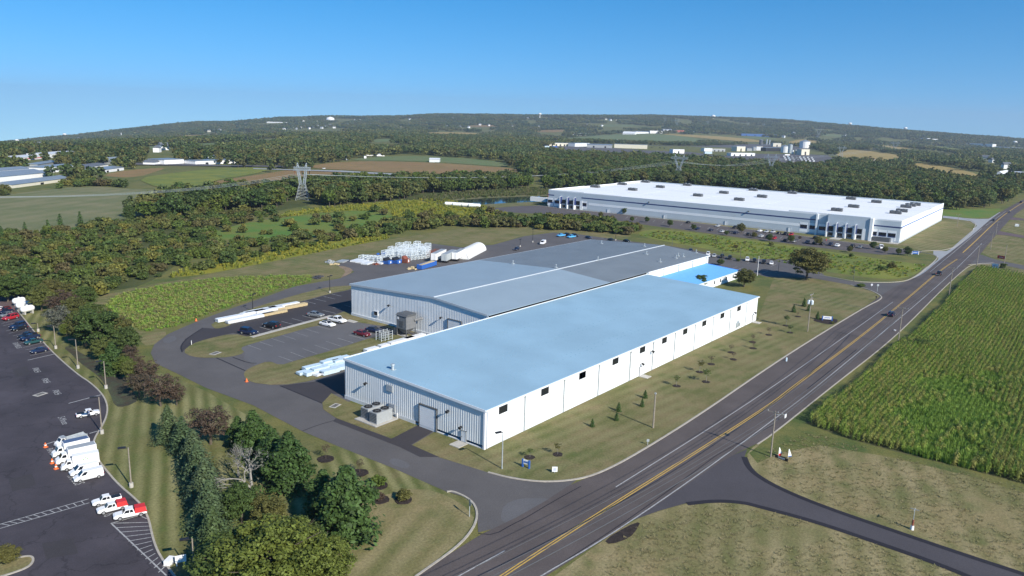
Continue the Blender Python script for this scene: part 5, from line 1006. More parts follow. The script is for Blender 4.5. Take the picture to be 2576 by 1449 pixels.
heap(B2(630, 365), plain('dark_rubble', (.05, .05, .06), .8, var=.3), 3.4, .8, 'dark rubble heap on the grass beside the lamp post', 'rubble', 9)
for px, L_, rz, l_ in (((740, 540), 6, 20, 'flat white pallet stack nearest the tarpaulin'), ((850, 560), 6, 20, 'flat white pallet stack in the middle of the yard edge'), ((960, 590), 6, 20, 'flat white pallet stack nearest the rusty box'), ((1220, 585), 4, 15, 'low pale pallet stack in front of the racks'), ((450, 555), 5, 20, 'flat grey pallet stack at the yard corner')): bundle(D5(*px), L_, 3.2, 3, R(rz), l_, MT['wrap'] if px[0] > 500 else MT['grey'], 'pallet stack', 'pallet stacks at the yard edge', 'pallet_stack', .07, .2)
# trailers by the tunnel shelter
taz = R(24)
MT['trail_grey'] = plain('grey_trailer_skin', (.42, .46, .47), .5, var=.08)
for q, L_, l_, m in ((D5(2290, 560), 13, 'white trailer with light blue end, leftmost beside the tunnel', 'white'), (D6(140, 680), 13, 'grey trailer with dark door markings beside the tunnel', 'trail_grey'), (D6(340, 650), 12, 'white trailer nearest the white tunnel', 'white')):
    p_ = P(*q); trailer(Vector((p_.x+6*math.cos(taz), p_.y+6*math.sin(taz), 0)), L_, l_, MT[m], taz, MT['grey'])
# white fabric tunnel shelter
p0 = P(*D6(435, 640)); t = thing('tunnel_shelter', 'white ribbed fabric tunnel shelter behind the grey warehouse', 'shelter', (p0.x+4, p0.y+3, .05), taz)
mb_ = MB(); n = 22; Lt = 28.; Rr = 3.9
for k in range(n):
    x0, x1 = k*Lt/n, (k+.82)*Lt/n
    for seg, (xa, xb, ra_) in enumerate(((x0, x1, Rr), (x1, (k+1)*Lt/n, Rr*.965))):
        vs_ = []
        for i in range(15):
            th = math.pi*i/14
            for x in (xa, xb): vs_.append((x, -ra_*math.cos(th), ra_*.92*math.sin(th)))
        mb_.add(vs_, [(2*i, 2*i+1, 2*i+3, 2*i+2) for i in range(14)])
obj('fabric_cover', mb_, plain('white_fabric', (.82, .83, .82), .7, var=.03), t)
e_ = MB(); e_.poly([(.02, -Rr*.96*math.cos(math.pi*i/14), Rr*.9*math.sin(math.pi*i/14)) for i in range(15)]); obj('end_wall', e_, MT['white'], t)
for k in (0, n): obj('end_arch', ribbon([(0, 0, 0), (0, .1, 0)], .01, 0) if False else MB().bar((k*Lt/n, -Rr, .05), (k*Lt/n, Rr, .05), .15), MT['galv'], t)
# rack trolley near the second lot
p_ = P(*B2(1265, 965)); t = thing('rack_trolley', 'galvanised tube frame trolley on the grass beside the staff lot', 'trolley', (p_.x, p_.y, .08), R(-5))
for x in (-1.9, -.6, .6, 1.9):
    for y in (-1.2, 1.2): obj('post', MB().bar((x, y, 0), (x, y, 2.6), .1), MT['galv_bright'], t)
for z in (.3, 1.0, 1.7, 2.4):
    for y in (-1.2, 0, 1.2): obj('rail', MB().bar((-1.9, y, z), (1.9, y, z), .1), MT['galv'], t)
for x, y, L_, l_ in ((1430, 965, 9, 'white wrapped bundle behind the blue roof edge near the dust collector'), (1560, 930, 7, 'white wrapped bundle nearest the dust collector'), (1260, 1015, 3, 'short white bundle behind the blue roof edge'), (1140, 1050, 4, 'white bundle at the roof edge beside the grass strip')): bundle(B2(x, y+26), L_, 1.6, 5, hd(P(*B2(1360, 985)), P(*B2(1620, 915))), l_, MT['wrap'], 'bundle', 'white bundles along the rear of the blue-roofed warehouse', 'material_bundle')
# propane tanks
for i, (x0, y0, x1, y1, l_) in enumerate(((120, 640, 255, 618, 'white tank farthest from the parked cars'), (155, 682, 300, 655, 'white tank in the middle of the three'), (200, 722, 340, 695, 'white tank nearest the mown grass'))):
    a_, b_ = P(*B1(x0+4, y0+6)), P(*B1(x1-4, y1+6)); L_ = (b_-a_).length; t = thing('propane_tank', l_, 'tank', (a_.x, a_.y, .05), hd(a_, b_), 'white propane tanks at the left lot'); r_ = .95
    m_ = MB(); prof = [(0.05, 0), (.5, .12), (.8, .35), (.95, .8), (.95, L_-.8), (.8, L_-.35), (.5, L_-.12), (.05, L_)]; nn = 14; vs_ = []
    for rr_, x in prof:
        for k in range(nn): th = 2*math.pi*k/nn; vs_.append((x, rr_*math.cos(th), 1.6+rr_*math.sin(th)))
    m_.add(vs_, [(k*nn+j, (k+1)*nn+j, (k+1)*nn+(j+1) % nn, k*nn+(j+1) % nn) for k in range(len(prof)-1) for j in range(nn)]); obj('vessel', m_, MT['white'], t, smooth=True)
    for x in (L_*.22, L_*.78): obj('saddle', MB().box(x-.2, x+.2, -.7, .7, 0, 1.0), MT['concrete'], t)
    obj('valve_dome', MB().tube((L_/2, 0, 2.5), (L_/2, 0, 2.8), .22, None, 8), MT['white'], t)
# white tanks by the pond
for i, x in enumerate((1875, 1950, 2040, 2105)):
    p_ = P(*A2(x+30, 962+i*5)); t = thing('storage_tank', f'long white tank by the pond, {ords[i]} from the left of four', 'tank', (p_.x, p_.y, .05), R(-60), 'white tanks by the pond'); L_ = 7.5; m_ = MB()
    m_.tube((-L_/2, 0, 1.7), (L_/2, 0, 1.7), 1.3, None, 12).tube((-L_/2-.6, 0, 1.7), (-L_/2, 0, 1.7), .6, 1.3, 12).tube((L_/2, 0, 1.7), (L_/2+.6, 0, 1.7), 1.3, .6, 12); obj('vessel', m_, MT['white'], t); obj('cradle', MB().box(-L_/2+.5, L_/2-.5, -.7, .7, 0, .6), MT['dkgrey'], t)
p_ = P(*A3(310, 928)); trailer(Vector((p_.x, p_.y, 0)), 14, 'white semi-trailer parked left of the far white warehouse', MT['white'], R(95), MT['wrap'], 3.2, 2.7)
p_ = P(*A3(370, 905)); trailer(Vector((p_.x+14, p_.y, 0)), 12, 'bright orange trailer behind the white semi-trailer', MT['orange'], R(95), MT['grey'], 3.6, 2.7)

# ================================================================== posts, lamps, wires, signs
def top_of(base, topy): p_ = P(*base); return p_, hpx(p_, topy)
def lot_lamp(base, topy, label, mat='wood_pole', heads=1, az=0., grp='lamp posts', cb=True):
    p_, h = top_of(base, topy); t = thing('lamp_post', label, 'lamp post', p_, az, grp)
    obj('pole', MB().tube((0, 0, .4 if cb else 0), (0, 0, h), .13, .08, 8), MT[mat], t)
    if cb: obj('concrete_base', MB().lathe([(.34, 0), (.34, .8)], 10), MT['concrete'], t)
    for k in range(heads):
        s_ = -1 if k else 1; obj('arm', MB().bar((0, 0, h-.1), (s_*.9, 0, h), .08), MT['black'], t); obj('lamp_head', MB().box(s_*.7-.35, s_*.7+.45*s_+.35, -.24, .24, h-.05, h+.16), MT['black'], t)
for b_, ty, l_ in ((C1(730, 432), C1(0, 170)[1], 'tall lamp post overlapping the lone white pickup'), (C1(940, 815), C1(0, 530)[1], 'lamp post on the striped lawn beside the white vans'), (C1(1392, 1462), C1(0, 1180)[1], 'lamp post at the bottom edge of the striped lawn'), (B1(755, 1240), B1(0, 960)[1], 'lamp post at the upper part of the ditch'), (B1(1025, 1435), B1(0, 1170)[1], 'lamp post at the lower part of the ditch'), (B1(540, 1050), B1(0, 830)[1], 'lamp post on the striped lawn nearest the white tanks'), (B1(370, 885), B1(0, 805)[1], 'short lamp post near the navy sedan')): lot_lamp(b_, ty, l_, 'wood_pole', 1, R(150))
lot_lamp((1262.8, 1179.4), 1086, 'slim lamp post at the corner of the front lawn by the drive mouth', 'galv', 1, R(160), cb=False)
for b_, ty, l_ in ((B2(740, 512), B2(0, 350)[1], 'black twin-head lamp post beside the warehouse end of the dark lot'), (D4(797, 372), D4(0, 30)[1], 'black twin-head lamp post behind the bundles on the lot'), (D6(1918, 262), 577, 'black lamp post on the far traffic island behind the grey roof'), (D6(1665, 352), D6(0, 205)[1], 'black lamp post nearest the white tunnel'), (A3(1052, 1292), A3(0, 1200)[1], 'black lamp post behind the far corner of the grey roof')): lot_lamp(b_, ty, l_, 'black', 2, R(20))
def utility(base, top, label, arms=1, trans=0, az=math.pi/2):
    p_, h = top_of(base, top[1]); q = CAM+ray(*top)*(((Vector((p_.x, p_.y, 0))-CAM).length)/ray(*top).length)
    t = thing('utility_pole', label, 'utility pole', p_, 0, 'wooden utility poles'); h = max(h, 5)
    obj('pole', MB().tube((0, 0, 0), (0, 0, h), .17, .11, 8), MT['wood_pole'], t); pts = []
    for k in range(arms):
        z = h-.3-k*1.3; c = Vector((math.cos(az), math.sin(az), 0)); obj('crossarm', MB().bar(-c*1.5+Vector((0, 0, z)), c*1.5+Vector((0, 0, z)), .14), MT['wood_pole'], t)
        for s_ in (-1.35, -.5, 1.35): obj('insulator', MB().tube(c*s_+Vector((0, 0, z+.05)), c*s_+Vector((0, 0, z+.35)), .08, .05, 6), MT['grey'], t); pts.append(p_+c*s_+Vector((0, 0, z+.36)))
    for k in range(trans):
        an = az+k*2.1; c = Vector((math.cos(an), math.sin(an), 0))*.6; obj('transformer', MB().lathe([(.32, 0), (.36, .1), (.36, 1.1), (.28, 1.25)], 10, 0, (c.x, c.y, h-3.2)), MT['galv_bright'], t)
    return p_, h, pts
U1 = utility(C4(95, 598), C4(185, 270), 'leaning wooden utility pole at the corner of the side drive'); U2 = utility(B4(1355, 1025), B4(1415, 650), 'wooden utility pole on the verge beside the corn opposite the sign'); U3 = utility(B4(1848, 545), B4(1885, 265), 'wooden utility pole beside the corn behind the dark pickup'); U4 = utility(B4(2117, 260), B4(2140, 40), 'wooden utility pole at the far corner of the corn field')
U5 = utility(B4(485, 885), B4(548, 520), 'utility pole with three pale transformers on the front lawn', 2, 3, 0.); U6 = utility(E4(940, 735), E4(955, 530), 'utility pole beside the reddish side road'); U7 = utility(E4(860, 960), E4(890, 690), 'utility pole between two striped roadside lawns'); U8 = utility(E4(1070, 1150), E4(1115, 880), 'utility pole beside the red sign', 0)
U9 = utility(E4(360, 600), E4(375, 420), 'utility pole on the lawn at the end of the white warehouse')
p_, h = top_of(C3(1047, 390), C3(0, 148)[1]); t = thing('bare_post', 'plain grey wooden post without arms on the front lawn', 'post', p_); obj('pole', MB().tube((0, 0, 0), (0, 0, h), .2, .14, 8), MT['wood_pole'], t); obj('cap', MB().box(-.16, .16, -.16, .16, h, h+.25), MT['galv'], t)
p_, h = top_of(B3(2420, 345), B3(0, 165)[1]); t = thing('flagpole', 'tall white flagpole beside the office lot', 'flagpole', p_); obj('pole', MB().tube((0, 0, 0), (0, 0, h), .13, .07, 8), MT['white'], t); obj('finial', MB().lathe([(.05, h), (.15, h+.15), (.05, h+.3)], 8), MT['white'], t)
for b_, ty, l_ in ((B3(2255, 190), B3(0, 60)[1], 'thin grey post on the grass behind the office lot'), (B3(2078, 205), B3(0, 110)[1], 'thin grey lamp post between the parked black pickups'), (A3(1597, 1355), A3(0, 1265)[1], 'thin post on the grass behind the grey warehouse'), (E3(2175, 660), E3(0, 310)[1], 'thin dark lamp post beside the big oak'), (B4(925, 405), B4(0, 260)[1], 'thin post on the grass beyond the second drive')):
    p_, h = top_of(b_, ty); t = thing('thin_post', l_, 'post', p_, 0, 'thin posts around the site'); obj('pole', MB().tube((0, 0, 0), (0, 0, h), .09, .07, 6), MT['dkgrey'], t); obj('cap', MB().box(-.12, .12, -.12, .12, h, h+.2), MT['black'], t)
def wire(a, b, sag, r_, label, grp, name='power_line', n=12, mat='dkgrey'):
    a, b = Vector(a), Vector(b); mb = MB(); pts = [a.lerp(b, i/n)-Vector((0, 0, sag*4*(i/n)*(1-i/n))) for i in range(n+1)]
    for p0, p1 in zip(pts, pts[1:]): mb.tube(p0, p1, r_, None, 4)
    o = obj(name, mb, MT[mat]); tag(o, label, 'wire', grp)
gw = 'wires strung between the roadside poles'
U0 = [Vector((q.x, q.y, q.z)) for q in U1[2]]; back = (P(1300, 1560)-P(1940, 1150)); back.z = 0; back = back.normalized()*75
for k in range(3):
    wire(U1[2][k], U1[2][k]+back, .8, .03, 'overhead wire from the corner pole down along the road to the bottom edge', gw)
    wire(U1[2][k], U2[2][k], .9, .03, 'overhead wire between the corner pole and the next pole beside the corn', gw)
    wire(U2[2][k], U3[2][k], .9, .03, 'overhead wire between the two poles beside the corn field', gw)
    wire(U3[2][k], U4[2][k], .9, .03, 'overhead wire to the pole at the far corner of the corn', gw)
    wire(U4[2][k], U7[2][k], .8, .03, 'overhead wire to the pole between the striped lawns', gw)
    wire(U7[2][k], U6[2][k], .8, .03, 'overhead wire to the pole beside the reddish side road', gw)
wire(U2[0]+Vector((0, 0, U2[1]-1)), U5[0]+Vector((0, 0, U5[1]-1)), .8, .03, 'overhead wire crossing the main road to the transformer pole', gw)
wire(U1[0]+Vector((0, 0, U1[1]-2.2)), U2[0]+Vector((0, 0, U2[1]-2.2)), 1.0, .05, 'thick cable slung below the wires beside the road', gw); wire(U1[0]+Vector((0, 0, U1[1]-2.2)), U1[0]+back+Vector((0, 0, U1[1]-2.2)), 1.0, .05, 'thick cable from the corner pole to the bottom edge', gw)
def board_sign(q0, q1, topy, label, post, face, ink, letters_=6, leg=.45, name='sign_board'):
    a, b = P(*q0), P(*q1); h = hpx(a, topy); w_ = (b-a).length; t = thing(name, label, 'sign', (a.x, a.y, .02), hd(a, b))
    for x in (0, w_): obj('post', MB().box(x-.13, x+.13, -.13, .13, 0, h), MT[post], t)
    p_ = obj('panel', MB().box(.14, w_-.14, -.06, .06, h*leg, h*.97), MT[face], t)
    for k in range(letters_):
        x0 = w_*.2+k*w_*.62/letters_; zc = h*(leg+.97)/2; obj('letter', MB().box(x0, x0+w_*.62/letters_*.6, -.09, -.065, zc-.14-(.1 if k == 0 else 0), zc+.16), MT[ink], p_)
    return t
board_sign(C3(114, 668), C3(160, 682), C3(0, 612)[1], 'blue posted white sign on the front lawn near the drive mouth', 'blue', 'white', 'blue')
board_sign(D6(0, 0) if False else B4(628, 775), B4(720, 782), B4(0, 733)[1], 'long white sign with blue posts in the mulch bed', 'blue', 'white', 'blue', 6, .3)
def stake_sign(q, topy, label, face='white', w_=.8, post='galv', oct_=False, az=None, back_=None):
    p_ = P(*q); h = hpx(p_, topy); h = max(h, 1.2); t = thing('stake_sign', label, 'sign', (p_.x, p_.y, 0), az if az is not None else R(-50)); obj('post', MB().box(-.05, .05, -.05, .05, 0, h), MT[post], t)
    if oct_: m_ = MB().add([(w_*math.cos(math.pi/8+i*math.pi/4), y, h-w_*.4+w_*math.sin(math.pi/8+i*math.pi/4)) for y in (-.09, -.06) for i in range(8)], [tuple(range(7, -1, -1)), tuple(range(8, 16))]+[(i, (i+1) % 8, 8+(i+1) % 8, 8+i) for i in range(8)])
    else: m_ = MB().box(-w_/2, w_/2, -.09, -.06, h-w_, h)
    pl = obj('plate', m_, MT[face], t)
    if not oct_ and face == 'white':
        for k in range(3): obj('lettering', MB().box(-w_*.3, w_*.3, -.105, -.093, h-.25*w_-k*.22*w_-.06, h-.25*w_-k*.22*w_), MT['blue'], pl)
stake_sign(C3(343, 712), C3(0, 668)[1], 'small white square sign on the lawn right of the blue-posted sign', w_=.95); stake_sign(C2(1545, 1025), C2(0, 915)[1], 'grey-backed octagonal stop sign at the drive mouth', 'galv', .55, oct_=True, az=R(60)); stake_sign(C3(1008, 512), C3(0, 472)[1], 'small grey marker sign beside the kerb of the main road', 'galv', .5)
stake_sign(B4(1157, 498), B4(0, 432)[1], 'grey stop sign at the second drive mouth', 'galv', .45, oct_=True); stake_sign(B4(1103, 452), B4(0, 432)[1], 'small white sign left of the stop sign at the second drive', w_=.7); stake_sign(E4(600, 680), E4(0, 630)[1], 'small white marker at the kerb of the concrete lane', w_=.5)
board_sign(B4(985, 447), B4(1015, 447), B4(0, 423)[1], 'small white and blue sign above the yellow shrubs at the second drive', 'blue', 'white', 'blue', 4, .3)
board_sign(A4(1492, 1428), A4(1555, 1430), A4(0, 1395)[1], 'blue and white sign at the entrance of the white warehouse drive', 'white', 'blue', 'white', 5, .2)
board_sign(E4(970, 1085), E4(1075, 1100), E4(0, 1035)[1], 'red sign board with pale script beside the side road', 'red', 'red', 'lamp_clear', 7, .1)
board_sign(E4(880, 1225), E4(980, 1240), E4(0, 1155)[1], 'large pale blue sign board at the corner of the side road', 'grey', 'panel_pale', 'blue', 4, .05); board_sign(E4(1230, 602), E4(1290, 606), E4(0, 560)[1], 'small grey sign board on the striped roadside lawn', 'grey', 'wrap', 'grey', 3, .1)
# monument board and flags at the corner pole
bs = board_sign(C4(133, 602), C4(212, 632), C4(0, 582)[1], 'low black sign board with pale lettering beside the corner pole', 'black', 'black', 'wrap', 6, .05); 
for q, ty, l_, m1, m2 in ((C4(150, 598), C4(0, 528)[1], 'red and white feather flag beside the corner pole', 'white', 'red'), (C4(218, 618), C4(0, 540)[1], 'white feather flag with blue stripes beside the corner pole', 'white', 'blue')):
    p_, h = top_of(q, ty); t = thing('feather_flag', l_, 'flag', (p_.x, p_.y, 0), R(-40), 'feather flags at the corner pole'); obj('pole', MB().tube((0, 0, 0), (0, 0, h), .035, .02, 6), MT['white'], t)
    def blade(z0, z1, w0, w1): return MB().hexa([(0.02, -.01, z0), (w0, .06, z0-.05), (w0, .08, z0-.05), (.02, .01, z0)], [(0.02, -.01, z1), (w1, .06, z1), (w1, .08, z1), (.02, .01, z1)])
    f_ = obj('banner', blade(h*.35, h*.98, .75, .12), MT[m1], t); obj('stripe', blade(h*.28, h*.345, .72, .75) if m2 == 'blue' else blade(.1, h*.345, .5, .75), MT[m2], t)
# ground box, hydrants, mailbox, benches
p_ = P(*C1(1212, 1362)); t = thing('white_utility_box', 'small white box on the lawn beside the white sign at the bottom', 'utility box', (p_.x, p_.y, 0), R(30)); obj('cabinet', MB().box(-.7, .7, -.4, .4, .1, .8), MT['white'], t); obj('plinth', MB().box(-.8, .8, -.5, .5, 0, .1), MT['concrete'], t)
a_, b_ = P(*C1(1255, 1380)), P(*C1(1335, 1365)); t = thing('white_sign_frame', 'white board on posts on the striped lawn at the bottom left', 'sign', (a_.x, a_.y, 0), hd(a_, b_)); w_ = (b_-a_).length; obj('panel', MB().box(0, w_, -.05, .05, .5, 1.5), MT['white'], t); obj('post', MB().box(.1, .25, -.08, .08, 0, .5), MT['white'], t); obj('post', MB().box(w_-.25, w_-.1, -.08, .08, 0, .5), MT['white'], t)
for q, l_, m in ((B4(280, 1172), 'pale blue fire hydrant beside the kerb of the main road', 'panel_pale'), (A4(665, 1293), 'red fire hydrant in front of the white warehouse entrance', 'red')):
    p_ = P(*q); t = thing('fire_hydrant', l_, 'hydrant', (p_.x, p_.y, .02)); obj('barrel', MB().lathe([(.24, 0), (.2, .1), (.2, .8), (.14, 1.0), (.05, 1.08)], 10), MT[m], t); obj('nozzle', MB().tube((-.35, 0, .65), (.35, 0, .65), .09, None, 8), MT[m], t)
p_ = P(*B4(1145, 585)); t = thing('mailbox', 'black mailbox on a post beside the kerb at the second drive', 'mailbox', (p_.x, p_.y, .02), 0); obj('post', MB().box(-.07, .07, -.07, .07, 0, 1.2), MT['black'], t); obj('box', MB().box(-.35, .35, -.2, .2, 1.2, 1.6), MT['black'], t)
p_ = P(*C4(1105, 1118)); h = hpx(p_, C4(0, 975)[1]); t = thing('vent_standpipe', 'weathered pole with small weather vane beside the side drive', 'pole', (p_.x, p_.y, 0)); obj('post', MB().tube((0, 0, .5), (0, 0, h), .06, .05, 6), MT['galv'], t); obj('base', MB().lathe([(.28, 0), (.24, .7)], 8), MT['white'], t); obj('shroud', MB().lathe([(.16, .7), (.16, h*.5)], 8), MT['rust'], t); obj('vane', MB().box(-.6, .6, -.03, .03, h, h+.1).box(-.03, .03, -.6, .6, h, h+.1), MT['grey'], t)
p_ = P(*C4(205, 400)); 
t = thing('small_manhole_box', 'white meter box at the kerb below the second roadside pole', 'meter box', P(*B4(1328, 880)), 0); obj('lid', MB().box(-.4, .4, -.3, .3, .3, .36), MT['white'], t); obj('body', MB().box(-.36, .36, -.26, .26, 0, .3), MT['concrete'], t)
t = thing('street_sign_board', 'white sign plate hanging from the arm of the corner pole', 'sign', U1[0]+Vector((0, 0, U1[1]-1.3)), az_ if False else 0.); t.location = U1[0]+Vector((1.9, -1.3, U1[1]-1.2)); obj('plate', MB().box(-.45, .45, -.04, .04, -.3, .35), MT['white'], t); obj('bracket', MB().bar((0, 0, .3), (-1.9, 1.3, .5), .05), MT['galv'], t)
for i, (q, l_) in enumerate(((B1(1895, 785), 'small orange cone on the grass beside the curving drive'), (B1(2383, 1372), 'small orange cone at the tip of the grass strip'))):
    p_ = P(*q); t = thing('traffic_cone', l_, 'cone', (p_.x, p_.y, .08), 0, 'small orange cones by the drive'); obj('cone', MB().lathe([(.3, .04), (.1, .8), (.06, .82)], 8), MT['orange'], t); obj('base', MB().box(-.34, .34, -.34, .34, 0, .04), MT['orange'], t)
t = thing('marker_post', 'white square marker post on the inner edge of the curving drive', 'post', P(*B1(1850, 1012))); obj('post', MB().box(-.06, .06, -.06, .06, 0, 1.1), MT['white'], t); obj('cap', MB().box(-.09, .09, -.09, .09, 1.1, 1.2), MT['grey'], t)
# ================================================================== far buildings
MT['cream'] = plain('cream_wall', (.66, .62, .5), .7, var=.05, scale=.2); MT['beige'] = plain('beige_wall', (.5, .43, .32), .7, var=.08, scale=.2); MT['slate'] = plain('slate_roof', (.13, .14, .155), .6, var=.1, scale=.3); MT['tin'] = plain('tin_roof', (.22, .26, .30), .4, .1, var=.08, scale=.2)
MT['far_blue'] = plain('blue_cladding', (.05, .13, .34), .5, var=.05); MT['brick'] = plain('red_wall', (.3, .09, .06), .8, var=.1)
FOOT = []            # footprints that keep trees away
def farbox(x0, y0, x1, y1, topy, depth, label, wall='white', roof='tin', name='industrial_building', cat='building', gable=0., doors=0, grp=None, hh=None, band=None):
    a, b = P(x0, y0), P(x1, y1); zb = min(a.z, b.z); a.z = b.z = zb; L_ = (b-a).length; h = hh or min(max(hpx(a, topy), 2.5), 14); rz = math.atan2(b.y-a.y, b.x-a.x)
    t = thing(name, label, cat, (a.x, a.y, zb-.3), rz, grp)
    obj('walls', MB().box(0, L_, 0, depth, 0, h), MT[wall], t)
    if gable:
        g_ = gable; m_ = MB().add([(-.4, -.5, h-.05), (L_+.4, -.5, h-.05), (L_+.4, depth/2, h+g_), (-.4, depth/2, h+g_), (-.4, depth+.5, h-.05), (L_+.4, depth+.5, h-.05)], [(0, 1, 2, 3), (3, 2, 5, 4), (0, 3, 4), (1, 5, 2)])
    else: m_ = MB().box(-.3, L_+.3, -.3, depth+.3, h+.002, h+.5)
    obj('roof', m_, MT[roof], t)
    for k in range(doors):
        x = L_*(k+.6)/(doors+.2); w_ = min(4.2, L_/(doors+1)*.6); obj('bay_door', MB().box(x-w_/2, x+w_/2, -.12, -.02, 0, h*.62), MT['black'], t)
    if band: obj('window_band', MB().box(L_*.08, L_*.92, -.1, -.02, h*.4, h*.62), MT[band], t)
    d = Vector((-(b-a).y, (b-a).x, 0)).normalized()
    FOOT.append([a-d*3-(b-a)*.02, b-d*3+(b-a)*.02, b+d*(depth+2), a+d*(depth+2)]); return t
gi = 'low industrial sheds on the left'
farbox(30, 474, 174, 455, 464, 15, 'long cream shed with blue-grey roof, nearest of the left sheds', 'cream', 'tin', gable=2.0, grp=gi, name='long_shed', cat='shed', doors=1)
farbox(0, 463, 136, 448.5, 456, 15, 'long white shed second from the front at the left edge', 'white', 'tin', gable=1.6, grp=gi, name='long_shed', cat='shed', hh=6)
farbox(-20, 457.5, 105, 446, 449, 15, 'long white shed third from the front at the left edge', 'white', 'tin', gable=1.6, grp=gi, name='long_shed', cat='shed', hh=6)
farbox(-30, 451.5, 75, 442, 445, 15, 'long white shed farthest back at the left edge', 'white', 'tin', gable=1.6, grp=gi, name='long_shed', cat='shed', hh=7)
farbox(108, 436, 194, 428.5, 421, 22, 'white hall with blue-grey roof behind the left sheds', 'white', 'tin', gable=1.2, band='glass'); farbox(78, 436.5, 108, 435, 430, 18, 'small pale shed left of the white hall', 'wrap', 'tin', gable=1.5)
farbox(210, 429.5, 273, 420, 421, 22, 'white hall with dark roof beside the brown strip', 'white', 'slate', gable=1.4); farbox(255, 436, 312, 428, 427, 20, 'white hall with pale roof and dark doors at the brown strip', 'white', 'tin', gable=1.2, doors=2)
farbox(390, 413, 414, 414, 402, 24, 'grey glazed building left of the white hall on the farm road', 'grey', 'tin', band='glass'); farbox(414, 415, 463, 413, 402, 26, 'bright white hall on the farm road', 'white', 'tin'); farbox(360, 415, 388, 416, 407, 16, 'small white house with grey roof by the farm road', 'white', 'slate', gable=2.5, name='farm_house', cat='house')
farbox(492, 415, 594, 411, 405, 22, 'white hall at the end of the farm road', 'white', 'tin', doors=2); farbox(471, 401, 573, 398, 394, 18, 'long white roofed hall behind the farm road hall', 'white', 'tin')
farbox(42, 406, 115, 399, 397, 24, 'long white building with red sign band in the left distance', 'white', 'wrap', band='red'); farbox(118, 398, 206, 390, 388, 24, 'long bright white factory in the left distance', 'white', 'wrap'); farbox(213, 391, 255, 388, 384, 20, 'white factory with dark openings right of the long factory', 'white', 'tin', doors=3); farbox(252, 385, 300, 383, 379, 20, 'pale long factory behind the dark trees on the left', 'wrap', 'tin'); farbox(293, 387, 306, 386.5, 377, 14, 'white cube-shaped building right of the factories', 'white', 'wrap')
farbox(284, 414, 314, 412.5, 407, 18, 'grey barn with steep pale roof on the left', 'grey', 'tin', gable=5, name='barn', cat='barn'); farbox(0, 429, 32, 427, 420, 14, 'white building with dark windows at the left edge', 'white', 'wrap', band='glass'); farbox(95, 420, 150, 411, 413, 14, 'long low blue-grey roofed building among the left trees', 'grey', 'tin', gable=1.2); farbox(15, 413, 45, 410, 408, 14, 'pale tent-roofed building at the left edge', 'wrap', 'wrap', gable=1.5)
farbox(1373, 367, 1446, 368, 359, 24, 'long beige garage building with dark open bays', 'cream', 'tin', doors=7); farbox(1446, 369, 1483, 368.5, 360, 22, 'pale end of the garage building', 'wrap', 'tin'); farbox(1476, 371, 1540, 373, 363, 30, 'grey shed with curved dark openings right of the garage', 'grey', 'tin', gable=2, doors=2); farbox(1545, 372, 1628, 375, 362, 26, 'long grey-roofed shed with cream end wall', 'cream', 'tin')
farbox(1431, 340, 1487, 341.5, 334, 18, 'white low building behind the green field', 'white', 'wrap', doors=2); farbox(1566, 339.5, 1596, 341, 329, 30, 'white gabled barn beside the green field', 'white', 'wrap', gable=9, name='barn', cat='barn', hh=9); farbox(1600, 337, 1632, 336, 331, 22, 'grey-roofed building between the white barns', 'wrap', 'tin', gable=3); farbox(1635, 336, 1666, 336, 325, 22, 'bright white barn right of the gabled barn', 'white', 'tin'); farbox(1668, 333, 1690, 333, 326, 20, 'white house behind the bright barn', 'white', 'tin', gable=4); farbox(1696, 333, 1721, 333, 327, 18, 'red low building right of the white barns', 'brick', 'tin'); farbox(1738, 333, 1785, 336, 330, 18, 'long low white building right of the red one', 'white', 'wrap')
farbox(1865, 341.5, 1955, 346, 335, 26, 'long bright blue building in the middle distance', 'far_blue', 'tin', doors=4)
farbox(2158, 410, 2217, 414, 402, 34, 'beige shed with low brown roof between the golden fields', 'beige', 'beige', gable=2.5, doors=1)
farbox(2197, 338, 2332, 355, 333, 20, 'long white industrial roofline in the right distance', 'white', 'wrap', doors=4); farbox(2335, 356, 2358, 357, 347, 24, 'white block at the end of the long roofline', 'white', 'wrap'); farbox(2413, 361, 2496, 370, 356, 24, 'second long white roofline farther right', 'white', 'wrap', doors=3); farbox(2500, 372, 2560, 380, 368, 20, 'third white roofline near the right edge', 'wrap', 'wrap')
farbox(2212, 477, 2232, 476, 468, 14, 'grey-roofed house among the trees right of the white warehouse', 'wrap', 'slate', gable=3, name='farm_house', cat='house'); farbox(2278, 487, 2312, 490, 478, 14, 'pale roofed house in the woods near the road', 'wrap', 'tin', gable=3, name='farm_house', cat='house'); farbox(2316, 489, 2360, 492, 482, 10, 'long pale shed roof in the woods near the road', 'wrap', 'tin', gable=1.5); farbox(2187, 478, 2200, 478, 473, 8, 'small white shed among trees behind the warehouse', 'white', 'wrap', gable=1)
farbox(2526, 445, 2544, 441, 437, 14, 'white pointed tent near the right edge', 'white', 'white', gable=5, name='event_tent', cat='tent', hh=3); farbox(2543, 441, 2590, 446, 431, 12, 'white long building at the right edge', 'white', 'wrap')
farbox(671, 310, 731, 309, 306.5, 26, 'white warehouse line far off left of the water tower', 'white', 'wrap', hh=9); farbox(762, 307.5, 843, 306.5, 303, 26, 'white warehouse line below the big water tower', 'white', 'wrap', hh=10); farbox(892, 303.5, 934, 303, 299.5, 26, 'white warehouse far off right of the water tower', 'white', 'wrap', hh=10)
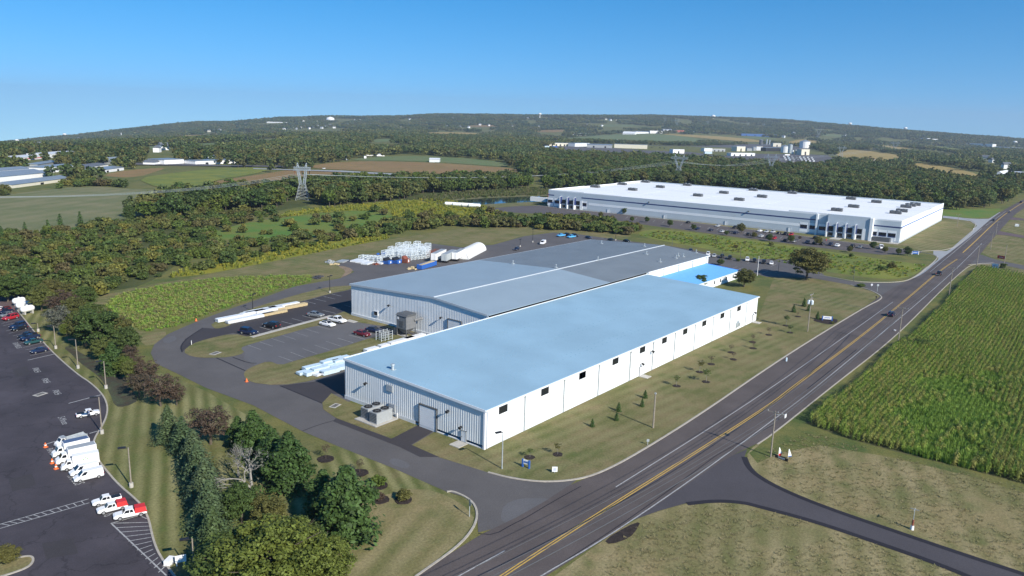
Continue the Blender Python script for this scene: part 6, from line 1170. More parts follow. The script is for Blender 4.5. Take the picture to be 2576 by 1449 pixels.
farbox(668, 391.5, 685, 391.5, 386.5, 16, 'white roofed house among trees left of the pylon', 'white', 'wrap', gable=2, name='farm_house', cat='house'); farbox(913, 392, 936, 392.5, 388, 10, 'white farm shed at the airstrip edge', 'white', 'wrap', gable=1.5); farbox(948, 393, 968, 393, 388.5, 10, 'white farm shed right of the airstrip shed', 'white', 'wrap', gable=1.5); farbox(1080, 408, 1105, 409, 399.5, 14, 'pale open shelter on the airstrip', 'wrap', 'wrap', gable=1.5, name='airstrip_shelter', cat='shelter'); farbox(1283, 376, 1300, 377, 372, 12, 'small white building with red front at the yard edge', 'white', 'brick', gable=1)
# the plant: tanks, silos, sheds
def e6(x, y): return E6(x, y)
def silo(x0, x1, ybase, ytop, label, mat='white', cone=True, name='silo'):
    a, b = P(*e6(x0, ybase)), P(*e6(x1, ybase)); c = (a+b)/2; r_ = max((b-a).length/2, 1.2); h = hpx(c, e6(0, ytop)[1]); t = thing(name, label, 'silo', (c.x, c.y, c.z-.2), 0, 'tanks and silos of the plant'); obj('shell', MB().lathe([(r_, 0), (r_, h)], 16), MT[mat], t, smooth=False); obj('roof_cone', MB().lathe([(r_*1.02, h), (.2, h+r_*.35)], 16), MT['tin'], t); obj('ladder', MB().box(-.2, .2, -r_-.25, -r_-.05, 0, h), MT['dkgrey'], t); FOOT.append([c+Vector((dx*(r_+4), dy*(r_+4), 0)) for dx, dy in ((-1, -1), (1, -1), (1, 1), (-1, 1))])
silo(1675, 1727, 268, 178, 'white silo left of the pair beside the dark shed', 'wrap'); silo(1755, 1792, 275, 155, 'tall slim grey silo right of the pair', 'galv'); silo(1930, 2018, 205, 112, 'big white tank, tallest of the plant', 'white'); silo(1440, 1462, 160, 85, 'slim grey tower at the back of the plant', 'galv'); silo(1480, 1500, 160, 90, 'second slim tower at the back of the plant', 'galv'); silo(1362, 1385, 165, 90, 'dark slim tower at the back left of the plant', 'dkgrey'); silo(1795, 1825, 285, 232, 'short pale tank right of the slim silo', 'wrap'); silo(1838, 1862, 285, 225, 'short grey tank beside the cream building', 'galv'); silo(1255, 1290, 240, 190, 'squat grey tank at the left of the plant', 'grey')
for x0, x1, yb, yt, dp, l_, w_, rf_, dd in ((1040, 1155, 248, 182, 20, 'cream building with dark opening at the left of the plant', 'cream', 'wrap', 1), (1310, 1395, 238, 182, 16, 'white and cream block in the middle of the plant', 'wrap', 'cream', 0), (1440, 1640, 248, 198, 18, 'dark open-sided shed in the middle of the plant', 'black', 'tin', 0), (1540, 1650, 190, 135, 20, 'pale upper building at the back of the plant', 'cream', 'wrap', 1), (1930, 2040, 300, 205, 18, 'tall cream building under the big white tank', 'cream', 'cream', 1), (590, 700, 252, 205, 16, 'white shed left of the plant trees', 'wrap', 'wrap', 0), (700, 880, 250, 215, 14, 'long grey and cream shed beside the plant trees', 'grey', 'cream', 3), (960, 1290, 312, 272, 14, 'long white canopy in front of the plant', 'wrap', 'white', 4), (160, 315, 277, 222, 14, 'white box-shaped building left of the plant', 'white', 'wrap', 1), (1870, 1935, 290, 240, 14, 'cream block left of the tall cream building', 'beige', 'cream', 0), (600, 700, 282, 250, 12, 'small teal and cream hut in front of the plant trees', 'panel_pale', 'cream', 0), (1180, 1250, 245, 205, 12, 'grey block between the cream building and the plant', 'grey', 'tin', 0), (1640, 1675, 250, 205, 10, 'small cream tower beside the white silo', 'cream', 'cream', 0)):
    a = e6(x0, yb); b = e6(x1, yb+2); farbox(a[0], a[1], b[0], b[1], e6(0, yt)[1], dp, l_, w_, rf_, doors=dd, grp='buildings of the plant')
def far_trailer(x, y, label, mat, L_=12, rz=None, z=E6): p_ = P(*z(x, y)); trailer(p_, L_, label, MT[mat], R(rz if rz is not None else -35), MT['wrap'], 2.8, 2.6, True, 'box_trailer', 'trailer', 'trailers parked at the plant')
far_trailer(1850, 424, 'long white trailer at the front of the plant yard', 'white', 18, -48); far_trailer(2350, 414, 'white trailer at the right end of the plant yard', 'white', 18, -48); far_trailer(1735, 312, 'white trailer right below the silos', 'white', 12, -48)
for i in range(24):
    r_, c_ = divmod(i, 8); col = ['white', 'wrap', 'grey', 'white', 'wrap', 'panel_pale', 'white', 'dkgrey'][(i*5) % 8]; far_trailer(1690+c_*55+r_*14, 332+r_*24+c_*3, f'{["pale", "grey", "white"][i % 3]} trailer, {ords[c_]} from the left in the {["back", "middle", "front"][r_]} row of the plant yard', col, 9, 20)
for x, y, l_, m in ((195, 385, 'white trailer left of the garage building', 'white'), (240, 384, 'second white trailer left of the garage building', 'white'), (390, 396, 'blue trailer in front of the garage building', 'panel_pale'), (465, 396, 'bright blue trailer right of the pale blue one', 'blue'), (60, 405, 'red and white trailer at the left end of the garage yard', 'red')): far_trailer(x, y, l_, m, 11, -48, A3)
for i, (x, y, c) in enumerate(((1175, 400, 'red'), (1200, 402, 'maroon'), (1240, 350, 'red'), (1520, 362, 'red'), (1640, 372, 'red'), (1210, 348, 'grey'), (1480, 400, 'navy'), (1520, 404, 'navy'), (1400, 398, 'black'), (1070, 340, 'silver'))): vehicle('suv', c, A3(x, y), R(-30+i*17), f'{c} vehicle, {ords[i]} of the few parked beyond the garage buildings', 'vehicles beyond the garage buildings', 1.1, True)
# houses
def house(x, y, label, wm='white', s=1., rz=0.):
    p_ = P(x, y); t = thing('house', label, 'house', (p_.x, p_.y, p_.z-.2), rz, 'houses scattered through the far woods'); s *= 1.25; d = 11*s; wd = 8*s; h = 6.5*s; obj('walls', MB().box(-d/2, d/2, -wd/2, wd/2, 0, h), MT[wm], t)
    obj('roof', MB().add([(-d/2-.4, -wd/2-.5, h-.05), (d/2+.4, -wd/2-.5, h-.05), (d/2+.4, 0, h+3.4*s), (-d/2-.4, 0, h+3.4*s), (-d/2-.4, wd/2+.5, h-.05), (d/2+.4, wd/2+.5, h-.05)], [(0, 1, 2, 3), (3, 2, 5, 4), (0, 3, 4), (1, 5, 2)]), MT['slate'], t)
    FOOT.append([p_+Vector((dx*14*s, dy*14*s, 0)) for dx, dy in ((-1, -1), (1, -1), (1, 1), (-1, 1))])
    e = (CAM-p_); e.z = 0; e = e.normalized(); Lc = min((p_-CAM).length*.19, 600); FOOT.append([p_+e*Lc+Vector((-e.y, e.x, 0))*15, p_+e*Lc-Vector((-e.y, e.x, 0))*15, p_-Vector((-e.y, e.x, 0))*12, p_+Vector((-e.y, e.x, 0))*12])
for i in range(13): house(715+i*10.5, 327-(i % 3)*2.6-i*.35, f'pale house, {ords[i]} from the left in the row of houses below the water tower', ['white', 'wrap', 'white', 'grey'][i % 4], .95, R(20+i*9))
hs = [A2(1135, 182), A2(1420, 192), A2(1500, 192), A2(1670, 177), A2(1865, 197), A2(1995, 208), A2(2275, 188), A2(2505, 198), A2(905, 188), A2(2080, 208), A2(1760, 215), A2(1215, 210), A2(2190, 182), A2(1510, 128), A2(1925, 122), A3(60, 198), A3(310, 198), A3(200, 122), A3(260, 122), A3(1060, 138), A3(1000, 138), A3(780, 187), A3(920, 190), A3(960, 130), A4(845, 290), A4(300, 240), A4(350, 270), A4(475, 290), A4(980, 285), A4(250, 300), A4(580, 292), A1(255, 405), A1(365, 400), A1(410, 400), A1(600, 352), A1(45, 420), A1(850, 262), A1(760, 270), A1(755, 318), A1(2020, 245), A1(2060, 240), A1(2120, 238), A1(2170, 225), A1(2375, 172), A1(2285, 175), A1(1580, 420), A1(1520, 440), A4(2200, 525), A4(2400, 600), A4(2260, 540)]
hl = ['left', 'centre', 'right']
for i, q in enumerate(hs):
    z = 0 if q[0] < 860 else (1 if q[0] < 1720 else 2); house(q[0], q[1], f'{["small white", "pale grey", "white gabled", "cream"][i % 4]} house half hidden by trees in the {hl[z]} distance', ['white', 'wrap', 'white', 'cream'][i % 4], [1., .85, 1.15][i % 3], i*.7)
# church
p_ = P(302, 346.5); t = thing('church', 'white church with slender steeple among the left woods', 'church', (p_.x, p_.y, p_.z), R(30)); hc = max(hpx(p_, 332.5), 22); obj('nave', MB().box(-14, 14, -7, 7, 0, 9), MT['white'], t); obj('roof', MB().add([(-14.4, -7.5, 8.9), (14.4, -7.5, 8.9), (14.4, 0, 15), (-14.4, 0, 15), (-14.4, 7.5, 8.9), (14.4, 7.5, 8.9)], [(0, 1, 2, 3), (3, 2, 5, 4), (0, 3, 4), (1, 5, 2)]), MT['slate'], t); obj('tower', MB().box(-3, 3, -10.2, -7.05, 0, hc*.55), MT['white'], t); obj('spire', MB().lathe([(2.6, hc*.55), (.1, hc)], 8, 0, (0, -8.6, 0)), MT['wrap'], t)
# water towers
def water_tower(x, ytop, ybase, rpx, label):
    p_ = P(x, ybase); dist = (p_-CAM).length; r_ = rpx/FOC*dist; h = max(hpx(p_, ytop), 14); t = thing('water_tower', label, 'water tower', p_, 0, 'white water towers on the skyline'); r_ = max(r_, 5)
    obj('tank', MB().lathe([(r_*.25, h-r_*1.15), (r_*.85, h-r_*.85), (r_, h-r_*.5), (r_*.85, h-r_*.15), (r_*.3, h)], 18), MT['white'], t, smooth=True); obj('stem', MB().lathe([(r_*.32, 0), (r_*.22, h*.3), (r_*.24, h-r_*1.1)], 12), MT['white'], t); obj('finial', MB().lathe([(r_*.28, h), (.2, h+r_*.12)], 10), MT['white'], t)
    FOOT.append([p_+Vector((dx*30, dy*30, 0)) for dx, dy in ((-1, -1), (1, -1), (1, 1), (-1, 1))])
water_tower(831, 294.5, 306, 10, 'big white mushroom water tower on the skyline'); water_tower(1358, 284.5, 296, 4, 'small white ball water tower at the centre of the skyline'); water_tower(43, 350.5, 360, 4, 'white water tower nearest the left edge of the skyline'); water_tower(163, 335.5, 345, 4, 'white water tower second from the left on the skyline'); water_tower(2138, 308.5, 317, 4, 'pale water tower on the skyline above the golden fields'); water_tower(2277, 320, 329, 4, 'pale water tower on the skyline right of the golden fields'); water_tower(2553, 355, 363, 4, 'pale water tower at the right end of the skyline'); water_tower(1794, 289.5, 298, 5, 'pale water tower on the skyline right of centre')
# ---- lattice pylons
def pylon(base, topy, label, az, sp=1., r_=.13, hmin=26):
    p_ = P(*base); h = max(hpx(p_, topy), hmin); t = thing('transmission_pylon', label, 'pylon', p_, az, 'steel lattice pylons'); s = h/34.; FOOT.append([p_+Vector((dx*14, dy*14, 0)) for dx, dy in ((-1, -1), (1, -1), (1, 1), (-1, 1))])
    def lattice(m_, A0, A1, n):          # four-legged braced column from square A0 to square A1
        for k in range(n):
            q0 = [Vector(a).lerp(Vector(b), k/n) for a, b in zip(A0, A1)]; q1 = [Vector(a).lerp(Vector(b), (k+1)/n) for a, b in zip(A0, A1)]
            for i in range(4): j = (i+1) % 4; m_.bar(q0[i], q1[i], r_*1.5); m_.bar(q0[i], q1[j], r_*.9); m_.bar(q0[j], q1[i], r_*.9); m_.bar(q1[i], q1[j], r_*.9)
    sq = lambda cx_, w_, d_, z_: [(cx_-w_, -d_, z_), (cx_+w_, -d_, z_), (cx_+w_, d_, z_), (cx_-w_, d_, z_)]
    m_ = MB(); lattice(m_, sq(0, 6*s, 5*s, 0), sq(0, 2.6*s, 1.8*s, 15*s), 5); obj('lattice_body', m_, MT['galv'], t)
    for sx in (-1, 1):
        m_ = MB(); lattice(m_, sq(sx*1.6*s, 1.0*s, 1.5*s, 15*s), sq(sx*6.2*s*sp, .9*s, 1.2*s, 28*s), 5); obj('lattice_arm', m_, MT['galv'], t)
        m_ = MB(); lattice(m_, sq(sx*6.2*s*sp, .9*s, 1.0*s, 31*s), sq(sx*7.0*s*sp, .1, .1, 35*s), 2); obj('peak', m_, MT['galv'], t)
    m_ = MB(); q0 = [(-14*s, -1*s, 29*s), (-14*s, 1*s, 29*s), (-14*s, .4*s, 30*s), (-14*s, -.4*s, 30*s)]; q1 = [(14*s, -1*s, 29*s), (14*s, 1*s, 29*s), (14*s, .4*s, 30*s), (14*s, -.4*s, 30*s)]
    lattice(m_, [(-13*s*sp, -1.2*s, 28*s), (-13*s*sp, 1.2*s, 28*s), (-13*s*sp, 1.2*s, 31*s), (-13*s*sp, -1.2*s, 31*s)], [(13*s*sp, -1.2*s, 28*s), (13*s*sp, 1.2*s, 28*s), (13*s*sp, 1.2*s, 31*s), (13*s*sp, -1.2*s, 31*s)], 10); obj('crossbeam', m_, MT['galv'], t)
    att = []
    for x in (-11.5*s*sp, 0, 11.5*s*sp):
        obj('insulator_string', MB().tube((x, 0, 28*s), (x, 0, 24.5*s), .28, None, 6), MT['rust'] if x < 0 else MT['black'], t); c, sn = math.cos(az), math.sin(az); att.append(Vector((p_.x+x*c, p_.y+x*sn, p_.z+24.5*s)))
    return att
T1 = pylon((762, 503), 414, 'big lattice pylon standing among the trees left of the pond', R(-48), .6); T2 = pylon((1706, 447), 390, 'lattice pylon rising behind the white warehouse roof', R(100)); T3 = pylon((1938, 437), 392, 'lattice pylon in the trees below the plant yard', R(100)); 
T4 = pylon((2115, 397), 370, 'lattice pylon on the golden field right of the plant', R(100)); T5 = pylon((2250, 385), 356, 'lattice pylon between the golden fields', R(100)); T6 = pylon((2058, 350), 322, 'lattice pylon far off above the plant', R(100)); T7 = pylon((1702, 322), 300, 'lattice pylon far off behind the white barns', R(100)); T8 = pylon((1672, 310), 296, 'small lattice pylon far off left of its twin', R(100)); pylon((1780, 316), 304, 'small lattice pylon far off above the red building', R(100)); pylon((1920, 322), 312, 'small lattice pylon on the far right woods', R(100)); pylon((1880, 320), 310, 'smallest lattice pylon in the far woods', R(100))
gp = 'high-voltage lines between the pylons'
left = P(-300, 640); 
for k in range(3):
    wire(T1[k], T2[k], 9, .08, 'high-voltage line from the left pylon across to the pylon behind the warehouse', gp, n=20, mat='galv'); wire(T1[k], Vector((left.x+(T1[k].x-T1[1].x), left.y+(T1[k].y-T1[1].y), 24)), 6, .07, 'high-voltage line from the left pylon to the left edge', gp, n=16, mat='galv'); wire(T2[k], T3[k], 6, .09, 'high-voltage line between the two pylons behind the white warehouse', gp, n=14, mat='galv'); wire(T3[k], T5[k], 6, .09, 'high-voltage line from the plant pylon to the golden fields', gp, n=14, mat='galv')
for q, l_ in ((A2(295, 582), 'white round bale marker at the edge of the brown field'), (A2(1080, 505), 'white marker box at the corner of the airstrip'), (A2(907, 522), 'small white marker at the wood edge above the brown field')): p_ = P(*q); t = thing('white_marker', l_, 'marker', p_, 0, 'white markers along the fields'); obj('panel', MB().box(-2, 2, -.3, .3, .8, 4.2), MT['white'], t); obj('leg', MB().box(-1.8, -1.5, -.1, .1, 0, .8), MT['grey'], t); obj('leg', MB().box(1.5, 1.8, -.1, .1, 0, .8), MT['grey'], t)
# ================================================================== vegetation
LM = {
 'dark': leafmat('leaf_dark_green', [(.055, .092, .026), (.068, .11, .03), (.085, .118, .035)]),
 'mid': leafmat('leaf_mid_green', [(.075, .115, .028), (.095, .13, .034), (.115, .135, .038)]),
 'olive': leafmat('leaf_olive', [(.105, .112, .034), (.135, .125, .038), (.125, .145, .038)]),
 'yellow': leafmat('leaf_yellow_green', [(.088, .135, .026), (.105, .15, .03), (.13, .16, .032)]),
 'brown': leafmat('leaf_purple_brown', [(.085, .06, .042), (.105, .072, .05), (.08, .065, .04)], .2),
 'grey': leafmat('leaf_grey_green', [(.11, .125, .085), (.13, .135, .10)], .2),
 'blue': leafmat('needle_blue_green', [(.07, .11, .048), (.09, .125, .06), (.08, .12, .045)], .2),
 'fir': leafmat('needle_dark_green', [(.05, .092, .025), (.062, .108, .028)], .2),
 'wood': leafmat('leaf_far_wood', [(.062, .098, .032), (.085, .125, .038), (.125, .145, .042), (.095, .135, .052), (.17, .175, .052), (.125, .125, .052)], .35),
 'scrub': leafmat('leaf_scrub', [(.10, .14, .036), (.13, .17, .042), (.17, .18, .05), (.23, .22, .05), (.15, .15, .05), (.14, .115, .055), (.13, .185, .045), (.095, .135, .04)], .4),
 'corn': leafmat('leaf_corn', [(.26, .36, .07), (.31, .40, .08), (.37, .40, .11), (.43, .40, .13)], .45),
 'weed': leafmat('leaf_weed', [(.20, .32, .05), (.23, .34, .06), (.18, .29, .05)], .4),
 'basin': leafmat('leaf_basin', [(.24, .38, .06), (.28, .37, .075), (.31, .32, .10), (.27, .24, .10), (.22, .37, .06)], .45),
 'goldrod': leafmat('flower_goldenrod', [(.30, .30, .045), (.22, .26, .05), (.38, .34, .05)], .4),
 'reed': leafmat('leaf_reed', [(.15, .15, .06), (.10, .14, .04), (.19, .17, .09)], .3),
 'grass': leafmat('grass_blade', [(.27, .25, .12), (.34, .285, .16), (.24, .24, .095)], .45),
}
def leaf_quads(c, n, size, rng, aspect=.65):
    N_ = len(c); n = n/np.linalg.norm(n, axis=1, keepdims=True); t = rng.normal(size=(N_, 3)); t -= (t*n).sum(1, keepdims=True)*n; t /= np.linalg.norm(t, axis=1, keepdims=True); b = np.cross(n, t)
    s = (size*rng.uniform(.6, 1.4, N_))[:, None]; a = t*s; b = b*s*aspect
    v = np.stack([c-a-b*.6, c+a*.2-b, c+a+b*.4, c-a*.3+b], 1).reshape(-1, 3); return v
def leaf_mesh(name, V, mats, extra=None):
    """V: leaf quad vertices; extra: MB with wood (material 1)"""
    me = bpy.data.meshes.new(name); nq = len(V)//4; q = np.arange(nq*4).reshape(-1, 4); co = V; mi = np.zeros(nq, np.int32)
    if extra is not None and len(extra.f):
        ev = np.array(extra.v, float); quads = [f for f in extra.f if len(f) == 4]; eq = np.array(quads)+len(co); co = np.concatenate([co, ev]); q = np.concatenate([q, eq]); mi = np.concatenate([mi, np.ones(len(eq), np.int32)])
    return fast_mesh(me, co, q, *mats, midx=mi)
def clump_crown(rng, nclump, per, rx, rz, cz, cr, size, up=.35, inner=.5, flat=1.):
    d = rng.normal(size=(nclump, 3)); d /= np.linalg.norm(d, axis=1, keepdims=True); r_ = rng.uniform(inner, 1, nclump)[:, None]
    C_ = d*r_*np.array([rx, rx, rz])+np.array([0, 0, cz]); crs = cr*rng.uniform(.6, 1.35, nclump)
    e = rng.normal(size=(nclump, per, 3)); e /= np.linalg.norm(e, axis=2, keepdims=True); e[:, :, 2] = np.where(e[:, :, 2] < -.35, -e[:, :, 2]*.6, e[:, :, 2])
    pos = C_[:, None]+e*crs[:, None, None]*rng.uniform(.55, 1.05, (nclump, per, 1))*np.array([1, 1, .75*flat]); nn = e*.8+rng.normal(size=e.shape)*.45+np.array([0, 0, up])
    return leaf_quads(pos.reshape(-1, 3), nn.reshape(-1, 3), size, rng)
def trunk_mb(rng, H, r_, top, limbs=6, spread=.4, lean=.03):
    mb = MB(); pts = [Vector((0, 0, -.2))]; n = 4
    for i in range(1, n+1): pts.append(Vector((rng.normal()*lean*H*i/n, rng.normal()*lean*H*i/n, top*i/n)))
    for i in range(n): mb.tube(pts[i], pts[i+1], r_*(1-.7*i/n), r_*(1-.7*(i+1)/n), 6)
    for k in range(limbs):
        t = rng.uniform(.35, .95); i = min(int(t*n), n-1); a = pts[i].lerp(pts[i+1], t*n-i); an = rng.uniform(0, 6.28); L_ = H*spread*rng.uniform(.5, 1); b = a+Vector((math.cos(an)*L_, math.sin(an)*L_, L_*rng.uniform(.5, 1.1))); m_ = a.lerp(b, .5)+Vector((0, 0, -.05*L_)); mb.tube(a, m_, r_*.4, r_*.25, 5); mb.tube(m_, b, r_*.25, r_*.08, 5)
    return mb
def conifer(rng, H, Rb, levels, br, size, droop=.25, start=.06, power=.85, per=9):
    cs, ns = [], []
    for k in range(levels):
        f_ = start+(1-start)*(k+rng.uniform(-.2, .2))/levels; f_ = min(max(f_, .03), .995); z = H*f_; r_ = Rb*(1-f_)**power*rng.uniform(.85, 1.12); nb = max(4, int(br*(1-f_*.6)))
        for j in range(nb):
            an = 6.28*j/nb+rng.uniform(-.3, .3); rr_ = r_*rng.uniform(.7, 1.15); dd = np.array([math.cos(an), math.sin(an), 0])
            for s in range(per):
                t = (s+rng.uniform(.2, .9))/per; p_ = dd*rr_*t; side = rng.normal()*.16*rr_*t; p_ = p_+np.array([-dd[1], dd[0], 0])*side; cs.append([p_[0], p_[1], z-droop*rr_*t*t+rng.normal()*.08]); ns.append(dd*.7*t+np.array([0, 0, .75])+rng.normal(size=3)*.3)
    return leaf_quads(np.array(cs), np.array(ns), size, rng, .5)
rg = lambda s: np.random.default_rng(s)
MESHES = {}
def near_tree(kind, seed):
    """(crown mesh, trunk mesh) of unit design height 10 m"""
    k = (kind, seed)
    if k in MESHES: return MESHES[k]
    r_ = rg(seed*17+3)
    if kind == 'yellow': V = clump_crown(r_, 150, 170, 4.2, 4.0, 5.6, .95, .14, inner=.4); MESHES[k] = (leaf_mesh('crown', V, [LM['yellow']]), trunk_mb(r_, 10, .28, 7, 10, .42).mesh('trunk', MT['bark'])); return MESHES[k]
    if kind in ('dark', 'mid', 'olive', 'yellow', 'brown', 'grey'):
        dense = kind not in ('brown', 'grey'); V = clump_crown(r_, 110 if dense else 80, 130 if dense else 60, 4.1, 3.9, 5.7, 1.1, .19 if dense else .16, inner=.45); T = trunk_mb(r_, 10, .28, 7, 10 if dense else 16, .42); bk = 'bark' if kind != 'grey' else 'bark_grey'; cr = leaf_mesh('crown', V, [LM[kind]]) 
    elif kind == 'fir': V = conifer(r_, 10, 4.2, 24, 22, .26, .15, .03, .62, 15); V2 = clump_crown(r_, 60, 80, 3.2, 3.4, 4.0, .9, .22, inner=.7); V = np.concatenate([V, V2]); cr = leaf_mesh('crown', V, [LM['fir']]); T = trunk_mb(r_, 10, .25, 8.5, 0); bk = 'bark'
    elif kind == 'spruce': cr = leaf_mesh('crown', conifer(r_, 10, 3.9, 28, 17, .21, .35, .04, .8, 14), [LM['blue']]); T = trunk_mb(r_, 10, .2, 9, 0); bk = 'bark'
    elif kind == 'cone': cr = leaf_mesh('crown', conifer(r_, 10, 3.4, 14, 12, .55, .12, .04, .7, 6), [LM['fir']]); T = trunk_mb(r_, 10, .3, 8, 0); bk = 'bark'
    elif kind == 'sapling': cr = leaf_mesh('crown', clump_crown(r_, 26, 16, 2.4, 2.6, 6.8, .8, .26, inner=.3), [LM['olive' if seed % 2 else 'mid']]); T = trunk_mb(r_, 10, .1, 8.5, 12, .35); bk = 'bark_grey'
    elif kind == 'sapbrown': cr = leaf_mesh('crown', clump_crown(r_, 26, 9, 2.3, 2.6, 6.6, .8, .22, inner=.3), [LM['brown']]); T = trunk_mb(r_, 10, .1, 8.8, 18, .35); bk = 'bark'
    elif kind == 'bush': cr = leaf_mesh('crown', clump_crown(r_, 60, 45, 5.2, 4.2, 4.6, 1.7, .45, inner=.45), [LM[['olive', 'brown', 'yellow', 'mid'][seed % 4]]]); T = trunk_mb(r_, 10, .3, 5, 8, .5); bk = 'bark'
    elif kind == 'bare':
        T = MB(); 
        def grow(a, d, L_, r0, lev):
            b = a+d*L_; T.tube(a, b, r0, r0*.6, 4 if lev > 1 else 6)
            if lev >= 5: return
            for _ in range(3 if lev < 4 else 2):
                e = Vector(r_.normal(size=3)); e = (d+e*.48+Vector((0, 0, .12))).normalized(); grow(a.lerp(b, r_.uniform(.55, 1)), e, L_*r_.uniform(.55, .8), r0*.55, lev+1)
        grow(Vector((0, 0, -.2)), Vector((0, 0, 1)), 3.2, .3, 0); cr = leaf_mesh('crown', clump_crown(r_, 22, 8, 3.0, 3.2, 6.2, .9, .16, inner=.4), [LM['grey']]); bk = 'bark_grey'
    MESHES[k] = (cr, T.mesh('trunk', MT[bk])); return MESHES[k]
CNT = [0]
def tree(kind, base, h, label, wd=1., group=None, seed=None, name=None, cat='tree', mulch=0., p=None):
    CNT[0] += 1; seed = CNT[0] % 3 if seed is None else seed; p_ = p or P(*base); cr, T = near_tree(kind, seed)
    t = thing(name or {'bush': 'bush', 'sapling': 'young_tree', 'sapbrown': 'young_tree', 'cone': 'evergreen_tree', 'spruce': 'spruce_tree', 'fir': 'fir_tree'}.get(kind, 'tree'), label, cat, (p_.x, p_.y, p_.z), rnd.uniform(0, 6.28), group); s = h/10.; t.scale = (s*wd, s*wd, s)
    obj('crown', cr, None, t); obj('trunk', T, None, t)
    if mulch:
        m_ = MB(); r_ = mulch/(s*wd); m_.prism([(r_*math.cos(i*.5236)*rnd.uniform(.9, 1.1), r_*math.sin(i*.5236)*rnd.uniform(.9, 1.1)) for i in range(12)], 0, .12/s); obj('mulch_ring', m_, MT['mulch'], t)
    return t
def htree(kind, base, topy, label, wdm=None, **k):
    p_ = P(*base); h = hpx(p_, topy); tree(kind, base, h, label, **({'wd': wdm} if wdm else {}), **k)
# foreground belt between the left lot and the drive
gS = 'blue-green spruces along the striped lawn'
for b_, ty, w_, l_ in (((426, 1112), 1018, 1.0, 'spruce farthest up the row along the striped lawn'), ((462, 1140), 1045, .95, 'spruce second from the top of the row along the striped lawn'), ((490, 1178), 1078, 1.05, 'spruce third from the top of the row along the striped lawn'), ((500, 1225), 1115, 1.0, 'spruce in the middle of the row along the striped lawn'), ((520, 1268), 1150, 1.1, 'spruce with broad blue-green crown beside the bare tree'), ((530, 1330), 1205, 1.05, 'spruce second from the bottom of the row'), ((540, 1392), 1270, 1.05, 'spruce at the bottom of the row beside the yellow-green tree')): htree('spruce', b_, ty, l_, w_*1.4, group=gS)
gF = 'dense dark green firs beside the drive'
for b_, ty, w_, l_ in (((640, 1142), 1030, 1.15, 'dense dark fir nearest the drive behind the other firs'), ((600, 1120), 1045, 1.0, 'smaller dark fir left of the rear fir'), ((728, 1225), 1082, 1.15, 'dense dark fir in the middle of the belt'), ((690, 1190), 1075, 1.1, 'dark fir just behind the middle fir'), ((872, 1352), 1168, 1.2, 'largest dark fir at the front of the belt'), ((815, 1300), 1178, 1.1, 'dark fir left of the largest fir')): htree('fir', b_, ty, l_, w_, group=gF)
htree('yellow', (690, 1520), 1308, 'big yellow-green tree cut off by the bottom edge', 1.35, seed=0); htree('mid', (590, 1500), 1330, 'green broadleaf tree at the bottom edge beside the spruces', 1.3, seed=1); htree('yellow', (800, 1505), 1350, 'yellow-green tree right of the big one at the bottom edge', 1.2, seed=1); htree('mid', (740, 1440), 1300, 'green tree behind the big yellow-green tree', 1.1, seed=2); htree('dark', (610, 1315), 1215, 'round dark green bushy tree between spruces and bare tree', 1.15, seed=0); htree('olive', (680, 1330), 1245, 'low olive tree beside the firs', 1.1)
htree('bare', (635, 1262), 1098, 'bare grey tree with spreading twigs between the firs', 1.1, seed=0); htree('bare', (600, 1200), 1095, 'smaller bare grey tree behind the tall bare one', .9, seed=1)
gB = 'purple-brown trees along the drive'
for b_, ty, w_, l_ in (((350, 1000), 935, 1.15, 'purple-brown tree beside the ditch'), ((405, 1022), 940, 1.25, 'wide purple-brown tree at the head of the striped lawn'), ((445, 1020), 965, 1.0, 'purple-brown tree nearest the curving drive'), ((530, 1118), 1018, 1.25, 'broad purple-brown tree behind the spruces'), ((345, 935), 890, 1.1, 'small brown tree below the dark conifer')): htree('brown', b_, ty, l_, w_, group=gB)
gL = 'trees lining the left lot'
for kd, b_, ty, w_, l_ in (('olive', (105, 782), 715, 1.0, 'tall olive conifer-shaped tree beside the white tanks'), ('dark', (60, 745), 700, 1.1, 'dark tree behind the white tanks'), ('brown', (165, 800), 728, 1.1, 'grey-brown tree right of the olive tree'), ('mid', (215, 780), 718, 1.1, 'green tree at the tip of the grassy basin'), ('grey', (150, 838), 765, 1.0, 'grey half-dead tree beside the striped lawn'), ('yellow', (168, 845), 812, 1.2, 'small yellow-green shrub tree below the grey tree'), ('olive', (215, 870), 785, 1.1, 'olive tree left in the dense group'), ('dark', (255, 878), 772, 1.15, 'dark tree in the middle of the dense group'), ('olive', (298, 870), 790, 1.0, 'olive tree right in the dense group'), ('mid', (235, 830), 760, 1.1, 'green tree at the back of the dense group'), ('fir', (285, 938), 858, 1.0, 'dark conifer below the dense group'), ('yellow', (312, 942), 895, 1.1, 'yellow-green bush beside the dark conifer'), ('olive', (190, 815), 745, 1.1, 'olive tree between the grey tree and the dense group'), ('brown', (330, 910), 865, 1.0, 'brown shrub right of the dark conifer'), ('mid', (20, 760), 690, 1.2, 'green tree at the left edge above the tanks'), ('olive', (130, 760), 700, 1.1, 'olive tree behind the tall olive one'), ('mid', (200, 835), 775, 1.2, 'green tree left at the front of the dense group'), ('olive', (270, 845), 780, 1.2, 'olive tree at the rear of the dense group'), ('dark', (320, 890), 820, 1.1, 'dark tree right of the dense group'), ('brown', (145, 800), 740, 1.1, 'brown tree left of the grey half-dead tree'), ('mid', (260, 905), 850, 1.1, 'green tree left of the dark conifer'), ('olive', (180, 770), 710, 1.1, 'olive tree behind the grey-brown tree'), ('mid', (95, 755), 695, 1.1, 'green tree behind the white tanks on the right'), ('brown', (375, 965), 905, 1.2, 'brown tree right of the ditch'), ('olive', (330, 960), 905, 1.0, 'olive shrub tree above the ditch end')): htree(kd, b_, ty, l_, w_, group=gL)
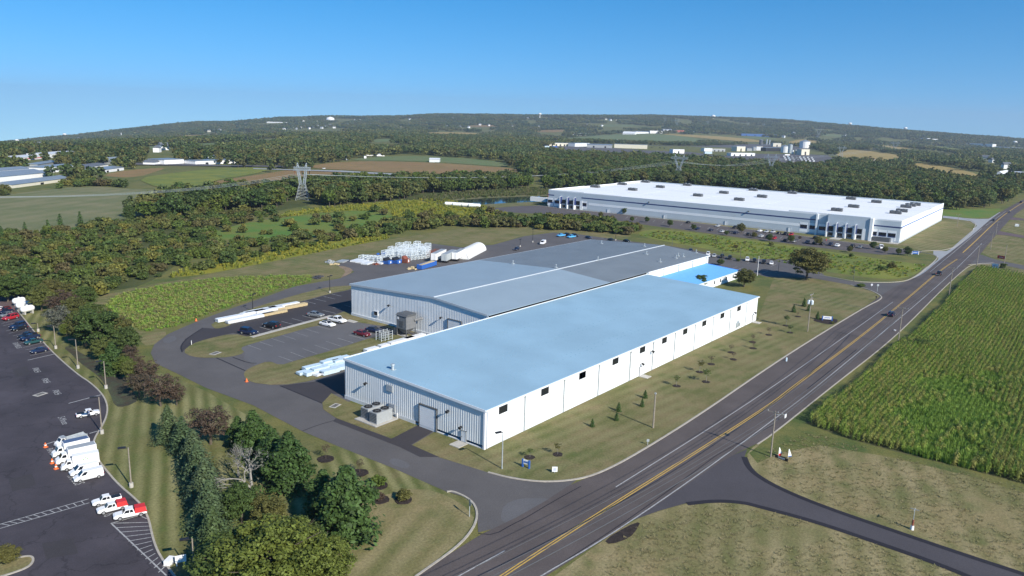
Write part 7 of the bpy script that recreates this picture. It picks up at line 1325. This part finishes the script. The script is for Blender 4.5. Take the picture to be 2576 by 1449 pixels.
# bushes and planted young trees
for kd, b_, ty, w_, l_, sd in (('sapbrown', (820, 1155), 1112, 1.2, 'thin brown sapling in mulch, first along the drive', 0), ('sapbrown', (905, 1190), 1150, 1.2, 'thin brown sapling in mulch, second along the drive', 1), ('bush', (955, 1222), 1192, 1.1, 'yellow-green bush in mulch near the drive', 2), ('bush', (955, 1258), 1238, 1.1, 'small brown bush in mulch beside the largest fir', 1), ('bush', (1015, 1258), 1230, 1.2, 'olive bush in mulch nearest the drive mouth', 0)): htree(kd, b_, ty, l_, w_, seed=sd, mulch=1.5, cat='bush' if kd == 'bush' else 'young tree')
gE = 'small evergreens on the front lawn'
for b_, ty, l_ in ((C3(612, 382), C3(0, 322)[1], 'small evergreen nearest the drive mouth on the front lawn'), (C3(785, 338), C3(0, 278)[1], 'small evergreen second from the drive, the lower of two'), (C3(800, 272), C3(0, 205)[1], 'small evergreen second from the drive, the upper of two'), (C3(968, 238), C3(0, 180)[1], 'small evergreen left of the bare post, the lower of two'), (C3(990, 178), C3(0, 118)[1], 'small evergreen left of the bare post, the upper of two'), (B4(350, 697), B4(0, 620)[1], 'small evergreen left of the transformer pole, the left one'), (B4(450, 642), B4(0, 560)[1], 'small evergreen left of the transformer pole, the upper one'), (B4(495, 685), B4(0, 615)[1], 'small evergreen right behind the transformer pole'), (B4(580, 765), B4(0, 690)[1], 'small evergreen at the left end of the sign bed')): htree('cone', b_, ty, l_, 1.15, group=gE, cat='evergreen')
gY = 'young trees in mulch rings on the front lawn'
yl = [(C3(165, 602), 48, 'sapling', 'beside the blue-posted sign'), (C3(365, 582), 60, 'sapling', 'with leafy crown right of the blue-posted sign'), (C3(1215, 92), 55, 'sapling', 'lowest of the row opposite the side door'), (C3(1425, 62), 68, 'sapling', 'nearest the road opposite the side door'), (B3(1865, 1277), 60, 'sapling', 'leafy, just above the row by the side door'), (B3(1975, 1200), 45, 'sapbrown', 'bare-looking, behind the leafy one'), (B3(2190, 1155), 40, 'sapbrown', 'nearly bare, in the middle of the row'), (B3(2165, 1087), 42, 'sapbrown', 'nearly bare, nearest the white wall'), (B3(2380, 1048), 42, 'sapbrown', 'nearly bare, below the meter boxes'), (B3(2375, 988), 42, 'sapbrown', 'nearly bare, right below the meter boxes'), (B4(110, 918), 40, 'sapbrown', 'at the far corner of the white wall'), (B4(315, 896), 40, 'sapling', 'thin, left of the transformer pole'), (B4(275, 828), 55, 'sapling', 'dark leafy, above the thin one by the transformer pole'), (B4(390, 740), 22, 'sapbrown', 'tiny brown, beside the small evergreens')]
for b_, dy, kd, l_ in yl: htree(kd, b_, b_[1]-dy*.55, 'young tree in a mulch ring, '+l_, 1.3, group=gY, mulch=.95, cat='young tree')
htree('olive', (2028, 703), 622, 'large dark olive oak standing alone beside the office lot', 1.45, seed=0, name='oak_tree'); htree('dark', (1760, 728), 688, 'round dark tree in front of the blue hipped roof', 1.0, seed=1); htree('olive', (1872, 722), 674, 'round olive tree at the office corner', 1.25, seed=2); htree('dark', E3(780, 480), E3(0, 320)[1], 'dark shrub-like tree on the island behind the office', 1.3, seed=2); htree('bush', E3(1215, 385), E3(0, 300)[1], 'round yellow-green shrub between the parked cars', 1.3, seed=2, cat='bush'); htree('bush', (2165, 722), 712, 'yellow shrub bed at the second drive mouth', 2.0, seed=2, cat='bush'); htree('bush', B4(725, 808), B4(0, 785)[1], 'pale grassy shrub in the sign bed', 1.4, seed=0, cat='bush'); htree('bush', E4(1050, 1230), E4(0, 1150)[1], 'dark shrub beside the large pale blue sign', 1.2, seed=3, cat='bush'); htree('bush', B4(1590, 1050), B4(0, 950)[1], 'weedy shrub at the edge of the corn beside the pole', 1.5, seed=3, cat='bush'); htree('olive', C1(60, 1360), C1(0, 1235)[1], 'small reddish olive tree on the kerbed island at the left edge', 1.4, seed=1)
patch('mulch_bed', [B4(525, 775), B4(600, 750), B4(760, 760), B4(785, 790), B4(720, 822), B4(600, 800)], MT['mulch'], .05, 1)
patch('ditch', [B1(610, 1040), B1(690, 1015), B1(740, 1070), B1(900, 1150), B1(1020, 1230), B1(1200, 1330), B1(1260, 1443), C1(1000, 190), C1(900, 240), C1(820, 238), C1(790, 150), C1(720, 30), B1(760, 1180), B1(690, 1100)], ground('ditch_weeds', [(.05, .055, .04), (.08, .095, .05), (.06, .05, .035)], (.15, .5)), .02, 1)
gD = 'young trees in front of the white distribution warehouse'
for i, (b_, h) in enumerate(((A3(615, 978), 5.5), (A3(1140, 1042), 5), (A3(910, 1072), 4), (A3(1210, 1112), 3.5), (A3(1355, 1120), 4), (A3(1715, 1097), 5), (A3(1575, 1160), 4.5), (A3(1805, 1195), 4), (A3(2265, 1222), 6), (A3(2385, 1170), 3.5), (A4(115, 1302), 4.5), (A4(585, 1338), 5), (A4(325, 1315), 4.5), (A4(1115, 1378), 4.5), (A4(1230, 1412), 3.5), (A4(1360, 1432), 3.5), (A4(1450, 1440), 5), (B4(890, 120), 3.5), (A4(410, 1290), 2.5), (A3(2120, 1245), 3), (A3(2390, 1268), 3.5))): tree(['mid', 'dark', 'olive'][i % 3] if i != 18 else 'brown', b_, h, f'young tree, {ords[i]} from the left in the lots before the white warehouse' if i < 18 else f'small {["red-leaved", "dark", "green"][i-18]} tree beside the parked cars of the far lot', 1.0, gD, seed=i % 3, cat='young tree')
gK = 'dark conifers standing in the scrub at the left edge'
for b_, ty, l_ in ((A1(25, 1320), A1(0, 1150)[1], 'dark conifer cut by the left edge below the olive field'), (A1(590, 1215), A1(0, 1030)[1], 'tall dark conifer, left of two before the olive field'), (A1(780, 1165), A1(0, 1005)[1], 'tall slim dark conifer, right of two before the olive field'), (A1(1255, 1120), A1(0, 945)[1], 'tall dark tree standing alone before the olive field'), (A1(250, 1260), A1(0, 1110)[1], 'dark bushy tree left of the two conifers'), (A1(470, 1240), A1(0, 1085)[1], 'brownish tree left of the tall conifers')): htree('cone' if b_[0] < 300 else 'dark', b_, ty, l_, .8, group=gK)

# ---- mid-distance meshes: one mesh each, trunk and crown
def mid_mesh(seed, kind, nclump=42, per=22, size=.6):
    r_ = rg(900+seed)
    if kind == 'cone': return leaf_mesh('tree', conifer(r_, 10, 2.8, 11, 9, .7, .12, .05, .75, 4), [LM['dark'], MT['bark']], trunk_mb(r_, 10, .25, 8, 0))
    sh = [(4.0, 4.0, 5.8), (3.3, 4.4, 5.6), (4.6, 3.7, 5.6), (3.8, 3.4, 6.2)][seed % 4]; V = clump_crown(r_, nclump, per, sh[0], sh[1], sh[2], 1.5, size, inner=.5)
    return leaf_mesh('tree', V, [LM[kind], MT['bark']], trunk_mb(r_, 10, .25, 6.5, 5, .4))
def bush_mesh(seed, kind, nclump=34, per=26, size=.95): r_ = rg(400+seed); return leaf_mesh('bush', clump_crown(r_, nclump, per, 5.0+seed % 3, 4.0, 4.2, 2.0, size, inner=.45), [LM[kind], MT['bark']], trunk_mb(r_, 10, .3, 4, 6, .5))
TREE_M = [mid_mesh(i, k) for i, k in enumerate(['wood', 'dark', 'wood', 'olive', 'wood', 'mid', 'dark', 'yellow'])]
BUSH_M = [bush_mesh(i, k) for i, k in enumerate(['scrub', 'scrub', 'olive', 'scrub', 'mid', 'scrub', 'yellow', 'mid', 'scrub', 'dark'])]
FIELDS = [W(q) for q in EXTRA+list(([(783, 416), (872, 405), (1028, 407), (1158, 414), (1308, 425), (1308, 435), (1210, 439), (1028, 437), (846, 440), (783, 424)], [(508, 461), (600, 447), (671, 436), (728, 427), (858, 430), (858, 437), (760, 446), (637, 471), (560, 470)], [(341, 449), (443, 435), (542, 424), (671, 421), (671, 433), (508, 459), (560, 471), (469, 477), (398, 474)], [(255, 440), (325, 427), (422, 421), (391, 432), (349, 445), (290, 446)], [(872, 404), (913, 397), (1028, 392), (1158, 397), (1270, 409), (1283, 422), (1158, 412), (1028, 405)], [(1363, 358), (1431, 347), (1535, 338), (1652, 336), (1769, 349), (1761, 360), (1613, 361), (1483, 356)], [(1640, 336), (1780, 341), (1913, 352), (1912, 360), (1769, 348)], [(1690, 334), (1850, 340), (1950, 347), (1960, 353), (1780, 341)], [(1350, 370), (1500, 362), (1640, 366), (1760, 368), (1905, 361), (2035, 371), (2112, 404), (2080, 416), (1960, 413), (1850, 402), (1700, 394), (1560, 384), (1400, 381)], [(2088, 395), (2132, 375), (2200, 381), (2278, 393), (2251, 409), (2210, 402)], [(2189, 362), (2300, 374), (2414, 391), (2400, 394), (2296, 381), (2217, 374)], [(2272, 418), (2301, 409), (2390, 421), (2468, 440), (2465, 451), (2400, 443), (2340, 430)], [(1970, 360), (2020, 349), (2074, 359), (2035, 365)], [(300, 377), (400, 366), (628, 356), (605, 362), (443, 367), (391, 376)], [(2484, 466), (2508, 432), (2515, 432), (2496, 466)], [(340, 411), (460, 412), (560, 417), (720, 419), (720, 422), (560, 420), (450, 418), (340, 416)], [(637, 424), (858, 430), (960, 436), (1100, 444), (1100, 447), (950, 440), (850, 434), (637, 427)]))]
ROADP = [Vector(p) for p in RLw]+[Vector(p) for p in RRw][::-1]
def clear_mask(X, Y, reach=.13):
    """True where a tree may stand"""
    ok = np.ones(X.shape, bool); u, v = uv(X, Y); dx, dy = X-CAM.x, Y-CAM.y
    for poly in FIELDS:
        for k in (0., .3, .6, 1.): ok &= ~inpoly(X+dx*reach*k, Y+dy*reach*k, poly)
    for poly in FOOT:
        cx_ = sum(p.x for p in poly)/4; cy_ = sum(p.y for p in poly)/4; near = (np.abs(X-cx_)+np.abs(Y-cy_)) < 900
        if not near.any(): continue
        xi, yi, dxi, dyi = X[near], Y[near], dx[near], dy[near]; m_ = np.zeros(xi.shape, bool)
        for k in (0., .04, .08): m_ |= inpoly(xi+dxi*k, yi+dyi*k, poly)
        ok[near] &= ~m_
    ok &= ~inpoly(X, Y, ROADP); return ok
def zone(px, sp, seed):
    poly = W(px); xs = [p.x for p in poly]; ys = [p.y for p in poly]; r_ = rg(seed); gx = np.arange(min(xs), max(xs), sp); gy = np.arange(min(ys), max(ys), sp*.866); X, Y = np.meshgrid(gx, gy); X = X+(np.arange(len(gy)) % 2)[:, None]*sp/2+r_.uniform(-.6, .6, X.shape)*sp; Y = Y+r_.uniform(-.6, .6, Y.shape)*sp; X, Y = X.ravel(), Y.ravel(); m_ = inpoly(X, Y, poly); X, Y = X[m_], Y[m_]
    return X, Y
OPEN = [W(q) for q in ([(515, 592), (590, 566), (700, 548), (860, 532), (985, 527), (1000, 548), (950, 572), (860, 590), (700, 600), (560, 606)], [(700, 548), (720, 534), (850, 522), (1000, 508), (1090, 506), (1200, 522), (1250, 540), (1110, 552), (985, 545), (985, 530), (860, 530)], [(1040, 505), (1100, 490), (1200, 482), (1330, 476), (1385, 476), (1385, 500), (1330, 518), (1200, 526), (1100, 518)])]
def collect(zs, kind):
    out = []
    for px, sp, hr, seed, keep in zs:
        X, Y = zone(px, sp, seed); r_ = rg(seed+1); m_ = np.ones(X.shape, bool)
        if keep < 2:
            for o_ in OPEN: m_ &= ~inpoly(X, Y, o_)
        m_ &= clear_mask(X, Y); m_ &= r_.random(len(X)) < (keep if keep < 1 else 1)
        for x, y in zip(X[m_], Y[m_]): out.append((x, y, r_.uniform(*hr), r_.uniform(0, 6.28), int(r_.integers(0, 1000))))
    return sorted(out, key=lambda q: (q[0]-CAM.x)**2+(q[1]-CAM.y)**2)
bz = [([(-60, 590), (0, 588), (120, 588), (330, 556), (520, 533), (690, 528), (690, 548), (560, 580), (515, 595), (560, 608), (700, 602), (860, 592), (880, 606), (700, 644), (450, 692), (320, 722), (240, 750), (120, 770), (60, 735), (0, 728), (-60, 735)], 5.4, (1.8, 6.0), 21, .66), ([(860, 592), (1000, 574), (1120, 558), (1300, 556), (1480, 556), (1610, 578), (1590, 592), (1400, 578), (1130, 570), (1000, 588), (880, 608)], 6.0, (3.5, 7.5), 22, 1), ([(520, 592), (700, 545), (1000, 525), (1110, 535), (1250, 520), (1300, 545), (1100, 560), (850, 592)], 17, (2.5, 6), 23, 2), ([(1640, 580), (1760, 590), (2035, 628), (2300, 670), (2200, 690), (1900, 650)], 26, (1.5, 3), 24, 2), ([(0, 480), (110, 470), (225, 460), (310, 466), (330, 473), (225, 468), (110, 479), (0, 493)], 7, (5, 8), 25, 1), ([(440, 470), (520, 474), (600, 474), (640, 482), (560, 500), (470, 500)], 8, (4, 8), 26, 1)]
tz = [([(330, 548), (380, 530), (420, 508), (480, 494), (560, 490), (640, 484), (760, 474), (1000, 466), (1330, 458), (1330, 478), (1200, 484), (1060, 488), (1000, 506), (860, 518), (720, 524), (560, 535), (400, 556)], 7.5, (8, 14), 31, 1), ([(1325, 478), (1380, 470), (1380, 440), (1310, 440), (1320, 412), (1450, 396), (1700, 410), (2000, 425), (2100, 420), (2250, 440), (2450, 470), (2560, 490), (2545, 507), (2480, 522), (2400, 530), (2372, 530), (2000, 490), (1640, 462), (1400, 480)], 9, (8, 14), 32, 1), ([(-40, 700), (60, 690), (130, 740), (60, 762), (-40, 740)], 6, (5, 8), 33, 1)]
OPEN.append([Vector((Dx+a_*math.cos(YD)-b_*math.sin(YD), Dy+a_*math.sin(YD)+b_*math.cos(YD), 0)) for a_, b_ in ((-25, -6), (DW+5, -6), (DW+5, DL+6), (-25, DL+6))])
bushes = collect(bz, 'b'); trees = collect(tz, 't')
def bulk(lst, meshes, name, label_of, cat, group, n):
    for i, (x, y, h, rz, s) in enumerate(lst[:n]):
        o = bpy.data.objects.new(name, meshes[s % len(meshes)]); link(o, None, (x, y, float(ZT(x, y))), rz); f_ = h/10.; o.scale = (f_*(.85+(s % 7)*.06), f_*(.85+(s % 5)*.07), f_); lab = label_of(x, y, s); tag(o, lab, cat, group)
kb = ['olive and green', 'mixed green', 'olive', 'dull green', 'mid green', 'patchy green', 'yellow-green', 'fresh green', 'faded green', 'dark green']; kt = ['green', 'dark green', 'dull green', 'olive', 'deep green', 'mid green', 'dark leafy', 'yellow-green']
def lb(x, y, s):
    px, py = proj((x, y, 0)); k = kb[s % 10]; part = ('left edge' if px < 250 else 'middle' if px < 560 else 'right part') if px < 860 else None
    return f'{k} bush in the {part} of the scrubland above the grassy basin' if part and py > 530 else (f'{k} bush along the hedge south of the green meadow' if px < 1640 and py > 525 else f'{k} low bush in the rough grass before the white warehouse' if px > 1600 else f'{k} bush in the hedge of the olive field')
def lt(x, y, s):
    px, py = proj((x, y, 0)); k = kt[s % 8]
    return f'{k} tree in the tree line left of the big pylon' if px < 760 else f'{k} tree in the tree line between the pylon and the pond' if px < 1330 else f'{k} tree in the wood behind the left part of the white warehouse' if px < 1900 else f'{k} tree in the wood behind the right part of the white warehouse' if px < 2300 else f'{k} tree in the wood beside the far road'
bulk(bushes, BUSH_M, 'bush', lb, 'bush', 'bushes of the scrubland and hedges', 295); bulk(trees, TREE_M, 'tree', lt, 'tree', 'trees of the middle-distance woods', 295)
# ---- the rest as instanced masses
def scatter(name, X, Y, S, Rz, idx, meshes, dz=0., label=None):
    me = bpy.data.meshes.new(name); Z = ZT(X, Y)+dz; me.vertices.add(len(X)); me.vertices.foreach_set('co', np.stack([X, Y, Z], -1).astype(np.float32).ravel())
    for nm, tp, dat in (('sc', 'FLOAT', S), ('rz', 'FLOAT', Rz), ('ix', 'INT', idx)):
        at = me.attributes.new(nm, tp, 'POINT'); at.data.foreach_set('value', np.asarray(dat, np.int32 if tp == 'INT' else np.float32))
    me.update(); col = bpy.data.collections.new(name+'_kinds')
    for i, m_ in enumerate(meshes): o = bpy.data.objects.new(f'{name}_{i:02d}', m_); col.objects.link(o)
    ng = bpy.data.node_groups.new(name, 'GeometryNodeTree'); ng.interface.new_socket('Geometry', in_out='INPUT', socket_type='NodeSocketGeometry'); ng.interface.new_socket('Geometry', in_out='OUTPUT', socket_type='NodeSocketGeometry')
    N = ng.nodes; L = ng.links; gi_ = N.new('NodeGroupInput'); go_ = N.new('NodeGroupOutput'); ip = N.new('GeometryNodeInstanceOnPoints'); ci = N.new('GeometryNodeCollectionInfo'); ci.inputs['Collection'].default_value = col; ci.inputs['Separate Children'].default_value = True; ci.inputs['Reset Children'].default_value = True
    def na(nm, tp): a_ = N.new('GeometryNodeInputNamedAttribute'); a_.data_type = tp; a_.inputs['Name'].default_value = nm; return a_.outputs['Attribute']
    cx_ = N.new('ShaderNodeCombineXYZ'); L.new(na('rz', 'FLOAT'), cx_.inputs['Z']); er = N.new('FunctionNodeEulerToRotation'); L.new(cx_.outputs[0], er.inputs[0])
    L.new(gi_.outputs[0], ip.inputs['Points']); L.new(ci.outputs[0], ip.inputs['Instance']); ip.inputs['Pick Instance'].default_value = True; L.new(na('ix', 'INT'), ip.inputs['Instance Index']); L.new(er.outputs[0], ip.inputs['Rotation']); L.new(na('sc', 'FLOAT'), ip.inputs['Scale']); L.new(ip.outputs[0], go_.inputs[0])
    o = bpy.data.objects.new(name, me); link(o); md = o.modifiers.new('scatter', 'NODES'); md.node_group = ng; return tag(o, label, None, None, 'stuff')
def rest(lst, meshes, name, label):
    a_ = np.array([(x, y, h/10., rz, s % len(meshes)) for x, y, h, rz, s in lst])
    if len(a_): scatter(name, a_[:, 0], a_[:, 1], a_[:, 2], a_[:, 3], a_[:, 4].astype(int), meshes, 0, label)
print('bushes', len(bushes), 'trees', len(trees))
rest(bushes[295:], BUSH_M, 'far_scrub', 'scrub thinning into a mass beyond the nearer bushes'); rest(trees[295:], TREE_M, 'far_wood', 'wood beyond the nearer trees behind the white warehouse')
# far forest
FAR_M = [mid_mesh(20+i, k, 20, 11, 1.15) for i, k in enumerate(['wood', 'wood', 'dark', 'wood', 'olive', 'wood'])]
def clump_mesh(seed, R_, n, ntree, size):
    r_ = rg(7000+seed); Vs = []
    for i in range(n):
        a_ = r_.uniform(0, 6.28); d_ = R_*math.sqrt(r_.random()); h = r_.uniform(9, 15); V = clump_crown(r_, 6, ntree, h*.33, h*.38, h*.6, h*.22, size, inner=.4); V[:, 0] += d_*math.cos(a_); V[:, 1] += d_*math.sin(a_); Vs.append(V)
    return leaf_mesh('wood_clump', np.concatenate(Vs), [LM['wood']])
CL_A = [clump_mesh(i, 16, 9, 13, 1.7) for i in range(5)]; CL_B = [clump_mesh(20+i, 34, 22, 7, 2.8) for i in range(5)]
LINE = [(-500, 520), (-200, 505), (0, 488), (110, 475), (225, 464), (310, 471), (400, 474), (470, 480), (560, 474), (640, 474), (760, 449), (860, 441), (1030, 441), (1210, 442), (1310, 438), (1330, 458), (1380, 440), (1320, 412), (1450, 396), (1700, 410), (2000, 425), (2250, 440), (2450, 470), (2560, 490), (2700, 470)]
fp = W(LINE)+[Vector((CAM.x+U1_*VX+V1_*VY, CAM.y+U1_*VY-V1_*VX, 0)) for U1_, V1_ in ((9000, 8500), (9000, -8500), (1500, -2600))]
def band(u0, u1, sp, seed, half=.74):
    r_ = rg(seed); gu = np.arange(u0, u1, sp); gv = np.arange(-u1*half-60, u1*half+60, sp); U, V = np.meshgrid(gu, gv); U = (U+r_.uniform(-.48, .48, U.shape)*sp).ravel(); V = (V+r_.uniform(-.48, .48, V.shape)*sp).ravel(); m_ = np.abs(V) < U*half+60; U, V = U[m_], V[m_]; X, Y = CAM.x+U*VX+V*VY, CAM.y+U*VY-V*VX
    m_ = inpoly(X, Y, fp); X, Y = X[m_], Y[m_]; m_ = clear_mask(X, Y, .13); dens = np.sin(X/170+np.sin(Y/230)*2)*np.sin(Y/140+np.sin(X/310)*2); dens2 = dens+.35*np.sin(X/47+1)*np.sin(Y/61); m_ &= dens2 > -.5; return X[m_], Y[m_], r_
for nm, u0, u1, sp, ms, lo, hi, lab in (('far_forest', 330, 1150, 11.5, FAR_M, .8, 1.35, 'near edge of the far forest across the plain'), ('distant_forest', 1150, 2900, 27, CL_A, .8, 1.1, 'distant forest mass covering the plain'), ('horizon_forest', 2900, 8200, 56, CL_B, .85, 1.15, 'forest fading towards the horizon')):
    X, Y, r_ = band(u0, u1, sp, 50+int(sp)); print(nm, len(X)); scatter(nm, X, Y, r_.uniform(lo, hi, len(X)), r_.uniform(0, 6.28, len(X)), r_.integers(0, len(ms), len(X)), ms, 0, lab)
# ---- crops and tall weeds
def tuft_mesh(seed, mat, n, h, w_, lean=.35, spread=.3, up=.5):
    r_ = rg(300+seed); V = []
    for i in range(n):
        an = r_.uniform(0, 6.28); d_ = np.array([math.cos(an), math.sin(an), 0]); s_ = np.array([-d_[1], d_[0], 0])*w_*r_.uniform(.6, 1.3); b_ = d_*spread*r_.random(); hh = h*r_.uniform(.5, 1.1); tip = b_+d_*lean*hh*r_.uniform(.3, 1.2)+np.array([0, 0, hh]); mid = b_+(tip-b_)*.55+np.array([0, 0, hh*.12]); V += [b_-s_*.4, b_+s_*.4, mid+s_, mid-s_, mid-s_, mid+s_, tip+s_*.25, tip-s_*.25]
    return leaf_mesh('tuft', np.array(V), [mat])
def corn_mesh(seed, mat, L_=1.5, n=7, h=2.3):
    r_ = rg(100+seed); V = []
    for i in range(n):
        x = -L_/2+L_*(i+.5)/n+r_.normal()*.04; y = r_.normal()*.06; hh = h*r_.uniform(.8, 1.12)
        for k in range(9):
            z = hh*(.15+.8*k/9); an = r_.uniform(0, 6.28); d_ = np.array([math.cos(an), math.sin(an), 0]); s_ = np.array([-d_[1], d_[0], 0])*.06; b_ = np.array([x, y, z]); m_ = b_+d_*.3+np.array([0, 0, .22]); t_ = b_+d_*.65+np.array([0, 0, -.02]); V += [b_-s_*.6, b_+s_*.6, m_+s_, m_-s_, m_-s_, m_+s_, t_+s_*.3, t_-s_*.3]
        V += [np.array([x-.03, y, 0]), np.array([x+.03, y, 0]), np.array([x+.02, y, hh+.25]), np.array([x-.02, y, hh+.25])]; V += [np.array([x, y-.1, hh]), np.array([x, y+.1, hh]), np.array([x+.02, y+.08, hh+.35]), np.array([x-.02, y-.08, hh+.3])]
    return leaf_mesh('corn', np.array(V), [mat])
cf = W([(2468, 679), (2790, 735), (2790, 1276), (2640, 1234), (2433, 1178), (2257, 1136), (2116, 1097), (2030, 1064), (2076, 1029), (2153, 969), (2233, 890), (2298, 848), (2363, 783), (2415, 720), (2454, 684)]); xs = [p.x for p in cf]; ys = [p.y for p in cf]
ra_ = hd(P(2026, 1064), P(2452, 682)); ca_, sa_ = math.cos(ra_), math.sin(ra_); r_ = rg(77); gs = np.arange(-20, 330, 1.5); gt = np.arange(-150, 10, 1.0); S_, T_ = np.meshgrid(gs, gt); S_ = S_+r_.uniform(-.3, .3, S_.shape); T_ = T_+r_.normal(size=T_.shape)*.07; o0 = P(2026, 1064); X = (o0.x+S_*ca_-T_*sa_).ravel(); Y = (o0.y+S_*sa_+T_*ca_).ravel(); m_ = inpoly(X, Y, cf); X, Y = X[m_], Y[m_]
hole = P(2400, 1040); lush = (((X-hole.x)*ca_+(Y-hole.y)*sa_)/30)**2+((-(X-hole.x)*sa_+(Y-hole.y)*ca_)/9)**2+.6*np.sin(X/5)*np.sin(Y/4)+r_.normal(size=len(X))*.45 < 1
hs_ = 1+.12*np.sin(X/9+np.sin(Y/7))+r_.normal(size=len(X))*.06; gap = r_.random(len(X)) < .04; CORN = [corn_mesh(i, LM['corn']) for i in range(5)]; WEED = [tuft_mesh(40+i, LM['weed'], 90, 1.5, .07, .45, .8) for i in range(3)]
idx = np.where(lush, 5+r_.integers(0, 3, len(X)), r_.integers(0, 5, len(X))); print('corn', len(X)); scatter('corn_field', X[~gap], Y[~gap], (hs_*np.where(lush, .95, .92))[~gap], (ra_+r_.normal(size=len(X))*.08+np.pi*r_.integers(0, 2, len(X)))[~gap], idx[~gap], CORN+WEED, .03, 'tall green corn crop with a brighter weedy patch beside the road')
def weeds(name, px, sp, meshes, seed, lo, hi, label, world=None, thin=0.):
    X, Y = zone(px, sp, seed); r_ = rg(seed+5); m_ = (np.sin(X/6+np.sin(Y/9)*2)*np.sin(Y/7) > -1+thin) & (r_.random(len(X)) < .9); X, Y = X[m_], Y[m_]; print(name, len(X)); scatter(name, X, Y, r_.uniform(lo, hi, len(X)), r_.uniform(0, 6.28, len(X)), r_.integers(0, len(meshes), len(X)), meshes, .02, label)
weeds('basin_weeds', [(265, 770), (300, 740), (420, 717), (560, 699), (700, 694), (788, 695), (780, 711), (690, 732), (560, 778), (430, 826), (370, 834), (302, 816)], 1.15, [tuft_mesh(i, LM['basin'], 30, .8, .1, .7, .8) for i in range(5)], 61, .45, 1.0, 'tall bright green weeds filling the grassy basin')
GR = [tuft_mesh(10+i, LM['goldrod'], 26, 1.3, .16, .4, .7) for i in range(4)]
weeds('goldenrod', [(702, 548), (722, 533), (850, 521), (1000, 507), (1105, 502), (1228, 521), (1285, 540), (1110, 555), (985, 545), (985, 530), (860, 531)], 3.2, GR, 62, .7, 1.4, 'yellow goldenrod flowering around the green meadow', thin=.3)
weeds('goldenrod', [(420, 700), (520, 660), (640, 640), (760, 615), (860, 605), (960, 590), (985, 600), (860, 622), (700, 655), (520, 690)], 2.6, GR, 63, .6, 1.2, 'yellow-green weeds between the bushes of the scrubland', thin=.3)
weeds('rough_weeds', [(1610, 592), (1660, 580), (1760, 590), (1900, 609), (2035, 629), (2200, 653), (2325, 668), (2295, 692), (2235, 702), (2120, 688), (2000, 668), (1850, 638), (1700, 610)], 2.6, [tuft_mesh(20+i, LM[['reed', 'goldrod', 'weed', 'goldrod'][i]], 22, .8, .12, .5, .7) for i in range(4)], 64, .5, 1.2, 'rough green weeds on the bank before the white warehouse', thin=.35)
weeds('reeds', [(1040, 500), (1100, 489), (1200, 481), (1330, 475), (1384, 477), (1384, 491), (1300, 493), (1150, 501), (1108, 510)], 3.0, [tuft_mesh(30+i, LM['reed'], 24, 1.9, .14, .25, .6) for i in range(3)], 65, .7, 1.3, 'reeds along the far bank of the pond')
DG = [tuft_mesh(60+i, LM['grass'], 14, .2, .04, .9, .4) for i in range(4)]
weeds('dry_grass_tufts', [(1600, 1330), (1740, 1275), (1802, 1265), (1905, 1280), (2046, 1318), (2222, 1378), (2362, 1427), (2440, 1460), (2300, 1480), (1420, 1470)], .95, DG, 66, .5, 1.3, 'dry grass tufts in the near hay field', thin=.25)
weeds('dry_grass_tufts', [(1905, 1160), (1975, 1110), (2040, 1085), (2116, 1110), (2257, 1148), (2433, 1190), (2600, 1236), (2600, 1440), (2433, 1386), (2257, 1326), (2081, 1267), (1968, 1221)], 1.0, DG, 67, .5, 1.3, 'dry grass tufts in the hay field beside the corn', thin=.25)
# ---- air between here and the horizon
hz = MB(); q = [Vector((CAM.x+u*VX+v*VY, CAM.y+u*VY-v*VX, 0)) for u, v in ((-700, -8800), (9990, -8800), (9990, 8800), (-700, 8800))]
hz.hexa([(p.x, p.y, -470) for p in q][::-1], [(p.x, p.y, 330) for p in q][::-1]); hm = bpy.data.materials.new('haze_air'); hm.use_nodes = True; hn = hm.node_tree.nodes; hn.remove(hn['Principled BSDF']); pv = hn.new('ShaderNodeVolumePrincipled'); pv.inputs['Color'].default_value = (.72, .82, .95, 1); pv.inputs['Density'].default_value = .000075; pv.inputs['Anisotropy'].default_value = .2; hm.node_tree.links.new(pv.outputs[0], hn['Material Output'].inputs['Volume'])
tag(obj('haze', hz, hm), kind='stuff')
